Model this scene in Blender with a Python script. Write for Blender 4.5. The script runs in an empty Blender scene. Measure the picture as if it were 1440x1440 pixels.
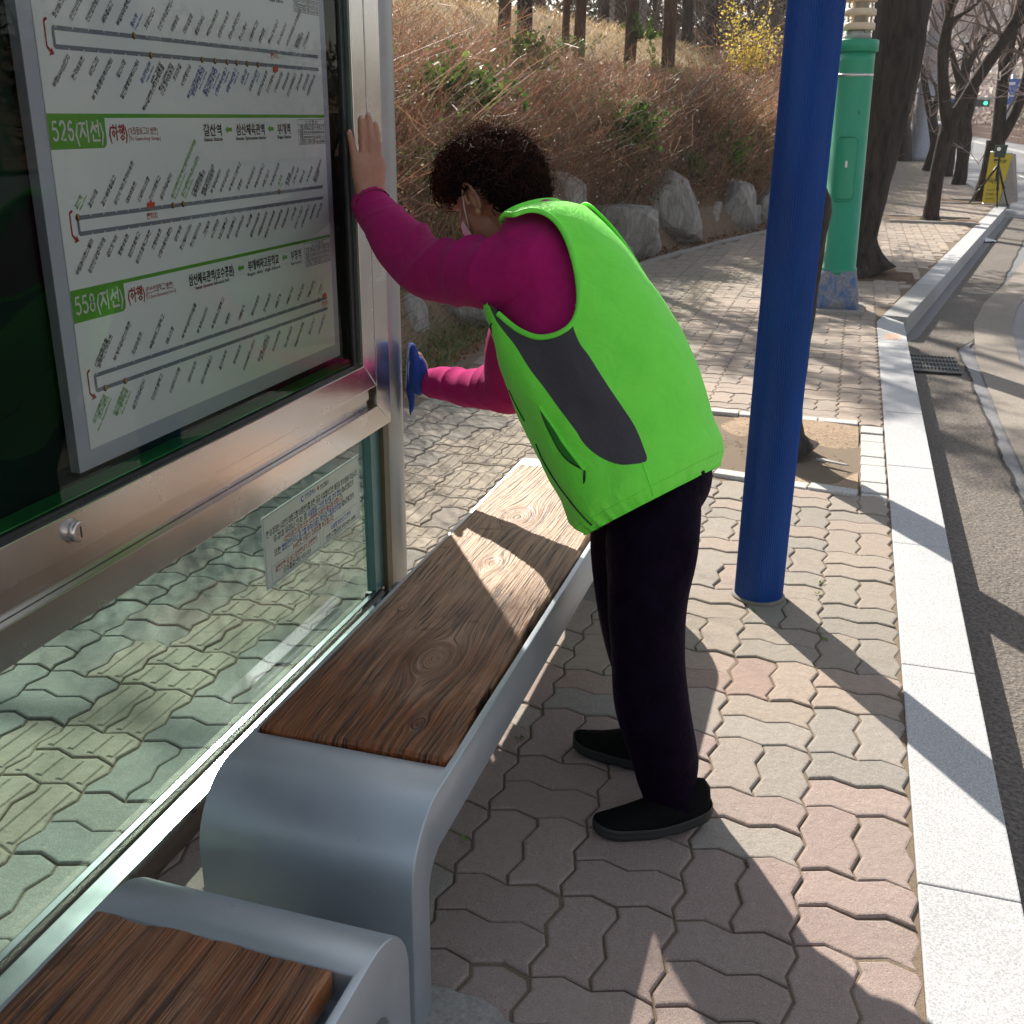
import bpy, bmesh, math, random
import numpy as np
from mathutils import Vector, Matrix, noise

# ------------------------------------------------------------------ camera, world, sun, exposure
scene = bpy.context.scene
COL = scene.collection
CAM_H = 1.5
_V = np.array([-40., 4054., 1506.5]); _F = np.array([492., -555., 1506.5])
_dn = _V / np.linalg.norm(_V); _fw = _F - _dn * (_F @ _dn); _fw /= np.linalg.norm(_fw)
_rt = np.cross(_dn, _fw); _rt *= np.sign(_rt[0])
RM = np.stack([_rt, _fw, -_dn])              # world axes as rows, in camera coordinates (x right, y down, z ahead)
cam_data = bpy.data.cameras.new('camera'); cam = bpy.data.objects.new('camera', cam_data); COL.objects.link(cam)
cam_data.sensor_width = 36; cam_data.sensor_fit = 'HORIZONTAL'; cam_data.lens = 1506.5 / 1440 * 36
cam_data.clip_start = 0.05; cam_data.clip_end = 3000
cam_data.dof.use_dof = True; cam_data.dof.focus_distance = 2.6; cam_data.dof.aperture_fstop = 18
_m = Matrix.Identity(4)
for _r in range(3):
    _m[_r][0] = RM[_r][0]; _m[_r][1] = -RM[_r][1]; _m[_r][2] = -RM[_r][2]
_m[2][3] = CAM_H
cam.matrix_world = _m
scene.camera = cam

SUN_EL = math.radians(34.5); SUN_AZ = math.atan2(-.555, .832)      # from +Y towards +X
sun_dir = Vector((math.sin(SUN_AZ) * math.cos(SUN_EL), math.cos(SUN_AZ) * math.cos(SUN_EL), math.sin(SUN_EL)))
sun_data = bpy.data.lights.new('sun', 'SUN'); sun_data.energy = 5.0; sun_data.angle = math.radians(.53); sun_data.color = (1, .925, .81)
sun = bpy.data.objects.new('sun', sun_data); COL.objects.link(sun)
sun.rotation_euler = sun_dir.to_track_quat('Z', 'Y').to_euler(); sun.location = sun_dir * 50
world = bpy.data.worlds.new('World'); scene.world = world; world.use_nodes = True
_nt = world.node_tree; _nt.nodes.clear()
_sky = _nt.nodes.new('ShaderNodeTexSky'); _sky.sky_type = 'NISHITA'; _sky.sun_disc = False
_sky.sun_elevation = SUN_EL; _sky.sun_rotation = SUN_AZ; _sky.air_density = 1.0; _sky.dust_density = 1.0; _sky.ozone_density = 1.0
_bg = _nt.nodes.new('ShaderNodeBackground'); _bg.inputs['Strength'].default_value = .105
_o = _nt.nodes.new('ShaderNodeOutputWorld')
_hs = _nt.nodes.new('ShaderNodeHueSaturation'); _hs.inputs['Saturation'].default_value = .55; _nt.links.new(_sky.outputs[0], _hs.inputs['Color']); _wm = _nt.nodes.new('ShaderNodeMix'); _wm.data_type = 'RGBA'; _wm.blend_type = 'MULTIPLY'; _wm.inputs[0].default_value = 1; _wm.inputs[7].default_value = (1, .965, .90, 1); _nt.links.new(_hs.outputs[0], _wm.inputs[6]); _nt.links.new(_wm.outputs[2], _bg.inputs[0]); _nt.links.new(_bg.outputs[0], _o.inputs[0])
scene.view_settings.view_transform = 'Standard'; scene.view_settings.look = 'None'
scene.view_settings.gamma = 1; scene.view_settings.exposure = .95
scene.view_settings.use_curve_mapping = False
scene.render.engine = 'CYCLES'
scene.cycles.max_bounces = 8; scene.cycles.transparent_max_bounces = 12

# ------------------------------------------------------------------ pixel measurements -> points of the place (photograph is 1440 px)
def ray(px, py):
    return RM @ np.array([px - 720., py - 720., 1506.5])
def atz(px, py, z=0.):
    d = ray(px, py); t = (z - CAM_H) / d[2]; return Vector((t * d[0], t * d[1], z))
def aty(px, py, y):
    d = ray(px, py); t = y / d[1]; return Vector((t * d[0], y, CAM_H + t * d[2]))
def atx(px, py, x):
    d = ray(px, py); t = x / d[0]; return Vector((x, t * d[1], CAM_H + t * d[2]))
def atpl(px, py, p0, n):
    d = Vector(ray(px, py)); c = Vector((0, 0, CAM_H)); t = (p0 - c).dot(n) / d.dot(n); return c + d * t

# ------------------------------------------------------------------ helpers
rnd = random.Random(7); RS = np.random.RandomState(11)
def tag(o, label=None, cat=None, group=None, kind=None):
    if label: o['label'] = label
    if cat: o['category'] = cat
    if group: o['group'] = group
    if kind: o['kind'] = kind
    return o
def empty(name, loc=(0, 0, 0), label=None, cat=None, group=None):
    o = bpy.data.objects.new(name, None); COL.objects.link(o); o.location = loc; o.empty_display_size = .1
    return tag(o, label, cat, group)
def link(name, me, parent=None):
    o = bpy.data.objects.new(name, me); COL.objects.link(o)
    if parent is not None:
        o.parent = parent
        # geometry is given in world coordinates: undo the parent's place
        o.matrix_parent_inverse = Matrix.Translation(parent.matrix_basis.translation).inverted() if parent.type == 'EMPTY' else Matrix.Identity(4)
    return o
def kids(o): return [c for c in bpy.data.objects if c.parent == o]
def copy_tree(o, label=None):
    def rec(s, par):
        c = s.copy(); COL.objects.link(c)
        if par is not None: c.parent = par
        for ch in [x for x in ALLOBJ if x.parent == s]: rec(ch, c)
        return c
    ALLOBJ = list(bpy.data.objects)
    c = rec(o, None)
    if label: c['label'] = label
    return c
def np_mesh(name, V, F, mats=(), smooth=False, mi=None, col=None, attrs=None, uv=None):
    """V (n,3); F a list of arrays of equal-length faces, or a python list of tuples"""
    me = bpy.data.meshes.new(name)
    V = np.asarray(V, dtype=np.float32).reshape(-1, 3)
    if isinstance(F, np.ndarray): F = [F]
    if len(F) and isinstance(F[0], np.ndarray):
        tot = sum(f.size for f in F); nf = sum(len(f) for f in F)
        me.vertices.add(len(V)); me.vertices.foreach_set('co', V.ravel())
        me.loops.add(tot); me.polygons.add(nf)
        li = np.concatenate([f.ravel() for f in F]).astype(np.int32); me.loops.foreach_set('vertex_index', li)
        st = []; s = 0
        for f in F:
            st.append(s + np.arange(len(f)) * f.shape[1]); s += f.size
        me.polygons.foreach_set('loop_start', np.concatenate(st).astype(np.int32))
        me.update(calc_edges=True)
    else:
        me.from_pydata(V.tolist(), [], [tuple(f) for f in F]); me.update()
    for m in (mats if isinstance(mats, (list, tuple)) else [mats]): me.materials.append(m)
    if mi is not None: me.polygons.foreach_set('material_index', np.asarray(mi, dtype=np.int32))
    if smooth: me.polygons.foreach_set('use_smooth', np.ones(len(me.polygons), dtype=bool))
    if col is not None:
        a = me.color_attributes.new('Col', 'FLOAT_COLOR', 'POINT')
        c = np.ones((len(V), 4), dtype=np.float32); c[:, :3] = col; a.data.foreach_set('color', c.ravel())
    for k, v in (attrs or {}).items():
        a = me.attributes.new(k, 'FLOAT', 'POINT'); a.data.foreach_set('value', np.asarray(v, dtype=np.float32))
    return me
class MB:
    """collects simple solids and links them as one mesh object"""
    def __init__(s): s.v = []; s.f = []; s.m = []; s.sm = []
    def add(s, V, F, mi=0, sm=False):
        b = len(s.v); s.v += [tuple(v) for v in V]; s.f += [tuple(i + b for i in f) for f in F]; s.m += [mi] * len(F); s.sm += [sm] * len(F); return s
    def box(s, lo, hi, mi=0, M=None):
        (a, b, c), (d, e, f) = lo, hi
        V = [Vector(p) for p in ((a, b, c), (d, b, c), (d, e, c), (a, e, c), (a, b, f), (d, b, f), (d, e, f), (a, e, f))]
        if M is not None: V = [M @ v for v in V]
        return s.add(V, [(0, 3, 2, 1), (4, 5, 6, 7), (0, 1, 5, 4), (1, 2, 6, 5), (2, 3, 7, 6), (3, 0, 4, 7)], mi)
    def prism(s, poly, axis, a, b, mi=0, M=None):
        """poly of 2D points extruded along axis ('x','y','z') from a to b"""
        def mk(p, t): return Vector({'x': (t, p[0], p[1]), 'y': (p[0], t, p[1]), 'z': (p[0], p[1], t)}[axis])
        n = len(poly); V = [mk(p, a) for p in poly] + [mk(p, b) for p in poly]
        if M is not None: V = [M @ v for v in V]
        F = [tuple(range(n))[::-1], tuple(range(n, 2 * n))] + [(i, (i + 1) % n, n + (i + 1) % n, n + i) for i in range(n)]
        return s.add(V, F, mi)
    def tube(s, pts, rads, n=10, mi=0, sm=True, cap=True, flat=None):
        pts = [Vector(p) for p in pts]
        if not isinstance(rads, (list, tuple)): rads = [rads] * len(pts)
        V = []; up = None
        for i, p in enumerate(pts):
            t = (pts[min(i + 1, len(pts) - 1)] - pts[max(i - 1, 0)]).normalized()
            if up is None: up = t.orthogonal().normalized()
            up = (up - t * up.dot(t)).normalized(); w = t.cross(up)
            for k in range(n):
                a = 2 * math.pi * k / n; V.append(p + (up * math.cos(a) + w * math.sin(a)) * rads[i])
        F = [(i * n + k, i * n + (k + 1) % n, (i + 1) * n + (k + 1) % n, (i + 1) * n + k) for i in range(len(pts) - 1) for k in range(n)]
        s.add(V, F, mi, sm)
        if cap:
            b = len(s.v) - len(V)
            s.f += [tuple(b + k for k in range(n))[::-1], tuple(b + (len(pts) - 1) * n + k for k in range(n))]; s.m += [mi] * 2; s.sm += [False] * 2
        return s
    def lathe(s, prof, c=(0, 0, 0), n=32, mi=0, sm=True):
        return s.tube([(c[0], c[1], c[2] + z) for r, z in prof], [max(r, 1e-4) for r, z in prof], n, mi, sm) if len(prof) > 1 else s
    def build(s, name, mats, parent=None, bevel=0, seg=2, sharp=None):
        me = bpy.data.meshes.new(name); me.from_pydata(s.v, [], s.f); me.update()
        for m in (mats if isinstance(mats, (list, tuple)) else [mats]): me.materials.append(m)
        me.polygons.foreach_set('material_index', s.m); me.polygons.foreach_set('use_smooth', s.sm)
        if bevel:
            bm = bmesh.new(); bm.from_mesh(me)
            es = [e for e in bm.edges if len(e.link_faces) == 2 and e.calc_face_angle(0) > .6]
            bmesh.ops.bevel(bm, geom=es, offset=bevel, segments=seg, affect='EDGES', profile=.6)
            bm.to_mesh(me); bm.free()
        return link(name, me, parent)
def grid_faces(nu, nv, closed_v=False):
    """faces of a (nu x nv) vertex grid, row-major, optionally closed in v"""
    i = np.arange(nu - 1)[:, None]; j = np.arange(nv if closed_v else nv - 1)[None, :]; j2 = (j + 1) % nv
    return np.stack([i * nv + j, i * nv + j2, (i + 1) * nv + j2, (i + 1) * nv + j], -1).reshape(-1, 4)
def ribbons(P, W, N=None, colr=None):
    """many thin two-sided ribbons: P (n,k,3) centre lines, W (n,k) half widths; returns V,F,col"""
    n, k, _ = P.shape
    T = np.gradient(P, axis=1); T /= np.linalg.norm(T, axis=2, keepdims=True) + 1e-9
    R = RS.normal(size=(n, 1, 3)) if N is None else N[:, None, :]
    S = np.cross(T, R); S /= np.linalg.norm(S, axis=2, keepdims=True) + 1e-9
    A = P + S * W[..., None]; B = P - S * W[..., None]
    V = np.stack([A, B], 2).reshape(-1, 3)
    base = (np.arange(n) * k * 2)[:, None] + (np.arange(k - 1) * 2)[None]
    F = np.stack([base, base + 1, base + 3, base + 2], -1).reshape(-1, 4)
    C = None if colr is None else np.repeat(colr, k * 2, axis=0)
    return V, F, C
def quads(P, size, tilt=None, colr=None, aspect=1.0):
    """many small leaf quads at P (n,3)"""
    n = len(P); A = RS.normal(size=(n, 3)); A /= np.linalg.norm(A, axis=1, keepdims=True)
    B = np.cross(A, RS.normal(size=(n, 3))); B /= np.linalg.norm(B, axis=1, keepdims=True)
    s = np.asarray(size).reshape(-1, 1) * np.ones((n, 1))
    V = np.stack([P - A * s, P + B * s * .5 * aspect, P + A * s, P - B * s * .5 * aspect], 1).reshape(-1, 3)
    F = np.arange(n * 4).reshape(-1, 4)
    return V, F, (None if colr is None else np.repeat(colr, 4, axis=0))
_TC = bpy.data.curves.new('t', 'FONT'); _TO = bpy.data.objects.new('t', _TC); _TC.resolution_u = 1
_GL = {}
def _raw(body, bold):
    _TC.body = body; _TC.size = 1.; _TC.offset = bold; me = _TO.to_mesh()
    V = np.zeros(len(me.vertices) * 3, dtype=np.float32); me.vertices.foreach_get('co', V); V = V.reshape(-1, 3)
    F = [tuple(p.vertices) for p in me.polygons]; _TO.to_mesh_clear(); return V, F
_BARX = _raw('|', 0.)[0][:, 0].max()
def glyph(c, bold):
    k = (c, bold)
    if k not in _GL:
        V, F = _raw(c, bold) if c.strip() else (np.zeros((0, 3), dtype=np.float32), [])
        _GL[k] = (V, F, float(_raw(c + '|', 0.)[0][:, 0].max() - _BARX))
    return _GL[k]
# Hangul letters drawn as strokes in a unit box, put together into syllable blocks (small print only)
_O = [(.5 + .42 * math.cos(a), .5 + .42 * math.sin(a)) for a in np.linspace(0, 2 * math.pi, 9)]
_JM = {'ㄱ': [[(.08, .9), (.9, .9), (.84, .1)]], 'ㄴ': [[(.1, .95), (.1, .12), (.95, .12)]], 'ㄷ': [[(.92, .9), (.1, .9), (.1, .1), (.95, .1)]],
 'ㄹ': [[(.08, .93), (.9, .93), (.9, .52), (.1, .52), (.1, .1), (.95, .1)]], 'ㅁ': [[(.1, .1), (.1, .9), (.9, .9), (.9, .1), (.1, .1)]],
 'ㅂ': [[(.1, .95), (.1, .08), (.9, .08), (.9, .95)], [(.1, .52), (.9, .52)]], 'ㅅ': [[(.5, .95), (.42, .55), (.05, .05)], [(.46, .6), (.95, .05)]],
 'ㅇ': [_O], 'ㅈ': [[(.08, .9), (.92, .9)], [(.52, .9), (.42, .5), (.05, .05)], [(.46, .55), (.95, .05)]], 'ㅊ': [[(.5, 1.), (.5, .86)], [(.08, .78), (.92, .78)], [(.52, .78), (.42, .42), (.05, .03)], [(.46, .48), (.95, .03)]],
 'ㅋ': [[(.08, .9), (.9, .9), (.84, .1)], [(.1, .5), (.86, .54)]], 'ㅌ': [[(.92, .92), (.1, .92), (.1, .08), (.95, .08)], [(.1, .5), (.88, .5)]],
 'ㅍ': [[(.05, .9), (.95, .9)], [(.05, .1), (.95, .1)], [(.32, .9), (.32, .1)], [(.68, .9), (.68, .1)]], 'ㅎ': [[(.35, 1.), (.65, 1.)], [(.05, .8), (.95, .8)], [(.5 + (x - .5) * .8, .3 + (y - .5) * .66) for x, y in _O]]}
for d_, b_ in (('ㄲ', 'ㄱ'), ('ㄸ', 'ㄷ'), ('ㅃ', 'ㅂ'), ('ㅆ', 'ㅅ'), ('ㅉ', 'ㅈ')): _JM[d_] = [[(x * .45 + o, y) for x, y in st] for o in (0, .52) for st in _JM[b_]]
_CHO = 'ㄱㄲㄴㄷㄸㄹㅁㅂㅃㅅㅆㅇㅈㅉㅊㅋㅌㅍㅎ'; _JON = ['', 'ㄱ', 'ㄲ', 'ㄱㅅ', 'ㄴ', 'ㄴㅈ', 'ㄴㅎ', 'ㄷ', 'ㄹ', 'ㄹㄱ', 'ㄹㅁ', 'ㄹㅂ', 'ㄹㅅ', 'ㄹㅌ', 'ㄹㅍ', 'ㄹㅎ', 'ㅁ', 'ㅂ', 'ㅂㅅ', 'ㅅ', 'ㅆ', 'ㅇ', 'ㅈ', 'ㅊ', 'ㅋ', 'ㅌ', 'ㅍ', 'ㅎ']
_v = lambda x, a=0., b=1.: [(x, a), (x, b)]
_h = lambda y, a=0., b=1.: [(a, y), (b, y)]
_T = lambda x0, y, x1: [(x0, y), (x1, y)]
# each vowel: standing strokes (right column, box x .62-.95) and lying strokes (low row)
_JUNG = [([_v(.70), _T(.70, .5, .95)], 0), ([_v(.62), _v(.88), _T(.62, .5, .88)], 0), ([_v(.70), _T(.70, .62, .95), _T(.70, .38, .95)], 0), ([_v(.62), _v(.88), _T(.62, .6, .88), _T(.62, .4, .88)], 0),
 ([_v(.85), _T(.60, .5, .85)], 0), ([_v(.74), _v(.94), _T(.56, .5, .74)], 0), ([_v(.85), _T(.60, .62, .85), _T(.60, .38, .85)], 0), ([_v(.74), _v(.94), _T(.56, .62, .74), _T(.56, .38, .74)], 0),
 ([], 1), ([_v(.74), _T(.74, .5, .96)], 1), ([_v(.70), _v(.92), _T(.70, .5, .92)], 1), ([_v(.84)], 1), ([], 2), ([], 3), ([_v(.84), _T(.62, .42, .84)], 3), ([_v(.72), _v(.94), _T(.58, .42, .72)], 3), ([_v(.84)], 3), ([], 4), ([], 5), ([_v(.84)], 5), ([_v(.84)], 0)]
_SY = {}
def syllable(c, w):
    if (c, w) in _SY: return _SY[c, w]
    k = ord(c) - 0xAC00; cho = _CHO[k // 588]; ju = k % 588 // 28; jon = _JON[k % 28]; st, lie = _JUNG[ju]; S = []
    y0 = .36 if jon else -.04; H = .86 - y0
    vert = bool(st)
    for s_ in st: S.append([(x * .92, y0 + y * H) for x, y in s_])
    cw = .50 if vert else .80; cx = .03 if vert else .06
    ch = H * (.50 if lie else .92); cy = y0 + (H - ch) * (1. if lie else .5)
    for s_ in _JM[cho]: S.append([(cx + x * cw, cy + y * ch) for x, y in s_])
    if lie:
        b = y0 + H * (.12 if lie in (1, 2, 5) else .30); x0, x1 = (0., .60) if vert else (0., .92); m = (x0 + x1) / 2; S.append([(x0, b), (x1, b)]); t = H * .22
        if lie == 1: S.append([(m, b), (m, b + t)])
        if lie == 2: S += [[(m - .14, b), (m - .14, b + t)], [(m + .14, b), (m + .14, b + t)]]
        if lie == 3: S.append([(m, b), (m, b - t)])
        if lie == 4: S += [[(m - .14, b), (m - .14, b - t)], [(m + .14, b), (m + .14, b - t)]]
    if jon:
        n = len(jon)
        for i, j in enumerate(jon):
            for s_ in _JM[j]: S.append([(.10 + (x + i) * .74 / n, -.06 + y * .32) for x, y in s_])
    V = []; F = []
    for s_ in S:
        for (ax, ay), (bx_, by_) in zip(s_, s_[1:]):
            dx, dy = bx_ - ax, by_ - ay; L = math.hypot(dx, dy) + 1e-9; ux, uy = dx / L * w * .8, dy / L * w * .8; nx_, ny_ = -dy / L * w, dx / L * w; k_ = len(V)
            V += [(ax - ux + nx_, ay - uy + ny_, 0), (ax - ux - nx_, ay - uy - ny_, 0), (bx_ + ux - nx_, by_ + uy - ny_, 0), (bx_ + ux + nx_, by_ + uy + ny_, 0)]; F.append((k_, k_ + 1, k_ + 2, k_ + 3))
    _SY[c, w] = (np.array(V), F, .98); return _SY[c, w]
_DG = {'0': [[(.5 + .36 * math.cos(a), .5 + .46 * math.sin(a)) for a in np.linspace(0, 2 * math.pi, 15)]], '1': [[(.25, .78), (.55, .96), (.55, .04)]], '2': [[(.14, .74), (.2, .9), (.38, .97), (.62, .96), (.82, .82), (.82, .62), (.14, .05), (.88, .05)]],
 '5': [[(.82, .95), (.24, .95), (.18, .54), (.40, .62), (.64, .60), (.84, .44), (.86, .26), (.72, .09), (.48, .03), (.26, .07), (.13, .18)]], '6': [[(.80, .88), (.62, .97), (.42, .95), (.24, .80), (.15, .5), (.17, .24), (.30, .07), (.5, .03), (.72, .09), (.86, .28), (.82, .47), (.66, .59), (.44, .58), (.25, .48), (.16, .34)]],
 '7': [[(.12, .95), (.88, .95), (.42, .04)]], '8': [[(.5 + .30 * math.cos(a), .74 + .22 * math.sin(a)) for a in np.linspace(0, 2 * math.pi, 13)], [(.5 + .36 * math.cos(a), .27 + .25 * math.sin(a)) for a in np.linspace(0, 2 * math.pi, 13)]]}
def digit(c):
    V = []; F = []; w = .048 if c == '8' else .058 if c in '65' else .068
    for s_ in _DG[c]:
        P_ = [Vector((x * .53 + .03, y * .80, 0)) for x, y in s_]; m = len(P_); closed = (P_[0] - P_[-1]).length < 1e-6; b = len(V)
        for i, p in enumerate(P_):
            a_ = P_[i - 1] if i > 0 else (P_[-2] if closed else p); c_ = P_[i + 1] if i < m - 1 else (P_[1] if closed else p); t = (c_ - a_).normalized(); n_ = Vector((-t.y, t.x, 0)) * w; V += [tuple(p + n_), tuple(p - n_)]
        F += [(b + 2 * i, b + 2 * i + 1, b + 2 * i + 3, b + 2 * i + 2) for i in range(m - 1)]
    return np.array(V), F, .60
def text_mesh(body, size, bold=0., fine=False):
    """outline of a line of lettering as plain vertices and faces"""
    bold_ = .018 if bold > 0 else 0.; x = 0.; VV = []; FF = []; n = 0
    for c in body:
        V, F, adv = digit(c) if fine and c in _DG else glyph(c, bold_) if fine or not '가' <= c <= '힣' else syllable(c, .050 if bold > 0 else .042)
        if len(V): VV.append(V * size + np.array([x, 0, 0])); FF += [tuple(i + n for i in f) for f in F]; n += len(V)
        x += adv * size
    return (np.concatenate(VV) if VV else np.zeros((0, 3))), FF
def remesh(objs_mb, name, mats, voxel, parent=None, smooth_it=4, sfac=.5, disp=None):
    """joins overlapping closed solids into one continuous skin"""
    me = bpy.data.meshes.new(name); me.from_pydata(objs_mb.v, [], objs_mb.f); me.update()
    ob = bpy.data.objects.new(name, me); COL.objects.link(ob)
    md = ob.modifiers.new('r', 'REMESH'); md.mode = 'VOXEL'; md.voxel_size = voxel; md.use_smooth_shade = True
    ms = ob.modifiers.new('s', 'SMOOTH'); ms.factor = sfac; ms.iterations = smooth_it
    dg = bpy.context.evaluated_depsgraph_get(); m2 = bpy.data.meshes.new_from_object(ob.evaluated_get(dg))
    bpy.data.objects.remove(ob); bpy.data.meshes.remove(me)
    m2.materials.clear(); m2.name = name
    for m in (mats if isinstance(mats, (list, tuple)) else [mats]): m2.materials.append(m)
    if disp:
        n = len(m2.vertices); V = np.zeros(n * 3, dtype=np.float32); m2.vertices.foreach_get('co', V); V = V.reshape(-1, 3)
        N = np.zeros(n * 3, dtype=np.float32); m2.vertices.foreach_get('normal', N); N = N.reshape(-1, 3)
        V = disp(V, N); m2.vertices.foreach_set('co', V.astype(np.float32).ravel()); m2.update()
    m2.polygons.foreach_set('use_smooth', np.ones(len(m2.polygons), dtype=bool))
    return link(name, m2, parent)
def nz(p, s=1., o=0.):
    return noise.noise(Vector((p[0] * s + o, p[1] * s + o * .7, p[2] * s - o)))
def vnoise(P, freq, seed=0, amp=1.):
    """cheap smooth numpy noise: sum of random plane waves"""
    r = np.random.RandomState(seed); out = np.zeros(len(P))
    for i in range(14):
        k = r.normal(size=P.shape[1]); k *= freq * (0.6 + r.rand()) / np.linalg.norm(k)
        out += np.sin(P @ k + r.rand() * 6.28)
    return out * amp / 3.7

# ------------------------------------------------------------------ materials
class NT:
    def __init__(s, name):
        s.m = bpy.data.materials.new(name); s.m.use_nodes = True; s.t = s.m.node_tree; s.b = s.t.nodes['Principled BSDF']; s.out = s.t.nodes['Material Output']
    def n(s, typ, **kw):
        nd = s.t.nodes.new(typ)
        for k, v in kw.items():
            if k.startswith('i_'):
                key = k[2:]; key = int(key) if key.isdigit() else key.replace('_', ' ')
                nd.inputs[key].default_value = v
            else: setattr(nd, k, v)
        return nd
    def l(s, a, b): s.t.links.new(a, b)
    def coord(s, scale=(1, 1, 1), kind='Object'):
        c = s.n('ShaderNodeTexCoord'); mp = s.n('ShaderNodeMapping'); mp.inputs['Scale'].default_value = scale
        s.l(c.outputs[kind], mp.inputs[0]); return mp.outputs[0]
    def noise(s, vec, scale, detail=4, rough=.55, dist=0.):
        nd = s.n('ShaderNodeTexNoise'); nd.inputs['Scale'].default_value = scale; nd.inputs['Detail'].default_value = detail
        nd.inputs['Roughness'].default_value = rough; nd.inputs['Distortion'].default_value = dist
        s.l(vec, nd.inputs['Vector']); return nd.outputs['Fac']
    def ramp(s, fac, stops, interp='LINEAR'):
        nd = s.n('ShaderNodeValToRGB'); nd.color_ramp.interpolation = interp; e = nd.color_ramp.elements
        while len(e) < len(stops): e.new(.5)
        for i, (p, c) in enumerate(stops):
            e[i].position = p; e[i].color = (*c, 1) if isinstance(c, (tuple, list)) else (c, c, c, 1)
        s.l(fac, nd.inputs[0]); return nd.outputs[0]
    def mix(s, f, a, b, mode='MIX'):
        nd = s.n('ShaderNodeMix'); nd.data_type = 'RGBA'; nd.blend_type = mode
        for v, i in ((f, 0), (a, 6), (b, 7)):
            if hasattr(v, 'is_linked'): s.l(v, nd.inputs[i])
            elif isinstance(v, (tuple, list)): nd.inputs[i].default_value = (*v, 1)[:4]
            else: nd.inputs[i].default_value = v if i == 0 else (v, v, v, 1)
        return nd.outputs[2]
    def math(s, op, a, b=0., c=0.):
        nd = s.n('ShaderNodeMath', operation=op)
        for v, i in ((a, 0), (b, 1), (c, 2)):
            if hasattr(v, 'is_linked'): s.l(v, nd.inputs[i])
            else: nd.inputs[i].default_value = v
        return nd.outputs[0]
    def attr(s, name):
        nd = s.n('ShaderNodeAttribute', attribute_name=name); return nd
    def bump(s, h, strength=.3, dist=.01, prev=None):
        nd = s.n('ShaderNodeBump'); nd.inputs['Strength'].default_value = strength; nd.inputs['Distance'].default_value = dist
        s.l(h, nd.inputs['Height'])
        if prev is not None: s.l(prev, nd.inputs['Normal'])
        s.l(nd.outputs[0], s.b.inputs['Normal']); return nd.outputs[0]
    def set(s, **kw):
        for k, v in kw.items():
            inp = s.b.inputs[k.replace('_', ' ')]
            if hasattr(v, 'is_linked'): s.l(v, inp)
            elif isinstance(v, (tuple, list)): inp.default_value = (*v, 1)[:len(inp.default_value)]
            else: inp.default_value = v
        return s
def simple(name, col, rough=.6, metal=0., var=.15, scale=20., bump=.15, bscale=None, bdist=.002, aniso=None, **kw):
    t = NT(name); v = t.coord(aniso or (1, 1, 1))
    f = t.noise(v, scale, 5); hi = tuple(min(1, c * (1 + var)) for c in col); lo = tuple(c * (1 - var) for c in col)
    t.set(Base_Color=t.ramp(f, [(.3, lo), (.7, hi)]), Roughness=rough, Metallic=metal, **kw)
    if bump: t.bump(t.noise(v, bscale or scale * 4, 4), bump, bdist)
    return t.m
# paver: colour from the object (single blocks) or from a colour attribute (joined blocks)
def paver_mat(name, joined):
    t = NT(name)
    v = t.coord((1, 1, 1))
    base = t.attr('Col').outputs['Color'] if joined else t.n('ShaderNodeObjectInfo').outputs['Color']
    geo = t.n('ShaderNodeNewGeometry').outputs['Position']
    big = t.noise(geo, 3.1, 4, .6); fine = t.noise(geo, 330, 2, .7); mid = t.noise(geo, 38, 4, .65)
    c = t.mix(t.math('MULTIPLY', big, .45), base, (.30, .27, .23))
    c = t.mix(t.ramp(mid, [(.35, 0.), (.75, .4)]), c, (.23, .185, .16))
    # grit: light and dark grains of the concrete face
    c = t.mix(t.ramp(fine, [(.58, 0.), (.70, .5)]), c, (.58, .55, .50))
    c = t.mix(t.ramp(fine, [(.30, .65), (.42, 0.)]), c, (.10, .09, .08))
    # scattered dark gum spots
    vo = t.n('ShaderNodeTexVoronoi', feature='F1'); vo.inputs['Scale'].default_value = 2.6; t.l(geo, vo.inputs['Vector'])
    wob = t.math('ADD', vo.outputs['Distance'], t.math('MULTIPLY', mid, .035))
    spot = t.ramp(wob, [(.058, .75), (.066, 0.)])
    c = t.mix(spot, c, (.085, .085, .085))
    t.set(Base_Color=c, Roughness=.82)
    t.b.inputs['Specular IOR Level'].default_value = .35
    h = t.math('ADD', t.math('MULTIPLY', fine, .5), t.math('MULTIPLY', mid, 1.2))
    t.bump(h, .85, .003)
    return t.m
M_PAVER = paver_mat('paver_concrete', False); M_PAVERJ = paver_mat('paver_concrete_far', True)
def granular(name, lo, hi, scale, rough=.85, bump=.6, dist=.004, spots=None):
    t = NT(name); geo = t.n('ShaderNodeNewGeometry').outputs['Position']
    f = t.noise(geo, scale, 3, .7); b = t.noise(geo, 1.4, 5, .6)
    c = t.ramp(f, [(.3, lo), (.7, hi)])
    c = t.mix(t.math('MULTIPLY', b, .5), c, tuple(x * .62 for x in lo), 'MIX')
    t.set(Base_Color=c, Roughness=rough); t.b.inputs['Specular IOR Level'].default_value = .3
    t.bump(t.math('ADD', f, t.math('MULTIPLY', t.noise(geo, scale * .16, 4), 1.5)), bump, dist)
    return t.m
M_GRANITE = granular('pale_granite', (.30, .31, .33), (.78, .78, .79), 210, .75, .5, .0015)
M_GRANITE2 = granular('grey_granite', (.30, .30, .30), (.6, .58, .55), 260, .75, .4, .0015)
M_ASPH = granular('asphalt', (.12, .12, .13), (.26, .26, .275), 160, .8, .8, .004)
for _m in (M_ASPH,): _b = _m.node_tree.nodes['Principled BSDF']; _b.inputs['Specular IOR Level'].default_value = .6; _b.inputs['Roughness'].default_value = .55
M_GUTTER = granular('coarse_asphalt', (.085, .075, .066), (.31, .27, .235), 62, .85, 1.0, .012)
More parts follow.
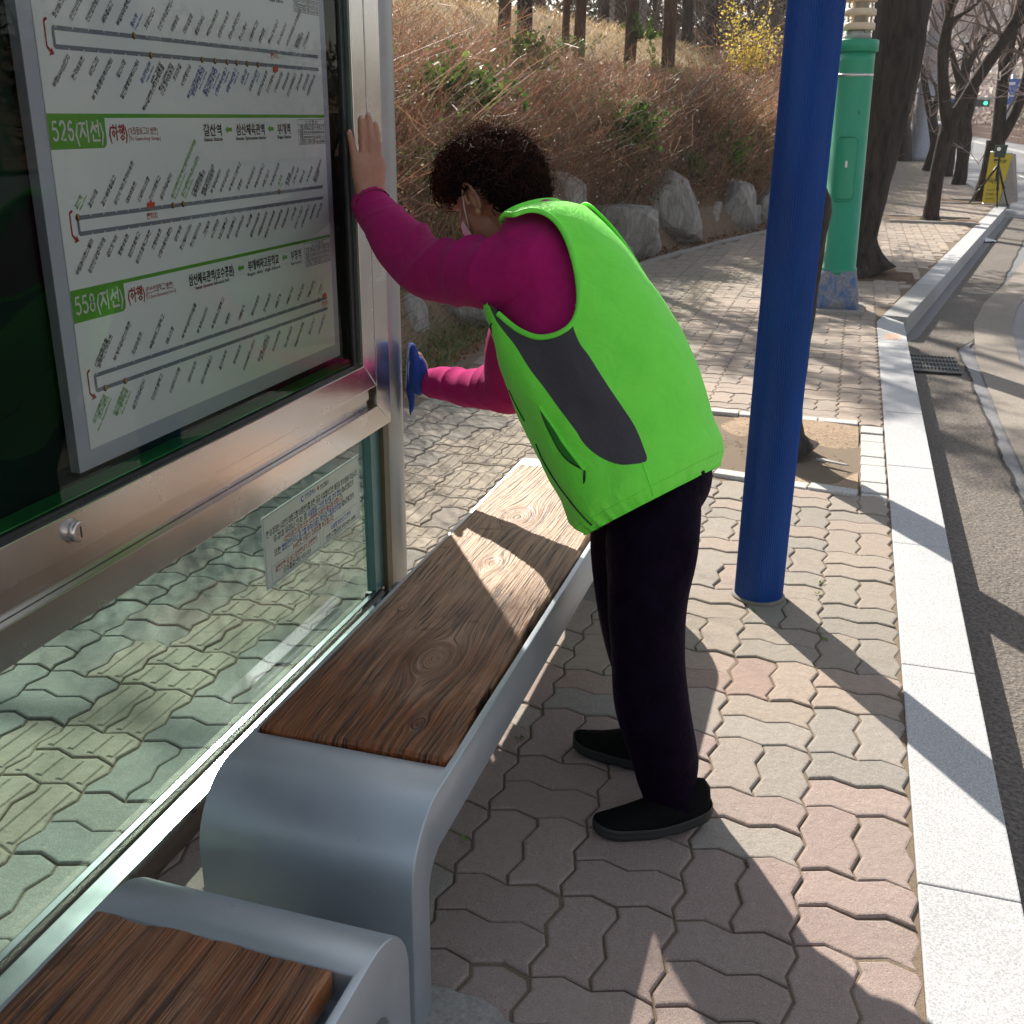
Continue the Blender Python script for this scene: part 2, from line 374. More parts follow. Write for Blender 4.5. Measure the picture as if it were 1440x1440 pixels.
M_MORTAR = granular('joint_sand', (.14, .105, .075), (.32, .25, .18), 300, .95, .6, .003)
M_SAND = granular('pit_sand', (.30, .21, .14), (.56, .43, .31), 90, .95, .8, .01)
M_SOIL = granular('bank_soil', (.16, .11, .075), (.33, .24, .17), 40, .95, .9, .02)
M_LAWN = granular('dry_lawn', (.32, .23, .13), (.55, .42, .26), 9, .95, .8, .05)
M_LITTER = granular('leaf_litter', (.10, .065, .04), (.26, .16, .10), 30, .95, 1., .03)
M_LINE = granular('worn_cream_paint', (.20, .175, .15), (.40, .35, .30), 120, .8, .5, .003)
M_WLINE = granular('worn_white_paint', (.5, .5, .48), (.8, .8, .78), 120, .7, .4, .003)
M_CONC = granular('concrete', (.28, .26, .24), (.46, .44, .41), 90, .85, .5, .004)
M_FARGROUND = granular('far_ground', (.20, .15, .10), (.34, .27, .18), 3, .95, .5, .05)
# weathered rock with vertical stains
def rock_mat():
    t = NT('bank_rock'); geo = t.n('ShaderNodeNewGeometry').outputs['Position']; mp = t.n('ShaderNodeMapping'); mp.inputs['Scale'].default_value = (1, 1, .3); t.l(geo, mp.inputs[0])
    f = t.noise(mp.outputs[0], 7, 6, .65, 1.5); g = t.noise(geo, 60, 4)
    c = t.ramp(f, [(.28, (.10, .095, .09)), (.42, (.25, .24, .23)), (.56, (.38, .36, .34)), (.74, (.62, .60, .57))])
    c = t.mix(t.math('MULTIPLY', g, .35), c, (.22, .17, .12))
    t.set(Base_Color=c, Roughness=.85); t.bump(t.math('ADD', f, t.math('MULTIPLY', g, .4)), .9, .04); return t.m
M_ROCK = rock_mat()
def bark_mat(name, lo, hi, sc=24, d=.02):
    t = NT(name); geo = t.n('ShaderNodeNewGeometry').outputs['Position']; mp = t.n('ShaderNodeMapping'); mp.inputs['Scale'].default_value = (1, 1, .22); t.l(geo, mp.inputs[0])
    f = t.noise(mp.outputs[0], sc, 6, .7, .8); g = t.noise(geo, 6, 3)
    c = t.ramp(f, [(.3, lo), (.62, hi), (.85, tuple(x * 1.5 for x in hi))]); c = t.mix(t.math('MULTIPLY', g, .5), c, lo)
    t.set(Base_Color=c, Roughness=.9); t.bump(f, 1., d); return t.m
M_BARK = bark_mat('dark_bark', (.012, .009, .007), (.085, .062, .048), 15, .06); M_BARK2 = bark_mat('conifer_bark', (.035, .02, .013), (.15, .09, .06), 16)
M_BARKF = bark_mat('far_bark', (.03, .025, .022), (.10, .08, .07), 10)
def col_mat(name, rough=.8, trans=0., bump=0., spec=.3):
    t = NT(name); t.set(Base_Color=t.attr('Col').outputs['Color'], Roughness=rough); t.b.inputs['Specular IOR Level'].default_value = spec
    if trans:
        tr = t.n('ShaderNodeBsdfTranslucent'); t.l(t.attr('Col').outputs['Color'], tr.inputs[0]); mx = t.n('ShaderNodeMixShader'); mx.inputs[0].default_value = trans
        t.l(t.b.outputs[0], mx.inputs[1]); t.l(tr.outputs[0], mx.inputs[2]); t.l(mx.outputs[0], t.out.inputs[0])
    return t.m
M_TWIG = col_mat('dry_twigs', .8); M_LEAF = col_mat('leaves', .55, .35, spec=.5); M_PAINTC = col_mat('painted', .6)
# metals
def brushed(name, col, rough, metal=1., axis=(1, 1, 1), sc=300, str_=.05, varr=.12):
    t = NT(name); v = t.coord(axis); f = t.noise(v, sc, 3); s = t.noise(t.coord((1, 1, 1)), 7, 5, .6)
    t.set(Base_Color=t.ramp(s, [(.25, tuple(c * .86 for c in col)), (.75, col)]), Metallic=metal)
    t.l(t.math('ADD', t.math('MULTIPLY', s, varr), rough - varr / 2), t.b.inputs['Roughness'])
    if metal < .9:
        sp = t.noise(t.coord((1, 1, 1)), 42, 5, .75, .4); bc = t.b.inputs['Base Color'].links[0].from_socket
        t.set(Base_Color=t.mix(t.ramp(sp, [(.66, 0.), (.74, .55)]), bc, tuple(c * .35 for c in col)))
    t.bump(f, str_, .001); return t.m
M_STEEL = brushed('brushed_steel', (.74, .70, .66), .26, 1., (1, .03, 1), 500, .10)
M_STEELV = brushed('brushed_steel_upright', (.74, .70, .66), .26, 1., (1, 1, .03), 500, .10)
M_POST = brushed('silver_grey_post', (.40, .41, .40), .38, .6, (1, 1, .2), 200, .05)
M_ALU = brushed('pale_aluminium', (.42, .44, .45), .13, 1., (1, .03, 1), 400, .08)
M_BENCH = brushed('silver_bench_paint', (.50, .56, .61), .40, .6, (1, 1, 1), 260, .04, .14)
M_DARKRUB = simple('black_rubber', (.018, .02, .02), .5, var=.2)
M_BLACK = simple('black_plastic', (.012, .012, .013), .35, var=.2)
# panes
def pane_mat(name, tint, gloss=.9):
    t = NT(name); tr = t.n('ShaderNodeBsdfTransparent'); tr.inputs[0].default_value = (*tint, 1)
    gl = t.n('ShaderNodeBsdfGlossy'); gl.inputs['Roughness'].default_value = .01; gl.inputs[0].default_value = (gloss, gloss, gloss, 1)
    fr = t.n('ShaderNodeFresnel'); fr.inputs[0].default_value = 1.5; mx = t.n('ShaderNodeMixShader')
    t.l(fr.outputs[0], mx.inputs[0]); t.l(tr.outputs[0], mx.inputs[1]); t.l(gl.outputs[0], mx.inputs[2]); t.l(mx.outputs[0], t.out.inputs[0]); return t.m
M_PANE = pane_mat('green_tinted_glass', (.42, .60, .555)); M_CASEGLASS = pane_mat('case_glass', (.97, .98, .97), .35)
M_GLASSEDGE = simple('glass_edge', (.05, .18, .17), .2, var=.1)
_t = NT('case_backing'); _t.set(Base_Color=_t.ramp(_t.noise(_t.coord(), 3, 4), [(.3, (.004, .012, .009)), (.7, (.010, .035, .022))]), Roughness=.8, Specular_IOR_Level=.1); M_CASEBACK = _t.m
_t = NT('poster_board'); _t.set(Base_Color=(.90, .95, .92), Roughness=.5); M_BOARD = _t.m
_t = NT('poster_border'); _t.set(Base_Color=(.50, .54, .60), Roughness=.5); M_BORDER = _t.m
def ink(name, c): t = NT(name); t.set(Base_Color=c, Roughness=.5); return t.m
M_INK = {'black': ink('black_ink', (.03, .03, .03)), 'green': ink('green_ink', (.13, .42, .04)), 'white': ink('white_ink', (.75, .78, .76)), 'red': ink('red_ink', (.42, .04, .03)),
         'blue': ink('blue_ink', (.05, .10, .42)), 'grey': ink('grey_ink', (.22, .25, .28)), 'leaf': ink('light_green_ink', (.22, .50, .10)), 'gold': ink('gold_ink', (.6, .35, .05)), 'sky': ink('pale_blue_ink', (.18, .33, .50)),
         'orange': ink('orange_ink', (.75, .12, .06))}
# ================================================================== THE SETTING
def sheet(name, pts, z, mat, kind='structure'):
    me = np_mesh(name, [(x, y, z) for x, y in pts], [tuple(range(len(pts)))], mat); return tag(link(name, me), kind=kind)
KT = 22.3                                    # the bay's far end
def kerb_x(y):                               # kerb's inner edge
    return .287 if y < 8.9 else .287 + (y - 8.9) * .1695 if y < KT else 2.56 + (y - KT) * .012
EDGE = [(-8, -2.45), (2, -2.42), (5, -2.27), (6, -2.22), (8, -2.34), (10, -2.27), (11.8, -2.05), (13.5, -1.7), (15.8, -1.05), (20, -.4), (25, .42), (35, .9), (45, 1.25), (70, 1.9), (160, 3)]
_ey = [e[0] for e in EDGE]; _ex = [e[1] for e in EDGE]
def edge_x(y): return np.interp(y, _ey, _ex)
# base sheets
ground = sheet('ground', [(-900, -400), (900, -400), (900, 1500), (-900, 1500)], -.30, M_FARGROUND)
ys = list(np.arange(-6, 90, .5))
road_pts = [(kerb_x(y) + .1, y) for y in [-8] + ys] + [(kerb_x(90) + .1, 400), (11, 400), (11, 75), (14.6, 45), (21.6, 12), (22.6, -8)]
road = sheet('road', road_pts, -.164, M_ASPH)
def strip(name, centre, hw, z, mat, parent=None, kind=None):
    P = np.array(centre, float); T = np.gradient(P, axis=0); T /= np.linalg.norm(T, axis=1, keepdims=True); S = np.stack([T[:, 1], -T[:, 0]], 1) * np.asarray(hw).reshape(-1, 1)
    V = np.concatenate([np.c_[P - S, np.full(len(P), z)], np.c_[P + S, np.full(len(P), z)]]); n = len(P)
    F = np.array([(i, i + n, i + n + 1, i + 1) for i in range(n - 1)]); o = link(name, np_mesh(name, V, F, mat), parent)
    return tag(o, kind=kind) if kind else o
# gutter lane of coarse asphalt, cream band
gy_ = list(np.arange(-6, 22, .4))
def off(y, d):                                # a line at distance d beside the kerb face, smoothed at the bend
    return kerb_x(y) + .2 + d + (.10 if y > 8.9 else 0)
P1 = [(off(y, 0), y) for y in gy_]; P2 = [(off(y, .41), y) for y in gy_]
V = [(x, y, -.16) for x, y in P1] + [(x, y, -.16) for x, y in P2]; n_ = len(P1)
tag(link('gutter', np_mesh('gutter', V, np.array([(i, i + n_, i + n_ + 1, i + 1) for i in range(n_ - 1)]), M_GUTTER)), kind='structure')
# tarry crack between gutter and carriageway: a thin ragged groove filled dark
cr = []
for y in np.arange(-4, 21, .06): cr.append((off(y, .41) + .006 * math.sin(y * 5) + rnd.uniform(-.007, .007), y))
strip('road_seam', cr, np.array([.006 + .005 * rnd.random() for _ in cr]), -.156, simple('tar_seam', (.02, .018, .016), .9), road)
line_c = [(1.14, -3), (1.14, 0), (1.13, 4), (1.12, 6.5), (1.15, 8.5), (1.27, 10.), (1.47, 11.2), (1.9, 13), (2.5, 16), (3.2, 19.5), (3.9, 23), (4.4, 27)]
strip('cream_road_band', line_c, .15, -.1555, M_LINE, road)
for i, y in enumerate(np.arange(-4, 70, 8.)): strip('lane_dash', [(4.9, y), (4.9, y + 1), (4.9, y + 3)], .07, -.156, M_WLINE, road)
strip('lane_line', [(8.3, -8), (8.3, 20), (8.3, 60), (8.3, 300)], .08, -.156, M_WLINE, road)
strip('lane_line', [(8.6, -8), (8.6, 20), (8.6, 60), (8.6, 300)], .08, -.156, M_WLINE, road)
for k in range(9):                            # painted zebra bars across the bus bay (seen mirrored in the case glass)
    x0 = 1.75 + k * .62; strip('zebra_bar', [(x0, 3.4 + .12 * k), (x0 + .05, 4.4 + .12 * k), (x0 + .1, 5.6 + .12 * k)], .17, -.156, M_WLINE, road)
strip('lane_line', [(12.2, -8), (12.2, 20), (11.5, 60), (9.6, 300)], .08, -.156, M_WLINE, road)
# sidewalk bed
sw = [(kerb_x(y) - .0, y) for y in [-6] + [y for y in ys if y > -6] + [160]] + [(edge_x(y) - .0, y) for y in sorted([160] + [y for y in ys if y > -6] + [-6], reverse=True)]
sidewalk = sheet('sidewalk', sw, -.0065, M_MORTAR)
# ---- wave-edged interlocking blocks, laid in pairs across and along
CELL = .116; X0 = .282; Y0 = 1.752; AMP = .0092
def tri(t):
    t = t % 1.; u = 4 * t - 1 if t < .5 else 3 - 4 * t; return .45 * u + .62 * math.sin(u * math.pi / 2)
def warp(x, y):
    return x - AMP * .9 * tri((y - Y0) / CELL + .25), y + AMP * tri((x - X0) / CELL)
def block_outline(w, h, res_=4):
    """outline of a w x h cell block with its corner at a lattice node"""
    J = .0027; out = []
    for (ax, ay, bx, by) in ((0, 0, w, 0), (w, 0, w, h), (w, h, 0, h), (0, h, 0, 0)):
        L = abs(bx - ax) + abs(by - ay); k = int(L * res_)
        for i in range(k):
            f = i / k; out.append((ax + (bx - ax) * f, ay + (by - ay) * f))
    res = []
    for (u, v) in out:
        x, y = warp(X0 + u * CELL, Y0 + v * CELL); x -= X0; y -= Y0
        cx, cy = w * CELL / 2, h * CELL / 2
        x += J if u == 0 else -J if u == w else 0; y += J if v == 0 else -J if v == h else 0
        res.append((x, y))
    return res
def block_geo(w, h, ribs=False, res_=4):
    o = block_outline(w, h, res_); n = len(o); cx, cy = w * CELL / 2, h * CELL / 2; V = []; F = []
    def inset(d):
        r = []
        for i in range(n):
            a = Vector(o[i - 1]); b = Vector(o[(i + 1) % n]); t = (b - a).normalized(); nn = Vector((-t.y, t.x)); r.append((o[i][0] + nn.x * d, o[i][1] + nn.y * d))
        return r
    for ring, z in ((o, -.03), (o, -.0034), (inset(.003), -.0008), (inset(.007), 0.)): V += [(x, y, z) for x, y in ring]
    for r in range(3):
        for i in range(n): F.append((r * n + i, r * n + (i + 1) % n, (r + 1) * n + (i + 1) % n, (r + 1) * n + i))
    F.append(tuple(range(3 * n, 4 * n)))
    if ribs:                                   # raised bars of the tactile blocks, running along the path
        k = 2 if w == 1 else 4
        for q in range(k):
            x = w * CELL * (q + .5) / k; a, b = .014, h * CELL - .014; s = len(V)
            for (yy) in (a, b):
                V += [(x - .012, yy, -.001), (x - .006, yy + (.006 if yy == a else -.006), .0032), (x + .006, yy + (.006 if yy == a else -.006), .0032), (x + .012, yy, -.001)]
            F += [(s, s + 4, s + 5, s + 1), (s + 1, s + 5, s + 6, s + 2), (s + 2, s + 6, s + 7, s + 3), (s, s + 1, s + 2, s + 3), (s + 4, s + 7, s + 6, s + 5)]
    return np.array(V), F
GEO = {}
for ori, (w, h) in (('h', (2, 1)), ('v', (1, 2))):
    for rb in (False, True): GEO[ori, rb] = block_geo(w, h, rb)
def in_pit(x, y, pits):
    for (cx, cy, r) in pits:
        if abs(x - cx) < r[0] and abs(y - cy) < r[1]: return True
    return False
PITS = [(-.19, 5.12, (.50, .60)), (.12, 11.7, (.50, .50)), (1.2, 18.4, (.62, .5)), (2.2, 22.9, (.6, .55)), (-.06, 9.36, (.16, .16))]
def tactile(x, y):
    c = np.interp(y, [0, 2.5, 8.8, 10.2, 14, 22, 40], [-1.70, -1.70, -1.23, -1.25, -.55, .9, 1.9]); return abs(x - c) < .175
def block_colour(x, y):
    if tactile(x, y): b = np.array([.37, .31, .225])
    else:
        pal = [(.315, .285, .255), (.29, .275, .25), (.35, .295, .26), (.33, .295, .265), (.255, .25, .235), (.36, .285, .255)] if y < 5.5 else [(.39, .33, .29), (.36, .31, .275), (.41, .34, .295), (.34, .30, .27), (.33, .295, .27), (.40, .325, .285)]
        red = 1 / (1 + math.exp((y - 2.25 + .25 * math.sin(x * 3)) * 5)) if x > -1.3 else .25 * (y < 4.2) * (x < -2.0)
        if rnd.random() < red: b = np.array([[.345, .25, .23], [.33, .235, .215], [.355, .265, .24]][rnd.randrange(3)])
        else: b = np.array(pal[rnd.choices(range(6), [5, 4, 3, 4, 3, 1])[0]])
        if y > 2.6: b = b * np.array([1.05, .98, .90])
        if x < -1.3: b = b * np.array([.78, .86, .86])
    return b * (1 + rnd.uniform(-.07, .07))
cand = []
for j in range(-26, 260):
    for i in range(-26, 16):
        gx_, gy2 = X0 + (i) * 2 * CELL, Y0 + j * 2 * CELL
        items = [('h', 0, 0), ('h', 0, 1)] if (i + j) % 2 == 1 else [('v', 0, 0), ('v', 1, 0)]
        for ori, di, dj in items:
            w, h = (2, 1) if ori == 'h' else (1, 2)
            x, y = gx_ + di * CELL, gy2 + dj * CELL; cx, cy = x + w * CELL / 2, y + h * CELL / 2
            if y < -1.2 or cy > 46: continue
            lim = kerb_x(cy) - (.012 if cy > 8.9 else -.005)
            if cy > 8.6 and cx > lim - .03 or cy <= 8.6 and x + w * CELL > lim + .012 or cx < edge_x(cy) + .07: continue
            if in_pit(cx, cy, PITS): continue
            # share of the picture
            c = RM.T @ np.array([cx, cy, -CAM_H]); 
            vis = c[2] > .3 and abs(c[0] / c[2]) < .56 and abs(c[1] / c[2]) < .56
            cand.append(((vis, -c[2] if vis else -99), ori, x, y, cx, cy))
cand.sort(key=lambda c: (c[0][0], c[0][1]), reverse=True)
BM = {(a_, rb): np_mesh('block', *block_geo(*((2, 1) if a_ == 'h' else (1, 2)), rb, 4), M_PAVER) for a_ in 'hv' for rb in (False, True)}
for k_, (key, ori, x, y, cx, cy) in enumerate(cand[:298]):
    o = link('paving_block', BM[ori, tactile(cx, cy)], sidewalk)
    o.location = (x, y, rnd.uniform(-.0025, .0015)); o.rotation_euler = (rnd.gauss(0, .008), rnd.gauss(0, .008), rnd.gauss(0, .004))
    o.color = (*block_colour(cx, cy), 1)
VV = []; FF = []; CC = []; nb = 0
for key, ori, x, y, cx, cy in cand[298:]:
    v, f = GEO[ori, bool(tactile(cx, cy)) and cy < 16]; far = cy > 14
    if far: n4 = (len(v)) // 4 if not tactile(cx, cy) or cy >= 16 else None
    tl = RS.normal(size=2) * .008; v = v.copy(); v[:, 2] += (v[:, 0] - .1) * tl[0] + (v[:, 1] - .1) * tl[1] + rnd.uniform(-.003, .0015)
    v[:, 0] += x; v[:, 1] += y
    if cy > 8.6: v[:, 0] = np.minimum(v[:, 0], np.array([kerb_x(q) for q in v[:, 1]]) - .010)
    v[:, 0] = np.maximum(v[:, 0], edge_x(v[:, 1]) + .03)
    if far and n4: v = v[n4:]; f = [tuple(a - n4 for a in q) for q in f[n4:]]
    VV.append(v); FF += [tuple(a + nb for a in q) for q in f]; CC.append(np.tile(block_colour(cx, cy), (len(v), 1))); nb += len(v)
far_p = link('far_paving', np_mesh('far_paving', np.concatenate(VV), FF, M_PAVERJ, col=np.concatenate(CC)), sidewalk); tag(far_p, kind='stuff')
cp = [atz(x, y, .004) for x, y in ((540, 1382), (596, 1384), (628, 1390), (652, 1399), (676, 1404), (700, 1420), (712, 1436), (738, 1448), (742, 1500), (540, 1500))]
cpm = MB(); cpm.prism([(p.x, p.y) for p in cp][::-1], 'z', -.02, .0065); cpm.build('concrete_patch', M_CONC, sidewalk, bevel=.002)
# ---- kerb stones: separate granite pieces
def kerb_piece(p, q, w=.20, h=.20, mat=M_GRANITE, seed=0):
    p, q = Vector(p), Vector(q); t = (q - p).normalized(); s = Vector((t.y, -t.x)); g = .0018
    p = p + t * g; q = q - t * g
    mb = MB(); V = [(p.x, p.y), (q.x, q.y), (q.x + s.x * w, q.y + s.y * w), (p.x + s.x * w, p.y + s.y * w)]
    mb.prism(V[::-1], 'z', -h - .05, rnd.uniform(0, .0012) + .003); return mb.build('kerb_stone', mat, kerb, bevel=.004, seg=2)
kerb = tag(link('kerb', np_mesh('kerb', [(kerb_x(y) + .02, y, -.2) for y in ys[::2]] + [(kerb_x(y) + .17, y, -.2) for y in ys[::2]],
                               np.array([(i, i + len(ys[::2]), i + 1 + len(ys[::2]), i + 1) for i in range(len(ys[::2]) - 1)]), M_CONC)), kind='structure')
for y in range(-1, 8): kerb_piece((.288, y), (.288, y + 1.))
kerb_piece((.288, 8.0), (.288, 8.86))
bx, by = .288, 8.86; dirx = Vector((.1695, 1)).normalized()
# wedge-shaped corner stone, then the taper of the bus bay
MB().prism([(.289, 8.862), (.487, 8.862 - .13), (.487 + .001, 8.875), (.34, 9.15)][::-1], 'z', -.24, .0035).build('kerb_stone', M_GRANITE, kerb, bevel=.003)
kl = 1.0
for k in range(13):
    a = Vector((.34, 9.17)) + dirx * kl * k; a0 = a
    if k == 0: a0 = a
    kerb_piece(a0, a + dirx * kl, .19, .2, M_GRANITE2 if k < 2 else M_GRANITE)
for k in range(30): kerb_piece((2.56 + k * .012, KT + k + .1), (2.56 + (k + 1) * .012, KT + k + 1.1), .16, .12, M_GRANITE2)
# inner row of flush stones beside the taper
for k in range(0): kerb_piece(Vector((.10, 9.9)) + dirx * k, Vector((.10, 9.9)) + dirx * (k + 1), .14, .1, M_GRANITE2)
# orange square marker let into the kerb top
mk = atz(1250, 473, .0045); mb = MB(); mb.box((.325, 8.12, .0036), (.445, 8.36, .0058)); simple('worn_orange_paint2', (.62, .30, .18), .7); mo = mb.build('survey_plate', simple('worn_orange_paint', (.55, .42, .34), .7, var=.3, scale=60), kerb)
for i in range(5): MB().box((.34 + .02 * (i % 2), 8.145 + i * .042, .0058), (.42 + .01 * (i % 3), 8.157 + i * .042, .0066)).build('plate_line', bpy.data.materials['worn_orange_paint2'], mo)
# ---- tree pits with pale kerb bricks and sand
def disc_sheet(name, x0, x1, y0, y1, z, mat, amp=.02, n=26, parent=None):
    X, Y = np.meshgrid(np.linspace(x0, x1, n), np.linspace(y0, y1, n), indexing='ij'); P = np.stack([X, Y, X * 0], -1).reshape(-1, 3)
    P[:, 2] = z + vnoise(P[:, :2], 14, 3, amp * .25) + vnoise(P[:, :2], 4, 4, amp * .6); return link(name, np_mesh(name, P, grid_faces(n, n), mat, smooth=True), parent)
pit = empty('tree_pit', (-.19, 5.1, 0), 'sandy square tree pit edged with whitish bricks behind the blue post', 'tree pit')
disc_sheet('sand_bed', -.66, .16, 4.55, 5.66, -.006, M_SAND, .03, 40, pit)
M_WBRICK = granular('whitish_brick', (.42, .42, .41), (.74, .73, .70), 120, .8, .5, .003)
def pbrick(x0, y0, x1, y1, w, z=.012, mat=None, parent=None, name='edging_brick'):
    a = Vector((x0, y0)); b = Vector((x1, y1)); t = (b - a).normalized(); s = Vector((-t.y, t.x)) * w / 2; a += t * .004; b -= t * .004
    MB().prism([tuple(a - s), tuple(b - s), tuple(b + s), tuple(a + s)], 'z', -.06, z + rnd.uniform(-.006, .006)).build(name, mat or M_WBRICK, parent, bevel=.006)
n1 = 4
for k in range(n1): pbrick(-.66 + k * .205, 4.70 - .035 * k - .03, -.66 + (k + 1) * .205, 4.70 - .035 * (k + 1) - .03, .075, parent=pit)
for k in range(n1): pbrick(-.66 + k * .205, 5.70, -.66 + (k + 1) * .205, 5.70 - .004, .075, parent=pit)
for k in range(5): pbrick(-.70, 4.72 + k * .2, -.70, 4.92 + k * .2, .075, parent=pit)
for k in range(9): pbrick(.168, 4.50 + k * .135, .283, 4.50 + k * .135 - .003, .13, .004, parent=pit)
# litter scraps in the pit
mb = MB()
for k in range(90):
    x, y = rnd.uniform(-.62, .12), rnd.uniform(4.66, 5.6); a = rnd.random() * 3.14; l = rnd.uniform(.008, .03); d = Vector((math.cos(a), math.sin(a), 0)) * l
    z = rnd.uniform(.004, .014); mb.tube([(x, y, z), (x + d.x, y + d.y, z + rnd.uniform(0, .008))], .0012, 4)
tag(mb.build('dry_litter', simple('dry_brown', (.12, .07, .04), .9), pit), kind='stuff')
MB().prism([(0, 0), (.13, -.05), (.15, -.045), (.03, .02)], 'z', .014, .022, M=Matrix.Translation((-.03, 4.93, 0))).build('flat_stone', M_GRANITE2, pit, bevel=.003)
for (cx, cy, (rx, ry)), lab in zip(PITS[1:4], ('round soil bed at the foot of the thick dark tree', 'soil patch round the forked tree on the pavement', 'soil patch under the tree beside the yellow board')):
    p2 = empty('tree_pit', (cx, cy, 0), lab, 'tree pit')
    disc_sheet('soil_bed', cx - rx - .05, cx + rx + .05, cy - ry - .05, cy + ry + .05, .012, M_LITTER if cy < 13 else M_SOIL, .03, 24, p2)
    if cy > 13:
        for s in (-1, 1): pbrick(cx - rx, cy + s * ry, cx + rx, cy + s * ry, .1, .03, M_CONC, p2, 'edging_strip')
# ---- drain grate in the gutter
gr = empty('drain_grate', (.69, 8.1, -.16), 'dark square drain grate in the gutter beside the kerb', 'drain grate')
MB().box((.53, 7.82, -.157), (.85, 8.37, -.150)).build('grate_pit', M_BLACK, gr)
mb = MB()
for k in range(14): mb.box((.53 + k * .0235, 7.82, -.152), (.537 + k * .0235, 8.37, -.142))
mb.build('grate_bars', simple('grate_steel', (.10, .10, .10), .5, .7), gr)
mb = MB()
for k in range(5): mb.box((.53, 7.82 + k * .1345, -.151), (.85, 7.832 + k * .1345, -.1405))
mb.build('grate_cross_bars', simple('grate_steel2', (.13, .13, .13), .5, .7), gr)
# ---- scrap of paper on the road, pebble and scraps on the pavement
mb = MB(); mb.add([(1.88, 17.0, -.15), (2.02, 16.95, -.13), (2.04, 17.3, -.15), (1.9, 17.35, -.12)], [(0, 1, 2, 3)]); tag(mb.build('paper_scrap', simple('white_paper', (.8, .82, .85), .7, var=.05)), 'crumpled white paper scrap lying on the road', 'litter')
# ================================================================== the bank beside the pavement
def bank_h(d, y):
    dc = np.interp(y, [0, 20, 30, 36, 60], [6.8, 6.6, 4.6, 2.8, 2.6]); hc = np.interp(y, [0, 22, 36, 60, 120], [3.1, 3.35, 2.75, 2.2, 1.5])
    t = np.clip((d - .35) / (dc - .35), 0, 1); s = np.clip((d - .4) / .35, 0, 1); s = s * s * (3 - 2 * s)
    return s * .38 + (hc - .38) * (t ** .95) * (d > .35) + np.clip(d - dc, 0, 60) * np.interp(y, [0, 40], [.02, .04]) - .0
yy = np.concatenate([np.arange(-6, 46, .35), np.arange(46, 160, 3)]); dd = np.concatenate([np.linspace(0, 1.2, 13), np.linspace(1.4, 8, 30), np.linspace(9, 60, 16)])
Y, D = np.meshgrid(yy, dd, indexing='ij'); X = edge_x(Y) + .02 - D; Zb = bank_h(D, Y)
P = np.stack([X, Y, Zb], -1).reshape(-1, 3); P[:, 2] += vnoise(P[:, :2], 2.2, 5, .04) * np.clip(D.ravel() - .3, 0, 1) + vnoise(P[:, :2], 11, 6, .008) - .006
fm = grid_faces(len(yy), len(dd)); dmid = D[:-1, :-1].ravel(); ymid = Y[:-1, :-1].ravel()
mi = np.where(dmid < .55, 0, np.where(dmid < np.interp(ymid, [0, 12, 22, 40], [4.5, 3.4, 2.5, 1.]), 1, np.where(bank_h(dmid + .8, ymid) - bank_h(dmid, ymid) > .1, 2, 1)))
hill = tag(link('hillside', np_mesh('hillside', P, fm, [M_SOIL, M_LITTER, M_LAWN], smooth=True, mi=mi)), kind='structure')
# pale edging between pavement and soil
mb = MB()
for y in np.arange(-2, 40, 1.):
    if y < 6.5: continue
    a = Vector((edge_x(y), y)); b = Vector((edge_x(y + 1), y + 1)); pbrick(a.x, a.y, b.x, b.y, .09, .02, M_CONC, sidewalk, 'edging_strip')
# ---- rocks along the foot of the bank: each its own
def rock(cx, cy, w, d, h, seed, label, lean=0., blocky=.6, z=-.05):
    bm = bmesh.new(); bmesh.ops.create_icosphere(bm, subdivisions=4, radius=1)
    r = random.Random(seed); planes = [(Vector((r.gauss(0, 1), r.gauss(0, 1), r.gauss(0, .8))).normalized(), r.uniform(.62, .92)) for _ in range(12)]
    planes += [(Vector((1, .1, .05)).normalized(), .72), (Vector((-.1, -1, .1)).normalized(), .72), (Vector((.05, .02, 1)).normalized(), .70 if blocky > .5 else 1.2)]
    for v in bm.verts:
        for n, k in planes:
            e = v.co.dot(n) - k
            if e > 0: v.co -= n * e * (.75 + .25 * blocky)
        v.co += v.normal * (.06 * noise.noise(v.co * 2.3 + Vector((seed, 0, 0))) + .035 * noise.noise(v.co * 6) + .015 * noise.noise(v.co * 15))
        v.co.x += lean * v.co.z
        v.co.x *= w / 2 / .8; v.co.y *= d / 2 / .8; v.co.z = (v.co.z + .75) * h * .86 / 1.5
    me = bpy.data.meshes.new('rock'); bm.to_mesh(me); bm.free(); me.materials.append(M_ROCK); me.polygons.foreach_set('use_smooth', [True] * len(me.polygons))
    me.set_sharp_from_angle(angle=math.radians(24)); o = link('rock', me); o.location = (cx, cy, z); return tag(o, label, 'rock', 'rocks along the foot of the bank')
rock(-2.75, 7.75, .75, .55, .36, 1, 'grey streaked rock low under the arm, nearest the post', 0, .7)
rock(-2.47, 8.15, .45, .5, .36, 22, 'pale rock against the green vest front')
rock(-2.95, 6.85, .5, .6, .42, 23, 'rounded grey rock half behind the shelter post and blue cloth', 0, .3)
rock(-2.50, 12.25, 1.05, .9, .72, 3, 'large blocky rock with a flat top nearest behind the green vest', 0, .95)
rock(-2.30, 13.9, 1.0, .9, .95, 4, 'tall leaning rock right of the flat-topped block', -.25, .5)
rock(-2.05, 14.9, .35, .4, .42, 5, 'small upright rock in the gap right of the leaning rock', 0, .5)
rock(-1.60, 15.9, .72, .7, .72, 6, 'white and dark streaked rock left of the blue post', 0, .45)
rock(-1.2, 17.1, .5, .6, .5, 7, 'rock touching the left edge of the blue post', 0, .5)
rock(-2.95, 11.2, .7, .7, .95, 8, 'tall reddish-shadowed rock half buried in twigs behind the vest', 0, .7, .15)
rock(-2.35, 17.6, .3, .4, .35, 9, 'small pale rock high in the red twigs left of the blue post', 0, .5, .72)
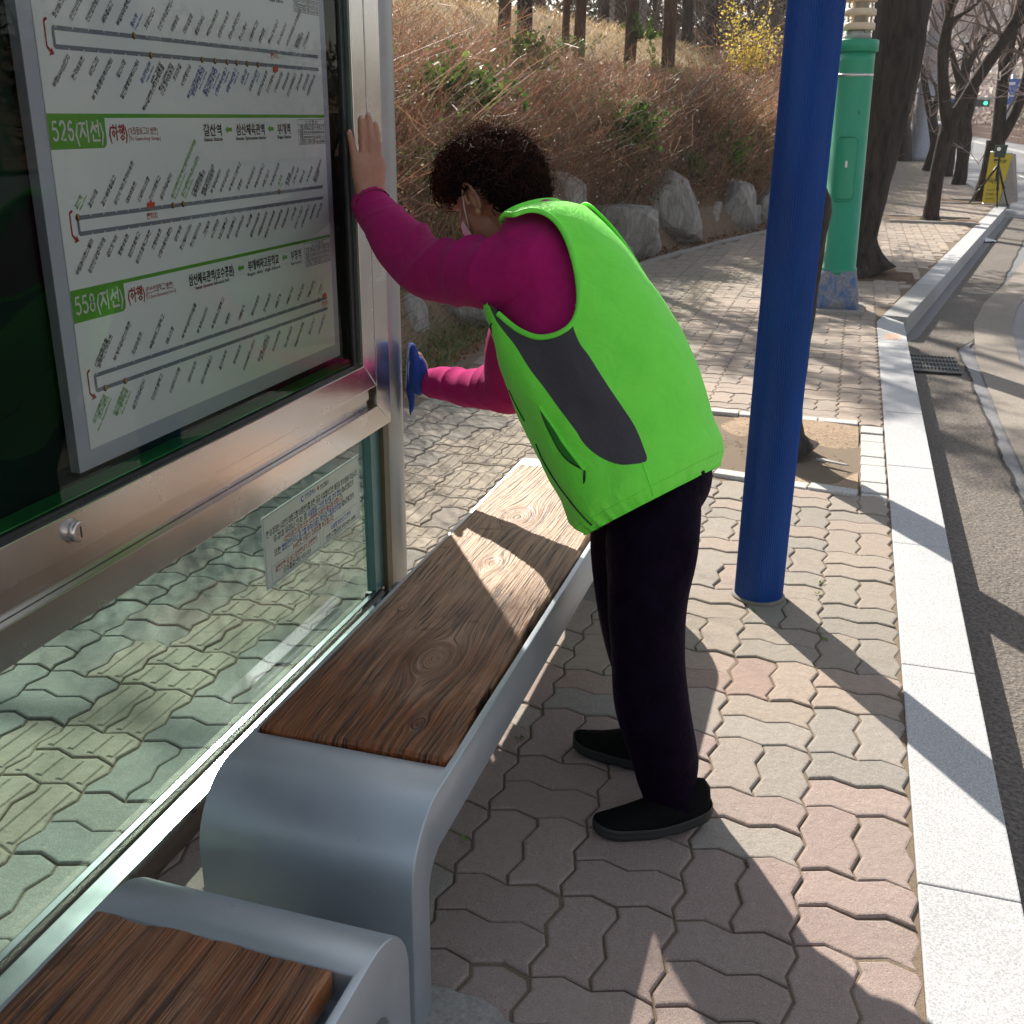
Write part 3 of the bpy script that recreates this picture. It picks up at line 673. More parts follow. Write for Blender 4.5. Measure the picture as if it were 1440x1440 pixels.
rock(-3.0, 13.1, .8, .6, .8, 31, 'dark rock wedged behind the flat-topped block', .1, .5)
rock(-1.9, 15.35, .5, .5, .55, 32, 'pale rock filling the gap beside the small upright one', 0, .8)
rock(-1.42, 16.6, .35, .5, .4, 33, 'low rock between the streaked rock and the blue post', 0, .8)
rock(-2.72, 9.0, .8, .6, .5, 34, 'long low rock behind the fleece sleeve', 0, .85)
rock(-2.62, 10.1, .7, .8, .5, 10, 'grey rock hidden behind the shoulder', 0, .7)
# ================================================================== BUS SHELTER: one fixed thing
shel = empty('bus_shelter', (-1.32, 1.5, 0), 'brushed steel bus shelter wall with a route map case above a glass pane', 'bus shelter')
YA = -1.6
# round grey post with a slightly oval section, socket at its foot
mb = MB(); n = 40; ring = lambda cy, z: [(-1.325 + .050 * math.cos(2 * math.pi * k / n), cy + .066 * math.sin(2 * math.pi * k / n), z) for k in range(n)]
V = ring(3.004, 0) + ring(3.004, 2.6); mb.add(V, [(k, (k + 1) % n, n + (k + 1) % n, n + k) for k in range(n)], 0, True)
post = mb.build('post', M_POST, shel)
mb = MB(); mb.box((-1.375, 2.90, 0), (-1.262, 2.944, .035)); mb.build('foot_socket', M_DARKRUB, post)
# outer frame (mitred), inner hinged frame (mitred)
mb = MB(); mb.prism([(2.937, .611), (2.937, 2.6), (2.842, 2.6), (2.842, .685)][::-1], 'x', -1.36, -1.28); mb.build('outer_frame_upright', M_STEELV, shel, bevel=.0022)
mb = MB(); mb.prism([(YA, .611), (2.9362, .611), (2.8415, .6846), (YA, .6846)][::-1], 'x', -1.36, -1.28); mb.build('outer_frame_rail', M_STEEL, shel, bevel=.0022)
mb = MB(); mb.prism([(2.810, .753), (2.810, 2.6), (2.731, 2.6), (2.731, .828)][::-1], 'x', -1.345, -1.268); mb.build('inner_frame_upright', M_STEELV, shel, bevel=.0022)
mb = MB(); mb.prism([(YA, .753), (2.8092, .753), (2.7305, .8276), (YA, .8276)][::-1], 'x', -1.345, -1.268); inner = mb.build('inner_frame_rail', M_STEEL, shel, bevel=.0022)
# recess between the frames
MB().box((-1.355, YA, .6855), (-1.300, 2.809, .7065)).build('recess_strip', M_STEEL, shel, bevel=.001)
MB().box((-1.355, YA, .7095), (-1.293, 2.809, .7525)).build('recess_strip', M_STEEL, shel, bevel=.001)
MB().box((-1.352, YA, .7065), (-1.308, 2.809, .7095)).build('recess_seam', M_BLACK, shel)
_t = simple('bronze_gap', (.16, .11, .05), .45, .5); MB().box((-1.357, 2.8102, .686), (-1.318, 2.8418, 2.6)).build('upright_gap', _t, shel)
MB().box((-1.36, 2.8095, .686), (-1.319, 2.8415, .76)).build('upright_gap', M_DARKRUB, shel)
MB().box((-1.36, 2.8975, .05), (-1.29, 2.9365, .6105)).build('lower_seal', simple('brown_seal', (.10, .085, .05), .5), shel)
MB().box((-1.335, 2.835, .075), (-1.305, 2.897, .6105)).build('pane_channel', simple('teal_channel', (.10, .20, .21), .35, .3, var=.08), shel, bevel=.001)
# rubber gasket
mb = MB(); mb.box((-1.300, 2.697, .836), (-1.282, 2.7305, 2.6)); mb.box((-1.300, YA, .828), (-1.282, 2.7305, .836)); mb.build('gasket', M_DARKRUB, shel)
mb = MB(); mb.box((-1.282, 2.7225, .8365), (-1.272, 2.7305, 2.6)); mb.build('gasket_lip', simple('green_grey_lip', (.10, .13, .11), .4, .4), shel)
# lock
lk = MB(); lk.tube([(-1.268, 1.48, .793), (-1.264, 1.48, .793)], .0235, 32, 0, False); lk.tube([(-1.264, 1.48, .793), (-1.2545, 1.48, .793), (-1.252, 1.48, .793)], [.0195, .0190, .0165], 32); lk = lk.build('lock', M_STEEL, shel)
MB().box((-1.2525, 1.4785, .783), (-1.2515, 1.4815, .803)).build('keyway', M_BLACK, lk)
# case back and glass
MB().box((-1.352, YA, .830), (-1.340, 2.7295, 2.6)).build('case_back', M_CASEBACK, shel)
me = np_mesh('case_glass', [(-1.288, YA, .832), (-1.288, 2.70, .832), (-1.288, 2.70, 2.6), (-1.288, YA, 2.6)], [(0, 1, 2, 3)], M_CASEGLASS); link('case_glass', me, shel)
# green glowing edge: the case bottom is lined with green sheet
MB().box((-1.338, YA, .837), (-1.292, 2.70, .8395)).build('green_lining', simple('green_lining', (.06, .40, .10), .35, var=.3, scale=4), shel)
# lower pane
me = np_mesh('lower_pane', [(-1.325, YA, .05), (-1.325, 2.84, .05), (-1.325, 2.84, .62), (-1.325, YA, .62)], [(0, 1, 2, 3)], M_PANE); link('lower_pane', me, shel)
# base beam with two bright rails and a groove
mb = MB(); mb.prism([(-1.334, 0), (-1.232, 0), (-1.226, .060), (-1.334, .060)][::-1], 'y', YA, 2.9); mb.build('base_beam', simple('brown_steel', (.34, .28, .24), .35, .9, aniso=(1, .05, 1), scale=30), shel, bevel=.002)
mb = MB(); mb.box((-1.277, YA, .060), (-1.226, 2.93, .077)); mb.build('front_rail', M_ALU, shel, bevel=.002)
mb = MB(); mb.box((-1.314, YA, .060), (-1.296, 2.88, .082)); mb.build('glazing_rail', M_ALU, shel, bevel=.002)
# ---------------- route map board
XB = -1.306
MB().box((-1.330, 1.567, .869), (XB - .003, 2.667, 2.02)).build('map_backing', M_BORDER, shel, bevel=.001)
bd = MB(); bd.box((XB - .0028, 1.601, .906), (XB - .0004, 2.634, 1.99)); board = bd.build('route_map', M_BOARD, shel)
inkb = {}
def ib(c): return inkb.setdefault(c, MB())
LAY = [XB + .0001]
def plate(poly, c, dz=0.):
    b = ib(c); x = XB + .0003 + dz; b.add([(x, y, z) for y, z in poly], [tuple(range(len(poly)))])
def put(body, y, z, size, c, ang=0., fit=None, align='L', bold=0., x0=None, dz=.0006, tgt=None):
    V, F = text_mesh(body, size, bold, size > .02)
    if not len(V): return
    V = V.copy(); w = V[:, 0].max()
    if fit: V[:, 0] *= fit / w; w = fit
    if align == 'R': V[:, 0] -= w
    elif align == 'C': V[:, 0] -= w / 2
    ca, sa = math.cos(math.radians(ang)), math.sin(math.radians(ang))
    Y_ = y + V[:, 0] * ca - V[:, 1] * sa; Z_ = z + V[:, 0] * sa + V[:, 1] * ca
    (tgt or ib(c)).add(np.stack([np.full(len(V), (XB if x0 is None else x0) + dz), Y_, Z_], -1), F)
def rounded(y0, y1, z0, z1, r):
    p = [(y0, z1), (y0, z0)]
    for k in range(7): a = -math.pi / 2 + math.pi / 2 * k / 6; p.append((y1 - r + r * math.cos(a), z0 + r + r * math.sin(a)))
    return p + [(y1, z1)]
def loop(yl, yr, zt, zb, tops, bots, dots_t=(), dots_b=(), here=None, here_up=True):
    g = 'grey'; th = .0076
    plate([(yl, zt - th), (yr, zt - th), (yr, zt), (yl + .004, zt), (yl, zt - .004)], g); plate([(yl + .004, zb), (yr, zb), (yr, zb + th), (yl, zb + th), (yl, zb + .004)], g); plate([(yl, zb + .006), (yl + .0062, zb + .006), (yl + .0062, zt - .006), (yl, zt - .006)], g, .00005)
    for y in tops: plate([(y - .0028, zt + .0004), (y, zt - .0042), (y + .0028, zt + .0004)], 'white', .0002)
    for y in bots: plate([(y - .0028, zb - .0004), (y + .0028, zb - .0004), (y, zb + .0042)], 'white', .0002)
    for y, z in [(d, zt - .003) for d in dots_t] + [(d, zb + .003) for d in dots_b]:
        circ = [(y + .0062 * math.cos(a), z + .0062 * math.sin(a)) for a in np.linspace(0, 6.283, 17)[:-1]]; plate(circ, 'black', .0003)
        plate([(y + .0052 * math.cos(a), z + .0052 * math.sin(a)) for a in np.linspace(-1.2, 1.9, 9)], 'gold', .00035); plate([(y + .0050 * math.cos(a), z + .0050 * math.sin(a)) for a in np.linspace(1.9, 3.5, 6)], 'red', .00035)
    # red turning arrow at the left
    a0 = yl - .0185; b = .0034
    plate([(a0, zb + .002), (a0 + b, zb + .004), (a0 + b, zt + .004), (a0 + .010, zt + .0075), (a0 + .010, zt + .011), (a0 + .004, zt + .010), (a0, zt + .006)], 'red'); plate([(a0, zb + .002), (a0 + b, zb + .004), (a0 + .012, zb - .003), (a0 + .008, zb - .006)], 'red', .0001)
    plate([(a0 + .005, zb - .011), (a0 + .018, zb - .008), (a0 + .012, zb + .002)], 'red', .0002)
    if here:
        y = here; z = zt if here_up else zb; s = 1 if here_up else -1
        for dx, r in ((0, .008), (-.009, .005), (.009, .005)): plate([(y + dx + r * math.cos(a) * .8, z + s * .004 + r * math.sin(a)) for a in np.linspace(0, 6.283, 11)[:-1]], 'orange', .0003)
        put('현위치', y, z - s * .018 - (.004 if here_up else -.002), .0125, 'orange', align='C', bold=.0003)
NM = ['부평구청역', '갈산시장', '갈산새마을금고', '삼산사거리.한국아파트', '대보아파트', '신성미소지움', '진산초등학교', '삼산주공4단지']
def labels(ys_, names, z, up, c='black', sz=.0104, two=None):
    for i, y in enumerate(ys_):
        nm = names[i % len(names)]
        if nm is None: continue
        if isinstance(nm, tuple): nm, cc = nm[0], nm[1]
        else: cc = c
        lines = nm.split('|')
        for k, ln in enumerate(lines):
            small = ln.startswith('~'); ln = ln.lstrip('~'); s_ = sz * (.62 if small else 1)
            o_ = k * .0108
            if up: put(ln, y + .001 + o_ * .75, z + .010 - o_ * .75 * .4, s_, cc, 46, bold=.00012)
            else: put(ln, y + .003 + o_ * .75 - .004, z - .012 - o_ * .4, s_, cc, 46, align='R', bold=.00012)
def route(zt, tag_, sub, sub2, dests, tb):
    plate([(1.601, zt - .004), (2.634, zt - .004), (2.634, zt + .003), (1.601, zt + .003)], 'green'); plate(rounded(1.601, 1.752, zt - .055, zt - .001, .012), 'green', .00008)
    put(tag_, 1.607, zt - .041, .04, 'white', fit=.139, bold=.0009)
    put('(하행)', 1.760, zt - .041, .031, 'red', fit=.055, bold=.0005); put(sub, 1.818, zt - .033, .014, 'red', fit=.092); put(sub2, 1.818, zt - .044, .010, 'red', fit=.10)
    for (y0, y1, ko, en) in dests:
        put(ko, y0, zt - .038, .026, 'black', fit=y1 - y0, bold=.0006); put(en, (y0 + y1) / 2, zt - .050, .0105, 'black', fit=(y1 - y0) * (1.06 if len(ko) < 12 else .75), align='C', bold=.0003)
    for (y0, y1, _, _), (y2, _, _, _) in zip(dests, dests[1:]):
        m = (y1 + y2) / 2; z = zt - .028; plate([(m - .014, z), (m - .004, z + .008), (m - .004, z + .004), (m + .013, z + .004), (m + .013, z - .004), (m - .004, z - .004), (m - .004, z - .008)], 'green')
    # timetable box
    y0, y1, z1, z0 = tb; nrow = 5
    for k in range(nrow + 1):
        z = z0 + (z1 - z0) * k / nrow; plate([(y0, z - .0006), (y1, z - .0006), (y1, z + .0006), (y0, z + .0006)], 'grey')
    for yv in (y0, y1, y0 + .022, y0 + .075, y1 - .028): plate([(yv - .0005, z0), (yv + .0005, z0), (yv + .0005, z1 - (0 if yv in (y0, y1) else (z1 - z0) / nrow)), (yv - .0005, z1 - (0 if yv in (y0, y1) else (z1 - z0) / nrow))], 'grey')
    rows = ['노 선 정 보', '구분 (평일)인가대수 배차간격', '평일 05:30-22:50 05:30-23:00 10-18', '휴일 05:40-22:40 05:50-22:50 12-20', '버스회사  신동아교통 032-511-7788']
    for k, tx in enumerate(rows): put(tx, (y0 + y1) / 2, z1 - (k + .8) * (z1 - z0) / nrow, .0085, 'black', fit=(y1 - y0) * (.45 if k == 0 else .92), align='C', bold=.0002)
lt1 = ['화성파크드림', '인천성모병원', '인천성모병원후문', '새마을금고', '부일여자중학교', ('동수역|~Dongsu Station', 'blue'), '희망천입구', '인천가족공원입구', '부평농장', '대림실업앞', '동암주유소', '백산사이아파트', '대동우신아파트', '만수1동주민센터', '만수소방서', '신명보육교회', '경원대로', '동수사거리입구', '동수주공3단지', '이마트부평점.이주홈플러스', '부평공원|연수아파트', '산곡아파트']
lb1 = ['부평LH1(2)단지', '한국아파트', '비전교회', '부개1동행정복지센터', '일신시장', '일신동행정복지센터', ('송내역남부|~Songnae Station', 'blue'), '법원.검찰청|북사골문화센터.한빛마을', '북사골문화센터|신경.삼익아파트', '포도마을', 'KT중동지사', ('부천시청역2번출구|중앙공원앞.현대|~Bucheon City Hall', 'blue'), ('부천시청역서울|중앙공원앞.현대|~Bucheon Jungang', 'blue'), ('신중동역3번출구|~Sinjungdong', 'blue'), ('상동역4번출구|~Sangdong Stn', 'blue'), ('상동시장|~Sangdong Mkt', 'blue'), ('상동호수공원|~Lake Park', 'blue'), '삼산주공아파트', '진산초등학교', '신성미소지움', '대보아파트', '삼산새마을금고', '갈산아파트', '청천아파트', '이편한세상1차']
T1 = [1.652 + .0424 * k for k in range(22)]; B1 = [1.679, 1.718, 1.757, 1.796, 1.835, 1.875, 1.913, 1.947, 1.982, 2.014, 2.049, 2.089, 2.138, 2.186, 2.225, 2.269, 2.316, 2.36, 2.395, 2.43, 2.464, 2.497, 2.531, 2.565, 2.596]
loop(1.641, 2.614, 1.632, 1.595, [t for i, t in enumerate(T1) if i != 5], [b for i, b in enumerate(B1) if i not in (6, 11, 12, 13, 14, 15, 16, 18)], [1.866], [1.913, 2.089, 2.138, 2.186, 2.225, 2.269, 2.316], 2.395, False)
labels(T1, lt1, 1.632, True); labels(B1, lb1, 1.595, False)
route(1.784, '517(지선)', '[가좌동차고지 방면]', '[To Gajwa-dong Garage]', [(2.20, 2.33, '송내역남부', 'Songnae Station'), (2.386, 2.449, '부개역', 'Bugae Station')], (2.50, 2.645 - .012, 1.779, 1.722))
route(1.4905, '526(지선)', '[가좌동차고지 방면]', '[To Gajwa-dong Garage]', [(2.072, 2.142, '갈산역', 'Galsan Station'), (2.202, 2.326, '삼산체육관역', 'Samsan Gymnasium Station'), (2.386, 2.449, '부개역', 'Bugae Station')], (2.490, 2.633, 1.482, 1.425))
lt2 = [('갈산역|~Galsan Station', 'leaf')] + NM[1:] + [('삼산체육관역.벽산블루밍아파트앞|~Samsan Gymnasium Station', 'leaf'), ('삼산체육관역(호수공원)|~Samsan Gym Station', 'leaf'), '신명보람마을|삼부한신아파트', '부평기적의도서관|삼부한신아파트', '부개주공4단지', '부개주공6단지', '부개여자고등학교', '영풍원', '부개주공7단지', '부평여자중학교', '부흥고입구', '부개동일아파트', ('부개역|~Bugae', 'leaf'), '부개3동|행정복지센터', '신복사거리', '동암시장', '부개아파트', '일신주공아파트|성모병원']
lb2 = ['우림라이온스밸리', '청천천공영주차장', '공단오거리', '풍병아파트', '청천초등학교', '청천초등학교후문', '인향아파트', '신명자동차(흥원)', '청천농장', '한신빌리지(하)', '한신빌리지(C)', '그린빌라', '사구문회관', '가정고등학교', '하나초등학교', '청천푸르지오', '가나유통', '금호이수아파트', '우림필유아파트', '마장사거리아파트', '산곡아파트앞', '뫼골놀이공원', '산곡시장', '산곡고가교입구', '산곡여자중학교', '현대백화점', '가좌역교회']
T2 = [1.645] + [1.682 + .0365 * k for k in range(25)]; B2 = [1.681 + .0353 * k for k in range(27)]
loop(1.643, 2.605, 1.324, 1.289, [t for i, t in enumerate(T2) if i not in (0, 6, 8, 9, 20)], B2, [1.646, T2[8], T2[9], T2[20]], [], T2[6], True)
labels(T2, lt2, 1.324, True, sz=.0100); labels(B2, lb2, 1.289, False, sz=.0100)
route(1.1955, '558(지선)', '[진산초등학교 방면]', '[To Jinsan Elementary School]', [(1.968, 2.147, '삼산체육관역(호수공원)', 'Samsan Gymnasium Station(Lake Park)'), (2.208, 2.352, '부개여자고등학교', 'Bugae Girls` High School'), (2.413, 2.466, '부평역', 'Bupyeong Station')], (2.486, 2.630, 1.189, 1.131))
lt3 = ['신명보람마을|삼부한신아파트', '부개주공3단지후문', '오성아파트', '부광여자고등학교', '테니스장', '부개주공7단지앞동', '부개주공6단지', '부개여자고등학교', '영풍원', '대동상가', '동아2아파트', '한국아파트', '부흥고가', '부흥오거리', '부흥사거리', '부평시장역', ('부평역|~Bupyeong', 'leaf')]
lb3 = [('삼산체육관역|(호수공원)|~Samsan Gymnasium Station', 'leaf'), ('삼산체육관역|벽산블루밍앞|~Samsan Gym Station', 'leaf'), '삼산주공4단지', '진산초등학교', '신성미소지움', '대보아파트', '삼산새마을금고', '갈산아파트', '한국아파트', '이안아파트1.2단지', '갈산중.고등학교|갈산주공1단지', '우성아파트앞', '뉴서울아파트', '욱일2차아파트앞', '갈산고가교', '산곡초등학교']
T3 = [1.644 + .0567 * k for k in range(17)]; B3 = [1.662, 1.723] + [1.786 + .0615 * k for k in range(14)]
loop(1.635, 2.598, 1.042, 1.006, T3[:-1], B3[2:-1], [T3[-1]], B3[:2], 2.584, True)
labels(T3, lt3, 1.042, True); labels(B3, lb3, 1.006, False)
for c, b in inkb.items(): b.build('map_' + {'grey': 'route_lines', 'green': 'title_bands', 'white': 'white_lettering', 'gold': 'transfer_dots', 'orange': 'place_markers', 'red': 'red_lettering', 'black': 'stop_names', 'blue': 'blue_stop_names', 'leaf': 'green_stop_names'}.get(c, c), M_INK[c], board)
# ---------------- notice sticker on the lower pane
XS = -1.3235
_t = NT('sticker_film'); _t.set(Base_Color=(.66, .68, .62), Roughness=.45); tr_ = _t.n('ShaderNodeBsdfTranslucent'); tr_.inputs[0].default_value = (.62, .66, .6, 1); mx_ = _t.n('ShaderNodeMixShader'); mx_.inputs[0].default_value = .25; _t.l(_t.b.outputs[0], mx_.inputs[1]); _t.l(tr_.outputs[0], mx_.inputs[2]); _t.l(mx_.outputs[0], _t.out.inputs[0])
sb = MB(); sb.box((XS - .0009, 2.212, .347), (XS, 2.784, .546)); st = sb.build('notice_sticker', _t.m, shel)
SM = {}
def sbm(c): return SM.setdefault(c, MB())
def sput(body, y, z, s, c, fit): put(body, y, z, s, c, 0, fit, bold=.0003, x0=XS, dz=.0006, tgt=sbm(c))
def sline(y0, z0, y1, z1, c, w=.0009):
    sbm(c).add([(XS + .0005, y0 - (w if y0 == y1 else 0), z0 - (w if z0 == z1 else 0)), (XS + .0005, y1 + (w if y0 == y1 else 0), z0 - (w if z0 == z1 else 0)), (XS + .0005, y1 + (w if y0 == y1 else 0), z1 + (w if z0 == z1 else 0)), (XS + .0005, y0 - (w if y0 == y1 else 0), z1 + (w if z0 == z1 else 0))], [(0, 1, 2, 3)])
sput('본 승강대는 시민의 대중교통 이용편의를 위한 공공 시설물이므로 깨끗하게 이용해 주십시오.', 2.228, .487, .02, 'black', .545)
sput('승강대 유리나 의자 등', 2.262, .4645, .0195, 'black', .185); sput('시설물을 고의로 파손할 경우 형법', 2.452, .4645, .0195, 'blue', .205); sput('제367조에 의거', 2.662, .4645, .0195, 'black', .08)
sput('12년이하의 징역 또는 2천만원 이하의 벌금에 처합니다.', 2.312, .445, .0185, 'red', .36)
sput('또한', 2.262, .4245, .0195, 'black', .034); sput('불법전단지나 광고를 부착시에도 옥외광고물등관리법', 2.302, .4245, .0195, 'blue', .35); sput('제20조에 의거', 2.658, .4245, .0195, 'black', .083)
sput('500만원 이하의 과태료를 부과합니다.', 2.36, .406, .018, 'red', .247)
sput('일반민원 및 버스정보안내기 관련문의', 2.262, .380, .018, 'red', .235); sput('미추홀콜센터 032-120', 2.302, .360, .018, 'black', .155)
sput('시설물 파손신고 문의', 2.583, .379, .015, 'blue', .132); sput('인천교통공사 032-420-1600', 2.552, .358, .016, 'black', .195)
sput('인천광역시', 2.442, .521, .015, 'blue', .06); sput('인천교통공사', 2.531, .519, .0135, 'black', .054)
sbm('blue').add([(XS + .0005, 2.428 + r * math.cos(a), .526 + r * 1.0 * math.sin(a)) for r, a in [(.009, t) for t in np.linspace(.9, 5.6, 14)] + [(.0045, t) for t in np.linspace(5.2, 1.2, 10)]], [(i, i + 1, 23 - int((i + 1) * 9 / 13), 23 - int(i * 9 / 13)) for i in range(13)])
sbm('red').add([(XS + .0005, 2.519 + .005 * math.cos(a), .526 + .006 * math.sin(a)) for a in np.linspace(0, 6.283, 9)[:-1]], [tuple(range(8))])
for a in ((2.217, .352, 2.779, .352), (2.217, .541, 2.779, .541), (2.217, .352, 2.217, .541), (2.779, .352, 2.779, .541)): sline(*a, 'sky', .0007)
for y0, y1, z0, z1 in ((2.243, 2.515, .355, .401), (2.537, 2.765, .353, .400)):
    for a in ((y0, z0, y1, z0), (y0, z1, y1, z1), (y0, z0, y0, z1), (y1, z0, y1, z1)): sline(*a, 'grey', .0005)
for c, b in SM.items(): b.build({'black': 'black_lettering', 'blue': 'blue_lettering', 'red': 'red_lettering', 'sky': 'border_line', 'grey': 'box_lines'}[c], M_INK[c], st)

# ================================================================== BENCHES
def bench_frame(name, x0, x1, ya, yb, py0, py1, parent, top=.43, band=.115, leg=.075, r=.125):
    """bent sheet-steel hoop: leg, rounded shoulder, seat, shoulder, leg; recess cut for the plank"""
    o = [(ya, 0.)]; i = [(ya + leg, 0.)]
    for k in range(13): a = math.pi - math.pi / 2 * k / 12; o.append((ya + r + r * math.cos(a), top - r + r * math.sin(a)))
    for k in range(9): a = math.pi - math.pi / 2 * k / 8; i.append((ya + leg + .06 + .06 * math.cos(a), top - band - .06 + .06 * math.sin(a)))
    for k in range(13): a = math.pi / 2 - math.pi / 2 * k / 12; o.append((yb - r + r * math.cos(a), top - r + r * math.sin(a)))
    for k in range(9): a = math.pi / 2 - math.pi / 2 * k / 8; i.append((yb - leg - .06 + .06 * math.cos(a), top - band - .06 + .06 * math.sin(a)))
    o.append((yb, 0.)); i.append((yb - leg, 0.)); poly = o + i[::-1]
    mb = MB(); mb.prism(poly, 'x', x0, x1); f = mb.build(name, M_BENCH, parent)
    bm = bmesh.new(); bm.from_mesh(f.data); bmesh.ops.recalc_face_normals(bm, faces=bm.faces); bm.to_mesh(f.data); bm.free()
    c = MB().box((x0 + .012, py0 - .006, top - .05), (x1 - .014, py1 + .006, top + .1)).build('cutter', M_BENCH, None)
    b = f.modifiers.new('b', 'BOOLEAN'); b.operation = 'DIFFERENCE'; b.object = c; b.solver = 'EXACT'
    v = f.modifiers.new('v', 'BEVEL'); v.width = .004; v.segments = 3; v.limit_method = 'ANGLE'; v.angle_limit = math.radians(50)
    dg = bpy.context.evaluated_depsgraph_get(); m2 = bpy.data.meshes.new_from_object(f.evaluated_get(dg)); f.modifiers.clear(); f.data = m2
    bpy.data.objects.remove(c)
    m2.polygons.foreach_set('use_smooth', [True] * len(m2.polygons)); m2.set_sharp_from_angle(angle=math.radians(28)); return f
def plank_mat(name, dark, light, lit_y, lit_amt):
    t = NT(name); psi = t.attr('psi').outputs['Fac']; al = t.attr('along').outputs['Fac']; kn = t.attr('knot').outputs['Fac']; relief = t.attr('relief').outputs['Fac']
    cb = t.n('ShaderNodeCombineXYZ'); t.l(t.math('MULTIPLY', psi, 1.), cb.inputs[0]); t.l(t.math('MULTIPLY', al, .022), cb.inputs[1])
    fine = t.noise(cb.outputs[0], 190, 3, .6, .3); med = t.noise(cb.outputs[0], 60, 4, .7)
    pos = t.coord(); big = t.noise(pos, 4.2, 5, .62); patch = t.noise(pos, 13, 5, .6, .6)
    worn_lit = t.math('ADD', t.math('MULTIPLY', t.math('SUBTRACT', al, lit_y), lit_amt), t.math('ADD', t.math('MULTIPLY', big, 1.1), t.math('MULTIPLY', relief, .28)))  # sunlight painted in: paler towards the far end, mixed with patchy varnish wear
    w = t.ramp(worn_lit, [(.42, 0.), (.85, 1.)])
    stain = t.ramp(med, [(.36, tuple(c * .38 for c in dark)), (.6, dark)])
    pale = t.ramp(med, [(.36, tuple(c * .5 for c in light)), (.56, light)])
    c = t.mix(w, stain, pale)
    c = t.mix(t.ramp(patch, [(.60, 0.), (.70, .75)]), c, tuple(c_ * .35 for c_ in dark))
    crack = t.ramp(fine, [(.38, 1.), (.45, 0.)]); c = t.mix(t.math('MULTIPLY', crack, .95), c, (.022, .012, .008))
    c = t.mix(t.math('MULTIPLY', kn, .55), c, (.30, .15, .075))
    t.set(Base_Color=c, Roughness=t.ramp(worn_lit, [(.35, .28), (.9, .52)])); t.b.inputs['Specular IOR Level'].default_value = .5
    h = t.math('ADD', t.math('MULTIPLY', fine, 1.), t.math('MULTIPLY', med, 1.2))
    t.bump(h, 1., .0065); return t.m
def plank(name, x0, x1, y0, y1, z, th, knots, mat, parent, seed, sway):
    nx, ny = 150, int((y1 - y0) / .0035); u = np.linspace(0, 1, nx); v = np.linspace(0, 1, ny)
    U, Vv = np.meshgrid(u, v, indexing='ij'); X = x0 + (x1 - x0) * U; Y = y0 + (y1 - y0) * Vv
    # ragged right edge and ends
    edge = vnoise(np.c_[Y.ravel() * 1., Y.ravel() * .3], 16, seed, .0035).reshape(Y.shape) + vnoise(np.c_[Y.ravel(), Y.ravel()], 60, seed + 1, .0012).reshape(Y.shape)
    X = X + edge * np.clip((U - .9) * 10, 0, 1) - .3 * edge * np.clip((.1 - U) * 10, 0, 1)
    Y = Y + vnoise(np.c_[X.ravel(), X.ravel() * .2], 45, seed + 2, .003).reshape(Y.shape) * (np.clip((.01 - Vv) * 100, 0, 1) + np.clip((Vv - .99) * 100, 0, 1))
    psi = X + sway * np.sin(Y * 2.1 + seed) + .35 * sway * np.sin(Y * 5.3); kn = np.zeros_like(X)
    for (kx, ky, kr, ks) in knots:
        dx = X - kx; dy = (Y - ky) / 1.9; r2 = dx ** 2 + dy ** 2; r = np.sqrt(r2) + 1e-6
        psi = psi - dx * (kr ** 2 / np.maximum(r2, kr ** 2 * .5)) * np.exp(-np.maximum(r - kr, 0) / (kr * 4.5)) * 1.15
        ins = np.clip((kr - r) / (kr * .35), 0, 1); psi = psi * (1 - ins) + ins * (kx + r * .9); kn = np.maximum(kn, ins * ks)
    g = np.zeros_like(X)
    for fq, am in ((260, .5), (430, .3), (120, .5), (71, .5)): g += am * np.sin(psi * fq + 2.2 * np.sin(psi * fq * .13 + seed) + .6 * np.sin(Y * 3 + psi * 40))
    relief = .5 + .5 * g / 1.4
    e = np.minimum(np.minimum(U, 1 - U) * (x1 - x0), np.minimum(Vv, 1 - Vv) * (y1 - y0)); rnd_ = -np.clip(.008 - e, 0, .008) ** 2 / .008 * .8
    Z = z + g * .0009 + rnd_ - kn * .0006 + vnoise(np.c_[X.ravel(), Y.ravel()], 6, seed + 4, .0012).reshape(X.shape)
    P = np.stack([X, Y, Z], -1).reshape(-1, 3); n0 = len(P); Fq = grid_faces(nx, ny)[:, ::-1]
    idx = np.arange(n0).reshape(nx, ny); loopi = np.concatenate([idx[:, 0], idx[-1, 1:], idx[-2::-1, -1], idx[0, -2:0:-1]])
    low = P[loopi].copy(); low[:, 2] = z - th; P = np.concatenate([P, low]); m = len(loopi); a = np.arange(m); side = np.stack([loopi[a], n0 + a, n0 + (a + 1) % m, loopi[(a + 1) % m]], -1)[:, ::-1]
    at = {'psi': np.concatenate([psi.ravel(), psi.ravel()[loopi]]), 'along': P[:, 1], 'knot': np.concatenate([kn.ravel(), kn.ravel()[loopi]]), 'relief': np.concatenate([relief.ravel(), relief.ravel()[loopi]])}
    me = np_mesh(name, P, [np.concatenate([Fq, side])], mat, attrs=at); me.polygons.foreach_set('use_smooth', [True] * len(me.polygons)); me.set_sharp_from_angle(angle=math.radians(50)); return link(name, me, parent)
M_PLA = plank_mat('worn_timber_lit_end', (.30, .098, .030), (.52, .31, .19), 2.05, .6)
M_PLB = plank_mat('dark_varnished_timber', (.30, .098, .026), (.40, .21, .11), 1.6, .35)
ba = empty('long_bench', (-.755, 2.3, 0), 'long silver waterfall bench with a knotty brown plank beside the woman', 'bench')
bench_frame('steel_frame', -.952, -.557, 1.305, 3.37, 1.505, 3.18, ba)
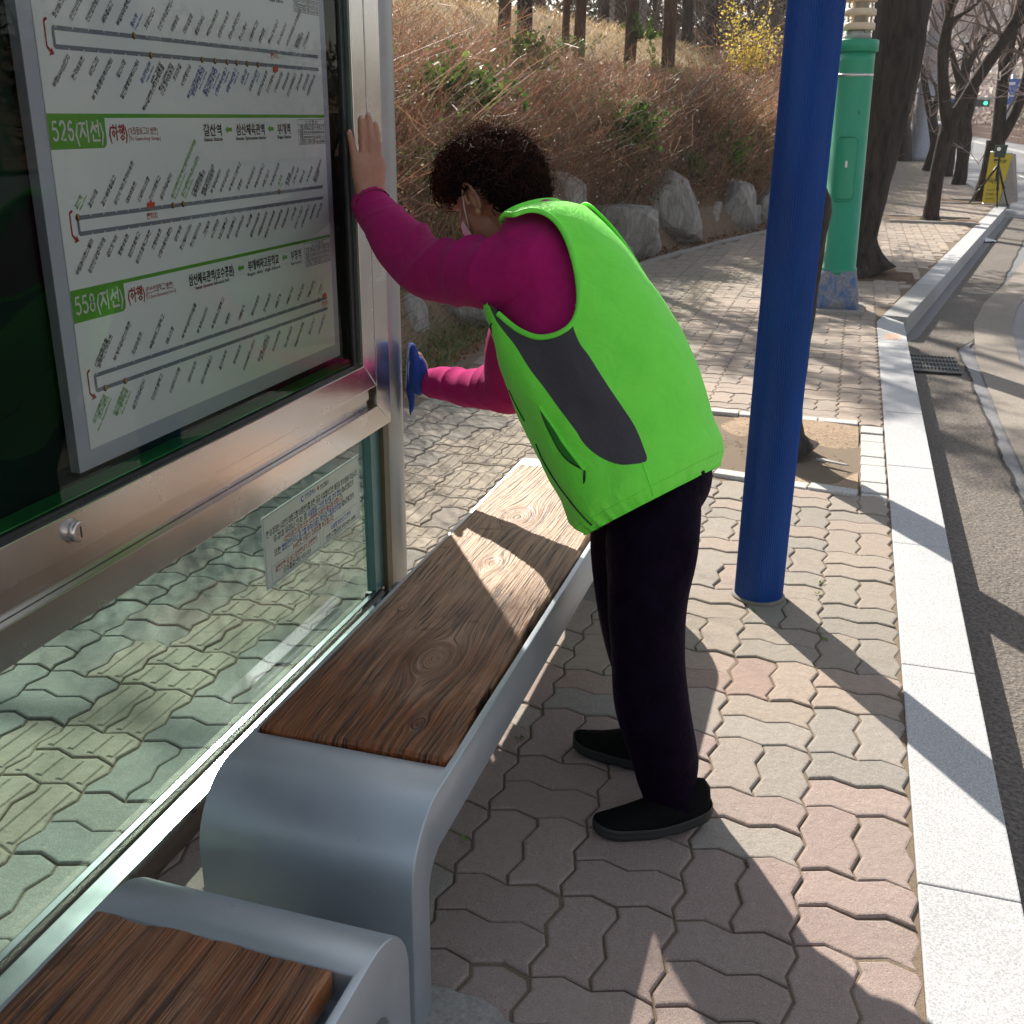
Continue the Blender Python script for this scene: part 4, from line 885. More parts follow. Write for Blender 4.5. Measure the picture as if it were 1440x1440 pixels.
plank('seat_plank', -.937, -.578, 1.503, 3.175, .440, .045, [(-.722, 1.845, .040, .9), (-.765, 2.36, .022, .5), (-.80, 2.70, .040, .45), (-.66, 1.60, .012, .3), (-.88, 2.05, .010, .2)], M_PLA, ba, 3, .012)
bb = empty('short_bench', (-.72, .3, 0), 'nearest silver bench with a dark reddish brown plank, cut by the lower left corner', 'bench')
bench_frame('steel_frame', -.925, -.505, -1.1, 1.165, -.9, 1.0, bb)
plank('seat_plank', -.908, -.544, -.895, .998, .447, .045, [(-.80, .2, .03, .5)], M_PLB, bb, 9, .006)
# ================================================================== POSTS, LAMP, SIGNS
# blue ribbed sleeve round a column
bp = empty('blue_post', (-.155, 3.36, 0), 'dark blue ribbed round post standing on the pavement right of the woman', 'post')
mb = MB(); nr = 66; R0 = .0775
def star(z, r): return [(-.155 + (r + (.0016 if k % 2 else -.0004)) * math.cos(2 * math.pi * k / (2 * nr)), 3.36 + (r + (.0016 if k % 2 else -.0004)) * math.sin(2 * math.pi * k / (2 * nr)), z) for k in range(2 * nr)]
zs = [-.01, .0, .05, .4, 1.2, 2.0, 2.7]; V = []
for z in zs: V += star(z, R0)
m_ = 2 * nr; mb.add(V, [(i * m_ + k, i * m_ + (k + 1) % m_, (i + 1) * m_ + (k + 1) % m_, (i + 1) * m_ + k) for i in range(len(zs) - 1) for k in range(m_)])
_t = NT('blue_ribbed_plastic'); f_ = _t.noise(_t.coord((1, 1, .2)), 9, 4); sc_ = _t.noise(_t.coord((1, 1, 1)), 70, 3); cc_ = _t.ramp(f_, [(.3, (.003, .040, .20)), (.7, (.004, .060, .29))]); cc_ = _t.mix(_t.ramp(sc_, [(.70, 0.), (.78, .25)]), cc_, (.12, .2, .4))
_t.set(Base_Color=cc_, Roughness=.42, Specular_IOR_Level=.22); M_BLUE = _t.m
mb.build('ribbed_sleeve', M_BLUE, bp)
MB().tube([(-.155, 3.36, 0), (-.155, 3.36, .006), (-.155, 3.36, .010)], [.088, .086, .079], 40).build('foot_ring', simple('grey_mortar', (.22, .20, .17), .9), bp)
# green cabinet pole with ringed lantern neck
gp = empty('street_lamp', (-.05, 9.36, 0), 'bright green street lamp column with a blue splashed base and ringed cream neck', 'street lamp')
_t = NT('green_enamel'); g1 = _t.noise(_t.coord((1, 1, .15)), 40, 4); g2 = _t.noise(_t.coord(), 5, 5); c_ = _t.mix(_t.math('MULTIPLY', g2, .5), (.016, .31, .17), (.013, .24, .135)); c_ = _t.mix(_t.ramp(g1, [(.55, 0.), (.8, .35)]), c_, (.10, .36, .24)); _t.set(Base_Color=c_, Roughness=.42); M_GREEN = _t.m
LX = lambda z: -.045 - .024 * z
def oct_ring(r, z, n=28): return [(LX(z) + r * math.cos(2 * math.pi * k / n), 9.36 + r * math.sin(2 * math.pi * k / n), z) for k in range(n)]
def loft(rings, cap=True):
    V = [p for r in rings for p in r]; n = len(rings[0]); F = [(i * n + k, i * n + (k + 1) % n, (i + 1) * n + (k + 1) % n, (i + 1) * n + k) for i in range(len(rings) - 1) for k in range(n)]
    if cap: F += [tuple(range(n))[::-1], tuple(range((len(rings) - 1) * n, len(rings) * n))]
    return V, F
mb = MB(); mb.add(*loft([oct_ring(.150, .30), oct_ring(.150, .345), oct_ring(.142, .347), oct_ring(.137, 1.9), oct_ring(.137, 1.985)]), 0, True); mb.build('green_column', M_GREEN, gp)
mb = MB(); mb.add(*loft([oct_ring(.150, 1.97), oct_ring(.158, 1.975), oct_ring(.158, 2.05), oct_ring(.150, 2.058), oct_ring(.05, 2.06)]), 0, True); mb.build('collar', M_GREEN, gp)
mb = MB(); mb.add(*loft([oct_ring(.1395, 1.795), oct_ring(.1395, 1.815)]), 0, True); mb.build('clamp_band', M_STEEL, gp)
# access door with rounded corners on the street-facing side of the column
dz0, dz1 = .88, 1.36; pts = []
def on_col(a, z, r=.146): return (LX(z) + r * math.cos(a), 9.36 + r * math.sin(a), z)
A0, A1 = -2.25, -1.05; outl = []
for k in range(9): outl.append((A0 + .15, 0)); break
def rr(a, z): return on_col(a, z)
corner = [(A0 + .18, dz0), (A1 - .18, dz0), (A1, dz0 + .035), (A1, dz1 - .035), (A1 - .18, dz1), (A0 + .18, dz1), (A0, dz1 - .035), (A0, dz0 + .035)]
path = []
for i in range(len(corner)):
    a, b = corner[i], corner[(i + 1) % len(corner)]
    for k in range(5): path.append(on_col(a[0] + (b[0] - a[0]) * k / 5, a[1] + (b[1] - a[1]) * k / 5, .144))
path.append(path[0]); mb = MB(); mb.tube(path, .006, 6, cap=False); dr = mb.build('door_frame', M_GREEN, gp)
V = []; 
for i in range(11):
    for z in (dz0 + .012, dz1 - .012): V.append(on_col(A0 + .03 + (A1 - A0 - .06) * i / 10, z, .1445))
MB().add(V, [(2 * i, 2 * i + 2, 2 * i + 3, 2 * i + 1) for i in range(10)], 0, True).build('access_door', M_GREEN, gp)
MB().add([on_col(-1.66, 1.13, .1465), on_col(-1.53, 1.13, .1465), on_col(-1.53, 1.165, .1465), on_col(-1.56, 1.18, .1465), on_col(-1.66, 1.178, .1465)], [(0, 1, 2, 3, 4)]).build('torn_sticker', simple('torn_paper', (.7, .7, .66), .8), gp)
MB().add([on_col(-1.2, 1.52, .1415), on_col(-1.12, 1.52, .1415), on_col(-1.12, 1.545, .1415), on_col(-1.2, 1.545, .1415)], [(0, 1, 2, 3)]).build('small_plate', simple('dark_green_plate', (.01, .12, .07), .5), gp)
# flared concrete foot with splashed blue paint
_t = NT('splashed_concrete'); a_ = _t.noise(_t.coord((1, 1, .5)), 9, 3, .5, 1.2); b_ = _t.noise(_t.coord(), 60, 4); c_ = _t.ramp(b_, [(.3, (.15, .16, .19)), (.7, (.30, .31, .35))]); c_ = _t.mix(_t.ramp(a_, [(.50, 0.), (.66, .85)]), c_, (.05, .13, .34)); _t.set(Base_Color=c_, Roughness=.8); _t.bump(b_, .5, .004)
def sq_ring(hw, z, r=.04, n=6, cy=9.36):
    out = []
    for cx_, cy_, a0 in ((1, 1, 0), (-1, 1, 90), (-1, -1, 180), (1, -1, 270)):
        for k in range(n): a = math.radians(a0 + 90 * k / (n - 1)); out.append((-.045 + cx_ * (hw - r) + r * math.cos(a), cy + cy_ * (hw - r) + r * math.sin(a), z))
    return out
mb = MB(); mb.add(*loft([sq_ring(.19, .0), sq_ring(.185, .10), sq_ring(.15, .28, .06), sq_ring(.145, .325, .07)]), 0, True); mb.build('flared_base', _t.m, gp)
MB().box((-.28, 9.10, -.02), (.19, 9.60, .03)).build('base_slab', M_CONC, gp, bevel=.01)
mb = MB(); mb.add(*loft([oct_ring(.10, 2.06), oct_ring(.085, 2.12)]), 0, True); mb.build('neck', simple('neck_grey', (.38, .36, .34), .6), gp)
M_CREAM = simple('cream_enamel', (.68, .54, .38), .5, var=.05)
for k in range(6): z = 2.125 + k * .098; mb = MB(); mb.add(*loft([oct_ring(.112, z), oct_ring(.118, z + .006), oct_ring(.118, z + .044), oct_ring(.112, z + .05)]), 0, True); mb.build('lantern_ring', M_CREAM, gp)
mb = MB(); mb.add(*loft([oct_ring(.055, 2.12), oct_ring(.055, 3.0)]), 0, True); mb.build('lantern_core', simple('core_glass', (.45, .42, .36), .3), gp)
for k in range(4): a = .6 + k * 1.57; mb = MB(); mb.tube([(LX(2.1) + .10 * math.cos(a), 9.36 + .10 * math.sin(a), 2.1), (LX(2.7) + .10 * math.cos(a), 9.36 + .10 * math.sin(a), 2.72)], .008, 6); mb.build('lantern_rod', simple('rod_cream', (.5, .42, .3), .5) if k == 0 else bpy.data.materials['rod_cream'], gp)
mb = MB(); mb.add(*loft([oct_ring(.06, 2.98), oct_ring(.05, 5.0)]), 0, True); mb.build('upper_shaft', M_CREAM, gp)
# far grey tapered pole with flared foot
fp = empty('utility_pole', (2.5, 47, 0), 'tall grey tapering pole with a flared foot among the distant trees', 'pole')
pb = atz(1292, 226, 0); mb = MB(); mb.tube([(pb.x, pb.y, 0), (pb.x, pb.y, .25), (pb.x, pb.y, .9), (pb.x + .02, pb.y, 4), (pb.x, pb.y, 9)], [.78, .62, .47, .33, .24], 20); mb.build('shaft', simple('galvanised', (.34, .36, .42), .5, .3), fp)
fp.location = (0, 0, 0); [setattr(c, 'matrix_parent_inverse', Matrix.Identity(4)) for c in kids(fp)]
# ---- yellow board sign and tripod
def sign_pts(l): return [aty(px, py, 22.2) for px, py in l]
ab = empty('a_board', (2.5, 22.2, 0), 'yellow A-frame board with black Korean lettering behind the tripod', 'sign')
bl, br, tr_, tl_ = aty(1381, 284, 22.1), aty(1404, 287, 22.1), aty(1424, 216, 22.35), aty(1393, 214, 22.35)
z0 = .03
M_YEL = simple('yellow_sign_paint', (.62, .46, .02), .5, var=.08)
def slab(mb, q, th, n):
    V = [Vector(p) for p in q] + [Vector(p) - n * th for p in q]; mb.add(V, [(0, 1, 2, 3), (7, 6, 5, 4), (0, 4, 5, 1), (1, 5, 6, 2), (2, 6, 7, 3), (3, 7, 4, 0)])
bl.z = br.z = z0; N_ = (br - bl).cross(tl_ - bl).normalized(); mb = MB(); slab(mb, (bl, br, tr_, tl_), .02, N_); fr = mb.build('front_panel', M_YEL, ab)
E1 = (br - bl); E2 = (tl_ - bl)
def onp(u, v, e=.004): return bl + E1 * u * (1 + .33 * v) + E2 * v + N_ * e
def sgn_text(body, u, v, wu, c='black'):
    Vt, Ft = text_mesh(body, 1., .012); Vt = Vt.copy(); w = Vt[:, 0].max(); k = wu / w; h = k * E1.length / E2.length
    return [onp(u + p[0] * k, v + p[1] * h) for p in Vt], Ft
mb = MB()
for body, u, v, wu in (('단속중', .22, .80, .62), ('속도', .12, .40, .72), ('속도위반 차량', .12, .26, .72), ('단속합니다', .12, .17, .72), ('안전운전', .12, .08, .55)): mb.add(*sgn_text(body, u, v, wu))
mb.build('lettering', M_INK['black'], fr)
mb = MB(); q = [tr_, tr_ + Vector((.12, .5, -.02)), br + Vector((.42, .75, 0)), br + Vector((.02, .02, 0))]; q[2].z = .03; slab(mb, [q[3], q[2], q[1], q[0]], .02, (q[2] - q[3]).cross(q[0] - q[3]).normalized()); mb.build('side_panel', simple('grey_sign_side', (.30, .29, .27), .4, .5), ab)
for a, b in ((tl_, tr_), (bl, br)): MB().tube([a, b], .014, 6).build('edge_tube', M_STEEL, ab)
tp = empty('tripod', (2.4, 21.9, 0), 'black tripod carrying a small dark box in front of the yellow board', 'tripod')
hub = aty(1404, 232, 21.6); f1, f2, f3 = atz(1362, 287), atz(1402, 292), atz(1417, 290)
for f in (f1, f2, f3):
    m_ = hub.lerp(f, .55); mb = MB(); mb.tube([hub, m_], .020, 8); mb.tube([m_, f], .013, 8); mb.tube([m_ - Vector((0, 0, .02)), m_ + Vector((0, 0, .03))], .024, 8); mb.build('leg', M_BLACK, tp)
MB().tube([hub + Vector((0, 0, -.28)), hub + Vector((0, 0, .14))], .018, 8).build('centre_column', M_BLACK, tp)
MB().box((hub.x - .09, hub.y - .04, hub.z + .07), (hub.x + .02, hub.y + .04, hub.z + .10)).build('pan_head', M_BLACK, tp)
mb = MB(); mb.prism([(-.10, 0), (.08, -.01), (.105, .21), (-.095, .20)], 'y', -.05, .05, M=Matrix.Translation((hub.x, hub.y, hub.z + .13))); bx_ = mb.build('camera_box', simple('dark_green_box', (.02, .045, .042), .35), tp, bevel=.012)
MB().tube([(hub.x - .04, hub.y - .051, hub.z + .27), (hub.x - .04, hub.y - .07, hub.z + .27)], .035, 12).build('lens', M_STEEL, bx_)
# ================================================================== THE WOMAN WIPING THE SHELTER
from mathutils.bvhtree import BVHTree
woman = empty('person', (-.33, 2.2, 0), 'person in a lime green vest and magenta fleece leaning on the shelter and wiping it', 'person')
FH = Vector((-.93, .36, 0)).normalized(); LT = Vector((-FH.y, FH.x, 0)); ZU = Vector((0, 0, 1))     # facing, her left, up
P0 = aty(915, 690, 2.27)
def sag(px, py, off=0.): return atpl(px, py, P0 + LT * off, LT)
def ellip(mb, c, ax, r, n=20, m=12):
    """closed ellipsoid; ax three unit vectors, r three radii"""
    V = []; F = []
    for i in range(1, m):
        th = math.pi * i / m
        for k in range(n):
            ph = 2 * math.pi * k / n; V.append(c + ax[0] * r[0] * math.sin(th) * math.cos(ph) + ax[1] * r[1] * math.sin(th) * math.sin(ph) + ax[2] * r[2] * math.cos(th))
    V += [c + ax[2] * r[2], c - ax[2] * r[2]]; t, b = len(V) - 2, len(V) - 1
    for i in range(m - 2):
        for k in range(n): F.append((i * n + k, (i + 1) * n + k, (i + 1) * n + (k + 1) % n, i * n + (k + 1) % n))
    F += [(t, k, (k + 1) % n) for k in range(n)] + [(b, (m - 2) * n + (k + 1) % n, (m - 2) * n + k) for k in range(n)]
    mb.add(V, F, 0, True)
def spl(pts, n):
    """smooth resampling (Catmull-Rom) of rows of numbers"""
    P = np.array(pts, float); k = len(P); out = []
    for t in np.linspace(0, k - 1, n):
        i = min(int(t), k - 2); f = t - i; p0, p1, p2, p3 = P[max(i - 1, 0)], P[i], P[i + 1], P[min(i + 2, k - 1)]
        out.append(.5 * ((2 * p1) + (-p0 + p2) * f + (2 * p0 - 5 * p1 + 4 * p2 - p3) * f * f + (-p0 + 3 * p1 - 3 * p2 + p3) * f ** 3))
    return np.array(out)
def limb(mb, path, n=24, seg=40, end=True):
    """tapered limb through (point, radius) rows, rounded ends"""
    R = spl([(*p, r) for p, r in path], seg); mb.tube([tuple(r[:3]) for r in R], [float(r[3]) for r in R], n, 0, True)
    if end: ellip(mb, Vector(R[0][:3]), (Vector((1, 0, 0)), Vector((0, 1, 0)), ZU), (R[0][3],) * 3, 16, 10)
# ---- torso rings: front and back of the profile from hem to neck, half width
prof = [((856, 735), (990, 664), .216), ((828, 702), (984, 612), .216), ((794, 652), (970, 548), .208), ((764, 598), (950, 492), .210), ((738, 540), (921, 438), .206), ((722, 488), (888, 386), .198),
        ((714, 444), (855, 338), .190), ((714, 402), (826, 306), .182), ((718, 357), (802, 288), .174), ((722, 328), (782, 283), .140), ((728, 314), (766, 282), .096)]
rows = []
for f, b, w in prof:
    A, B = sag(*f), sag(*b); rows.append((*A, *B, w))
def torso(nr, nt, grow=0., wr=0., e=1.0, rows_=None, r0=0., r1=1.):
    R = spl(rows_ or rows, 200); ii = np.linspace(r0 * 199, r1 * 199, nr).astype(int); R = R[ii]; V = np.zeros((nr, nt, 3)); th = np.linspace(0, 2 * np.pi, nt, endpoint=False)
    for i, r in enumerate(R):
        A, B, w = r[:3], r[3:6], r[6]; c = (A + B) / 2; d = (A - B) / 2; a = np.linalg.norm(d); n = d / a; a = a + grow; w_ = w + grow
        ct = np.sign(np.cos(th)) * np.abs(np.cos(th)) ** e; st_ = np.sign(np.sin(th)) * np.abs(np.sin(th)) ** e
        V[i] = c + n * a * ct[:, None] + np.array(LT) * w_ * st_[:, None]
    return V
# ---- vest
nr, nt = 190, 260
V = torso(nr, nt); P = V.reshape(-1, 3)
c_ = V.mean(axis=1, keepdims=True); N = V - c_; N /= np.linalg.norm(N, axis=2, keepdims=True); N = N.reshape(-1, 3)
S = np.repeat(np.linspace(0, 1, nr), nt); TH = np.tile(np.linspace(0, 2 * np.pi, nt, endpoint=False), nr)
lon = np.stack([np.cos(TH) * 2.2, np.sin(TH) * 2.2, S * 2.0], -1)
flat_b = 1 - .8 * np.exp(-((TH - np.pi) / .95) ** 2); fold = vnoise(lon, 2.6, 31, .0070) + vnoise(np.stack([np.cos(TH) * 3, np.sin(TH) * 3, S * 4.5 + TH], -1), 3.2, 32, .0040) + vnoise(np.stack([np.cos(TH) * 6 + S * 6, np.sin(TH) * 6, S * 9], -1), 2.2, 37, .0016)
creases = -np.abs(vnoise(np.stack([TH * 2.2 + S * 5, S * 9], -1), 2.4, 33, .0050)) * np.clip(1 - np.abs(S - .35) * 2.2, 0, 1)
pull = -np.abs(vnoise(np.stack([TH * 5 - S * 13, S * 3], -1), 1.5, 36, .0080)) * np.clip((S - .45) * 3, 0, 1) * .5
hem = np.clip(1 - S / .035, 0, 1); gather = vnoise(np.stack([TH * 24, S * 2], -1), 1.6, 34, .0042) * np.clip(1 - S / .075, 0, 1)
calm = np.clip((.97 - S) / .12, 0, 1)
P = P + N * ((fold + creases + pull) * calm * flat_b + gather - .010 * hem)[:, None]
# hem flares out above the elastic
P = P + N * (.010 * np.exp(-((S - .07) / .04) ** 2))[:, None]
def fz(P_): return np.stack([(P_ - np.array(P0)) @ np.array(FH), P_[:, 2]], -1)
def to_px(P_):
    c = (P_ - np.array([0, 0, CAM_H])) @ RM; return np.stack([720 + 1506.5 * c[:, 0] / c[:, 2], 720 + 1506.5 * c[:, 1] / c[:, 2]], -1)
def sdist(Q, poly):
    """signed distance to a polygon, negative inside"""
    d = np.full(len(Q), 1e9); inside = np.zeros(len(Q), bool); n = len(poly)
    for i in range(n):
        a, b = poly[i], poly[(i + 1) % n]; ab = b - a; t = np.clip(((Q - a) @ ab) / (ab @ ab + 1e-12), 0, 1); d = np.minimum(d, np.linalg.norm(Q - a - t[:, None] * ab, axis=1))
        c = ((a[1] > Q[:, 1]) != (b[1] > Q[:, 1])) & (Q[:, 0] < (b[0] - a[0]) * (Q[:, 1] - a[1]) / (b[1] - a[1] + 1e-12) + a[0]); inside ^= c
    return np.where(inside, -d, d)
arm_px = [(724, 303), (745, 297), (765, 301), (784, 316), (799, 344), (810, 385), (813, 425), (805, 452), (785, 468), (757, 473), (730, 463), (708, 446), (690, 432), (660, 424), (648, 380), (655, 330), (690, 305)]
arm_poly = spl(arm_px + arm_px[:1], 150)[:-1]
pan_px = [(684, 420), (691, 437), (699, 453), (711, 469), (725, 487), (745, 519), (765, 545), (785, 573), (809, 605), (819, 621), (834, 636), (852, 647), (870, 653), (887, 653), (909, 648), (905, 629), (893, 600), (875, 572), (860, 550), (845, 527), (828, 500), (816, 484), (808, 466), (803, 450), (790, 440), (740, 440), (705, 428)]
pan_poly = spl(pan_px, 200)
lat = (P - np.array(P0)) @ np.array(LT)
Pm = np.where((lat < 0)[:, None], P - 2 * lat[:, None] * np.array(LT), P); Q = to_px(Pm)      # the far half mirrors the near half
dA = sdist(Q, arm_poly); dP = sdist(Q, pan_poly) / 600.
dP = np.where((np.abs(lat) > .05) & (TH.reshape(-1) > -1), dP, .1)
F4 = grid_faces(nr, nt, True)
cutv = (dA < 0) & (np.abs(lat) > .045); keep = ~cutv[F4].all(axis=1)
# slide the ragged border vertices onto the cut line
_t = NT('lime_vest_cloth'); pm = _t.ramp(_t.math('MULTIPLY', _t.attr('panel').outputs['Fac'], 100.), [(0., 1.), (.04, 0.)]); w_ = _t.n('ShaderNodeTexWave'); 
v1 = _t.noise(_t.coord(), 900, 2); v2 = _t.noise(_t.coord(), 18, 4)
lime = _t.ramp(v2, [(.3, (.20, .95, .075)), (.7, (.24, 1., .085))]); _t.t.nodes.remove(w_)
_t.set(Base_Color=_t.mix(pm, lime, (.072, .067, .080)), Roughness=_t.mix(pm, (.55, .55, .55), (.8, .8, .8))); _t.b.inputs['Sheen Weight'].default_value = .1; _t.b.inputs['Specular IOR Level'].default_value = .2
_t.bump(_t.noise(_t.coord((1, 1, 1)), 20, 6, .62, 1.2), .42, .016)
tr_ = _t.n('ShaderNodeBsdfTranslucent'); _t.l(_t.mix(pm, lime, (.02, .02, .02)), tr_.inputs[0]); mx_ = _t.n('ShaderNodeMixShader'); mx_.inputs[0].default_value = .0; _t.l(_t.b.outputs[0], mx_.inputs[1]); _t.l(tr_.outputs[0], mx_.inputs[2]); _t.l(mx_.outputs[0], _t.out.inputs[0]); M_VEST = _t.m
F4 = F4[keep]; used = np.unique(F4); rm = -np.ones(len(P), int); rm[used] = np.arange(len(used))
me = np_mesh('vest', P[used], rm[F4], M_VEST, smooth=True, attrs={'panel': dP[used] + .0002})
vest = link('vest', me, woman)
bvh = BVHTree.FromPolygons([tuple(p) for p in P], [tuple(f) for f in grid_faces(nr, nt, True)])
CAMV = Vector((0, 0, CAM_H))
def surf(px, py, lift=.002):
    d = Vector(ray(px, py)).normalized(); h = bvh.ray_cast(CAMV, d)
    if h[0] is None: h = bvh.find_nearest(sag(px, py, .19))
    n = h[1]; n = n if n.dot(d) < 0 else -n
    return h[0] + n * lift, n
M_LIME = simple('lime_binding', (.19, .90, .065), .55, var=.06, bump=.1); M_LIMED = simple('pocket_lining', (.02, .26, .02), .7, var=.1)
# armhole binding, both sides, riding on the cloth surface
vis_ = [q for q in arm_poly if not (q[0] < 700 and q[1] < 440)]
i0 = max(range(len(arm_poly)), key=lambda i: (arm_poly[i][0] < 700 and arm_poly[i][1] < 440, i)); seq = [arm_poly[(i0 + 1 + k) % len(arm_poly)] for k in range(len(vis_))]
near_pts = []
for x, y in seq:
    d = Vector(ray(x, y)).normalized(); h = bvh.ray_cast(CAMV, d)
    if h[0] is not None and (h[0] - P0).dot(LT) > .03: near_pts.append(h[0])
near_pts = [Vector(p) for p in spl([tuple(p) for p in near_pts[::4]], 120)]
for sgn in (1, -1):
    pts = near_pts if sgn == 1 else [p - LT * 2 * (p - P0).dot(LT) for p in near_pts]; Vb = []; cen = sum(pts, Vector()) / len(pts); m_ = len(pts)
    for i, p in enumerate(pts):
        t = (pts[min(i + 1, m_ - 1)] - pts[max(i - 1, 0)]).normalized(); o = (p - cen); o = (o - t * o.dot(t)).normalized(); s_ = LT * sgn; s_ = (s_ - t * s_.dot(t) - o * s_.dot(o)).normalized()
        for k in range(8): a = 2 * math.pi * k / 8; Vb.append(p + o * (.0062 * math.cos(a) + .002) + s_ * .0030 * math.sin(a) + s_ * .001)
    MB().add(Vb, [(i * 8 + k, i * 8 + (k + 1) % 8, (i + 1) * 8 + (k + 1) % 8, (i + 1) * 8 + k) for i in range(m_ - 1) for k in range(8)], 0, True).build('armhole_binding', M_LIME, vest)
mb = MB(); ringp = P.reshape(nr, nt, 3)[-1]; mb.tube([tuple(p) for p in ringp] + [tuple(ringp[0])], .006, 8, cap=False); mb.build('neck_binding', M_LIME, vest)
# front zip, side seam cord, pocket
def cord(pxs, r, mat, name, n=40, lift=.001): 
    pts = [surf(x, y, lift)[0] for x, y in spl(pxs, n)]; return MB().tube(pts, r, 6).build(name, mat, vest)
cord([(716, 548), (726, 570), (738, 592)], .0016, M_BLACK, 'front_zip', 14); cord([(754, 624), (765, 649), (784, 680), (804, 707), (819, 725), (832, 738)], .0020, M_BLACK, 'front_zip')
pk = spl([(759, 571), (766, 592), (776, 613), (787, 633), (801, 649), (822, 661)], 22); pi_ = spl([(759, 571), (769, 586), (781, 603), (794, 624), (808, 643), (822, 661)], 22)
Vp = []; 
for a, b in zip(pk, pi_): Vp += [surf(a[0], a[1], .0012)[0], surf(b[0], b[1], .0012)[0]]
MB().add(Vp, [(2 * i, 2 * i + 1, 2 * i + 3, 2 * i + 2) for i in range(21)], 0, True).build('pocket_opening', M_LIMED, vest)
cord([tuple(p) for p in pk], .0018, M_BLACK, 'pocket_zip', 30); cord([tuple(p) for p in pi_], .0032, M_LIME, 'pocket_lip', 30, .002)
a_ = surf(823, 662, .004)[0]; MB().tube([a_, a_ + Vector((0, 0, -.012)), a_ + Vector((.001, 0, -.030))], [.0022, .0028, .0034], 8).build('zip_pull', M_BLACK, vest)
cord([(903, 650), (908, 665), (914, 682), (919, 700)], .0012, M_LIME, 'side_seam', 12)
mb = MB()                                    # small printed mark on the chest
for (x0, y0, x1, y1) in ((683, 467, 686, 461), (685, 465, 688, 462), (687, 462, 689, 457), (689, 461, 691, 456), (684, 470, 685, 466), (690, 458, 692, 455), (686, 461, 690, 462)):
    mb.tube([surf(x0, y0, .001)[0], surf(x1, y1, .001)[0]], .0016, 5)
mb.build('chest_mark', M_BLACK, vest)
# stitched hem line
Pg = P.reshape(nr, nt, 3); k9 = int(nr * .045); MB().tube([tuple(p) for p in Pg[k9]] + [tuple(Pg[k9][0])], .0012, 5, cap=False).build('hem_seam', M_LIME, vest)
# thickness of the hem
MB().tube([tuple(p) for p in Pg[0]] + [tuple(Pg[0][0])], .003, 6, cap=False).build('hem_edge', M_LIME, vest)
# ---- fleece jumper: torso + sleeves as one skin
def fleece(): 
    t = NT('magenta_fleece'); v = t.coord(); f = t.noise(v, 480, 3, .7); g = t.noise(v, 60, 4, .6)
    t.set(Base_Color=t.mix(t.math('MULTIPLY', f, .35), t.ramp(g, [(.3, (.34, .008, .105)), (.7, (.42, .012, .135))]), (.50, .03, .20)), Roughness=.92)
    t.b.inputs['Sheen Weight'].default_value = .14; t.b.inputs['Sheen Roughness'].default_value = .45; t.b.inputs['Sheen Tint'].default_value = (1., .45, .75, 1); t.b.inputs['Specular IOR Level'].default_value = .05
    t.bump(t.math('ADD', t.math('MULTIPLY', f, .6), g), .45, .0022); return t.m
M_FLEECE = fleece()
shN = (sag(772, 376) + LT * .105); shF = (sag(765, 372) - LT * .13)
mb = MB(); Vt = torso(60, 64, -.036, r1=.97); mb.add(Vt.reshape(-1, 3), [tuple(f) for f in grid_faces(60, 64, True)] + [tuple(range(64))[::-1], tuple(range(59 * 64, 60 * 64))], 0, True)
near_path = [(aty(785, 374, 2.36), .096), (aty(750, 379, 2.31), .099), (aty(708, 384, 2.31), .087), (aty(662, 386, 2.36), .081), (aty(618, 382, 2.44), .080), (aty(584, 363, 2.52), .076), (aty(556, 334, 2.60), .068), (aty(534, 306, 2.67), .059), (aty(522, 289, 2.70), .054)]
limb(mb, near_path, 32, 60)
far_path = [(shF, .105), (aty(735, 470, 2.72), .10), (aty(722, 535, 2.80), .088), (aty(690, 545, 2.86), .070), (aty(655, 545, 2.92), .060), (aty(628, 541, 2.97), .054), (aty(609, 539, 3.0), .046)]
limb(mb, far_path, 28, 50)
limb(mb, [(sag(760, 330), .085), (sag(740, 300), .060)], 24, 10)
ax_n = [np.array(p) for p, r in near_path]
def fl_disp(V, N):
    d = vnoise(V, 16, 41, .0045) + vnoise(V, 38, 42, .0016) - .007 * np.abs(vnoise(V * np.array([1., 1., 1.6]), 17, 44, 1.)) ** .7
    # bent-elbow folds: creases crossing the sleeve where the arm bends
    for (c, dirn, fr, am, rad, sd) in ((np.array(aty(608, 330, 2.52)), Vector((-.5, .1, .85)), 92, .011, .10, 1), (np.array(aty(690, 330, 2.38)), Vector((-.95, .3, .25)), 85, .013, .12, 2), (np.array(aty(545, 300, 2.66)), Vector((-.5, .3, .8)), 115, .005, .07, 3), (np.array(aty(775, 458, 2.3)), Vector((-.5, .3, .8)), 110, .009, .09, 4), (np.array(aty(640, 525, 2.95)), Vector((-.9, .4, -.3)), 80, .0045, .08, 5), (np.array(aty(690, 530, 2.85)), Vector((-.7, .3, -.7)), 75, .005, .08, 6)):
        r = V - c; w = np.exp(-(np.linalg.norm(r, axis=1) / rad) ** 2); dn = np.array(dirn.normalized()); d = d + am * w * (1 - np.abs(np.sin(.5 * (r @ dn * fr + vnoise(V, 15, 50 + sd, 3.0)))) ** .7 * 1.7)
    for ce, rr_ in ((near_path[-1][0], .075), (far_path[-1][0], .06)): d = d * np.clip((np.linalg.norm(V - np.array(ce), axis=1) - .03) / rr_, .05, 1)
    return V + N * d[:, None]
jumper = remesh(mb, 'fleece_jumper', M_FLEECE, .0048, woman, 6, .5, fl_disp)
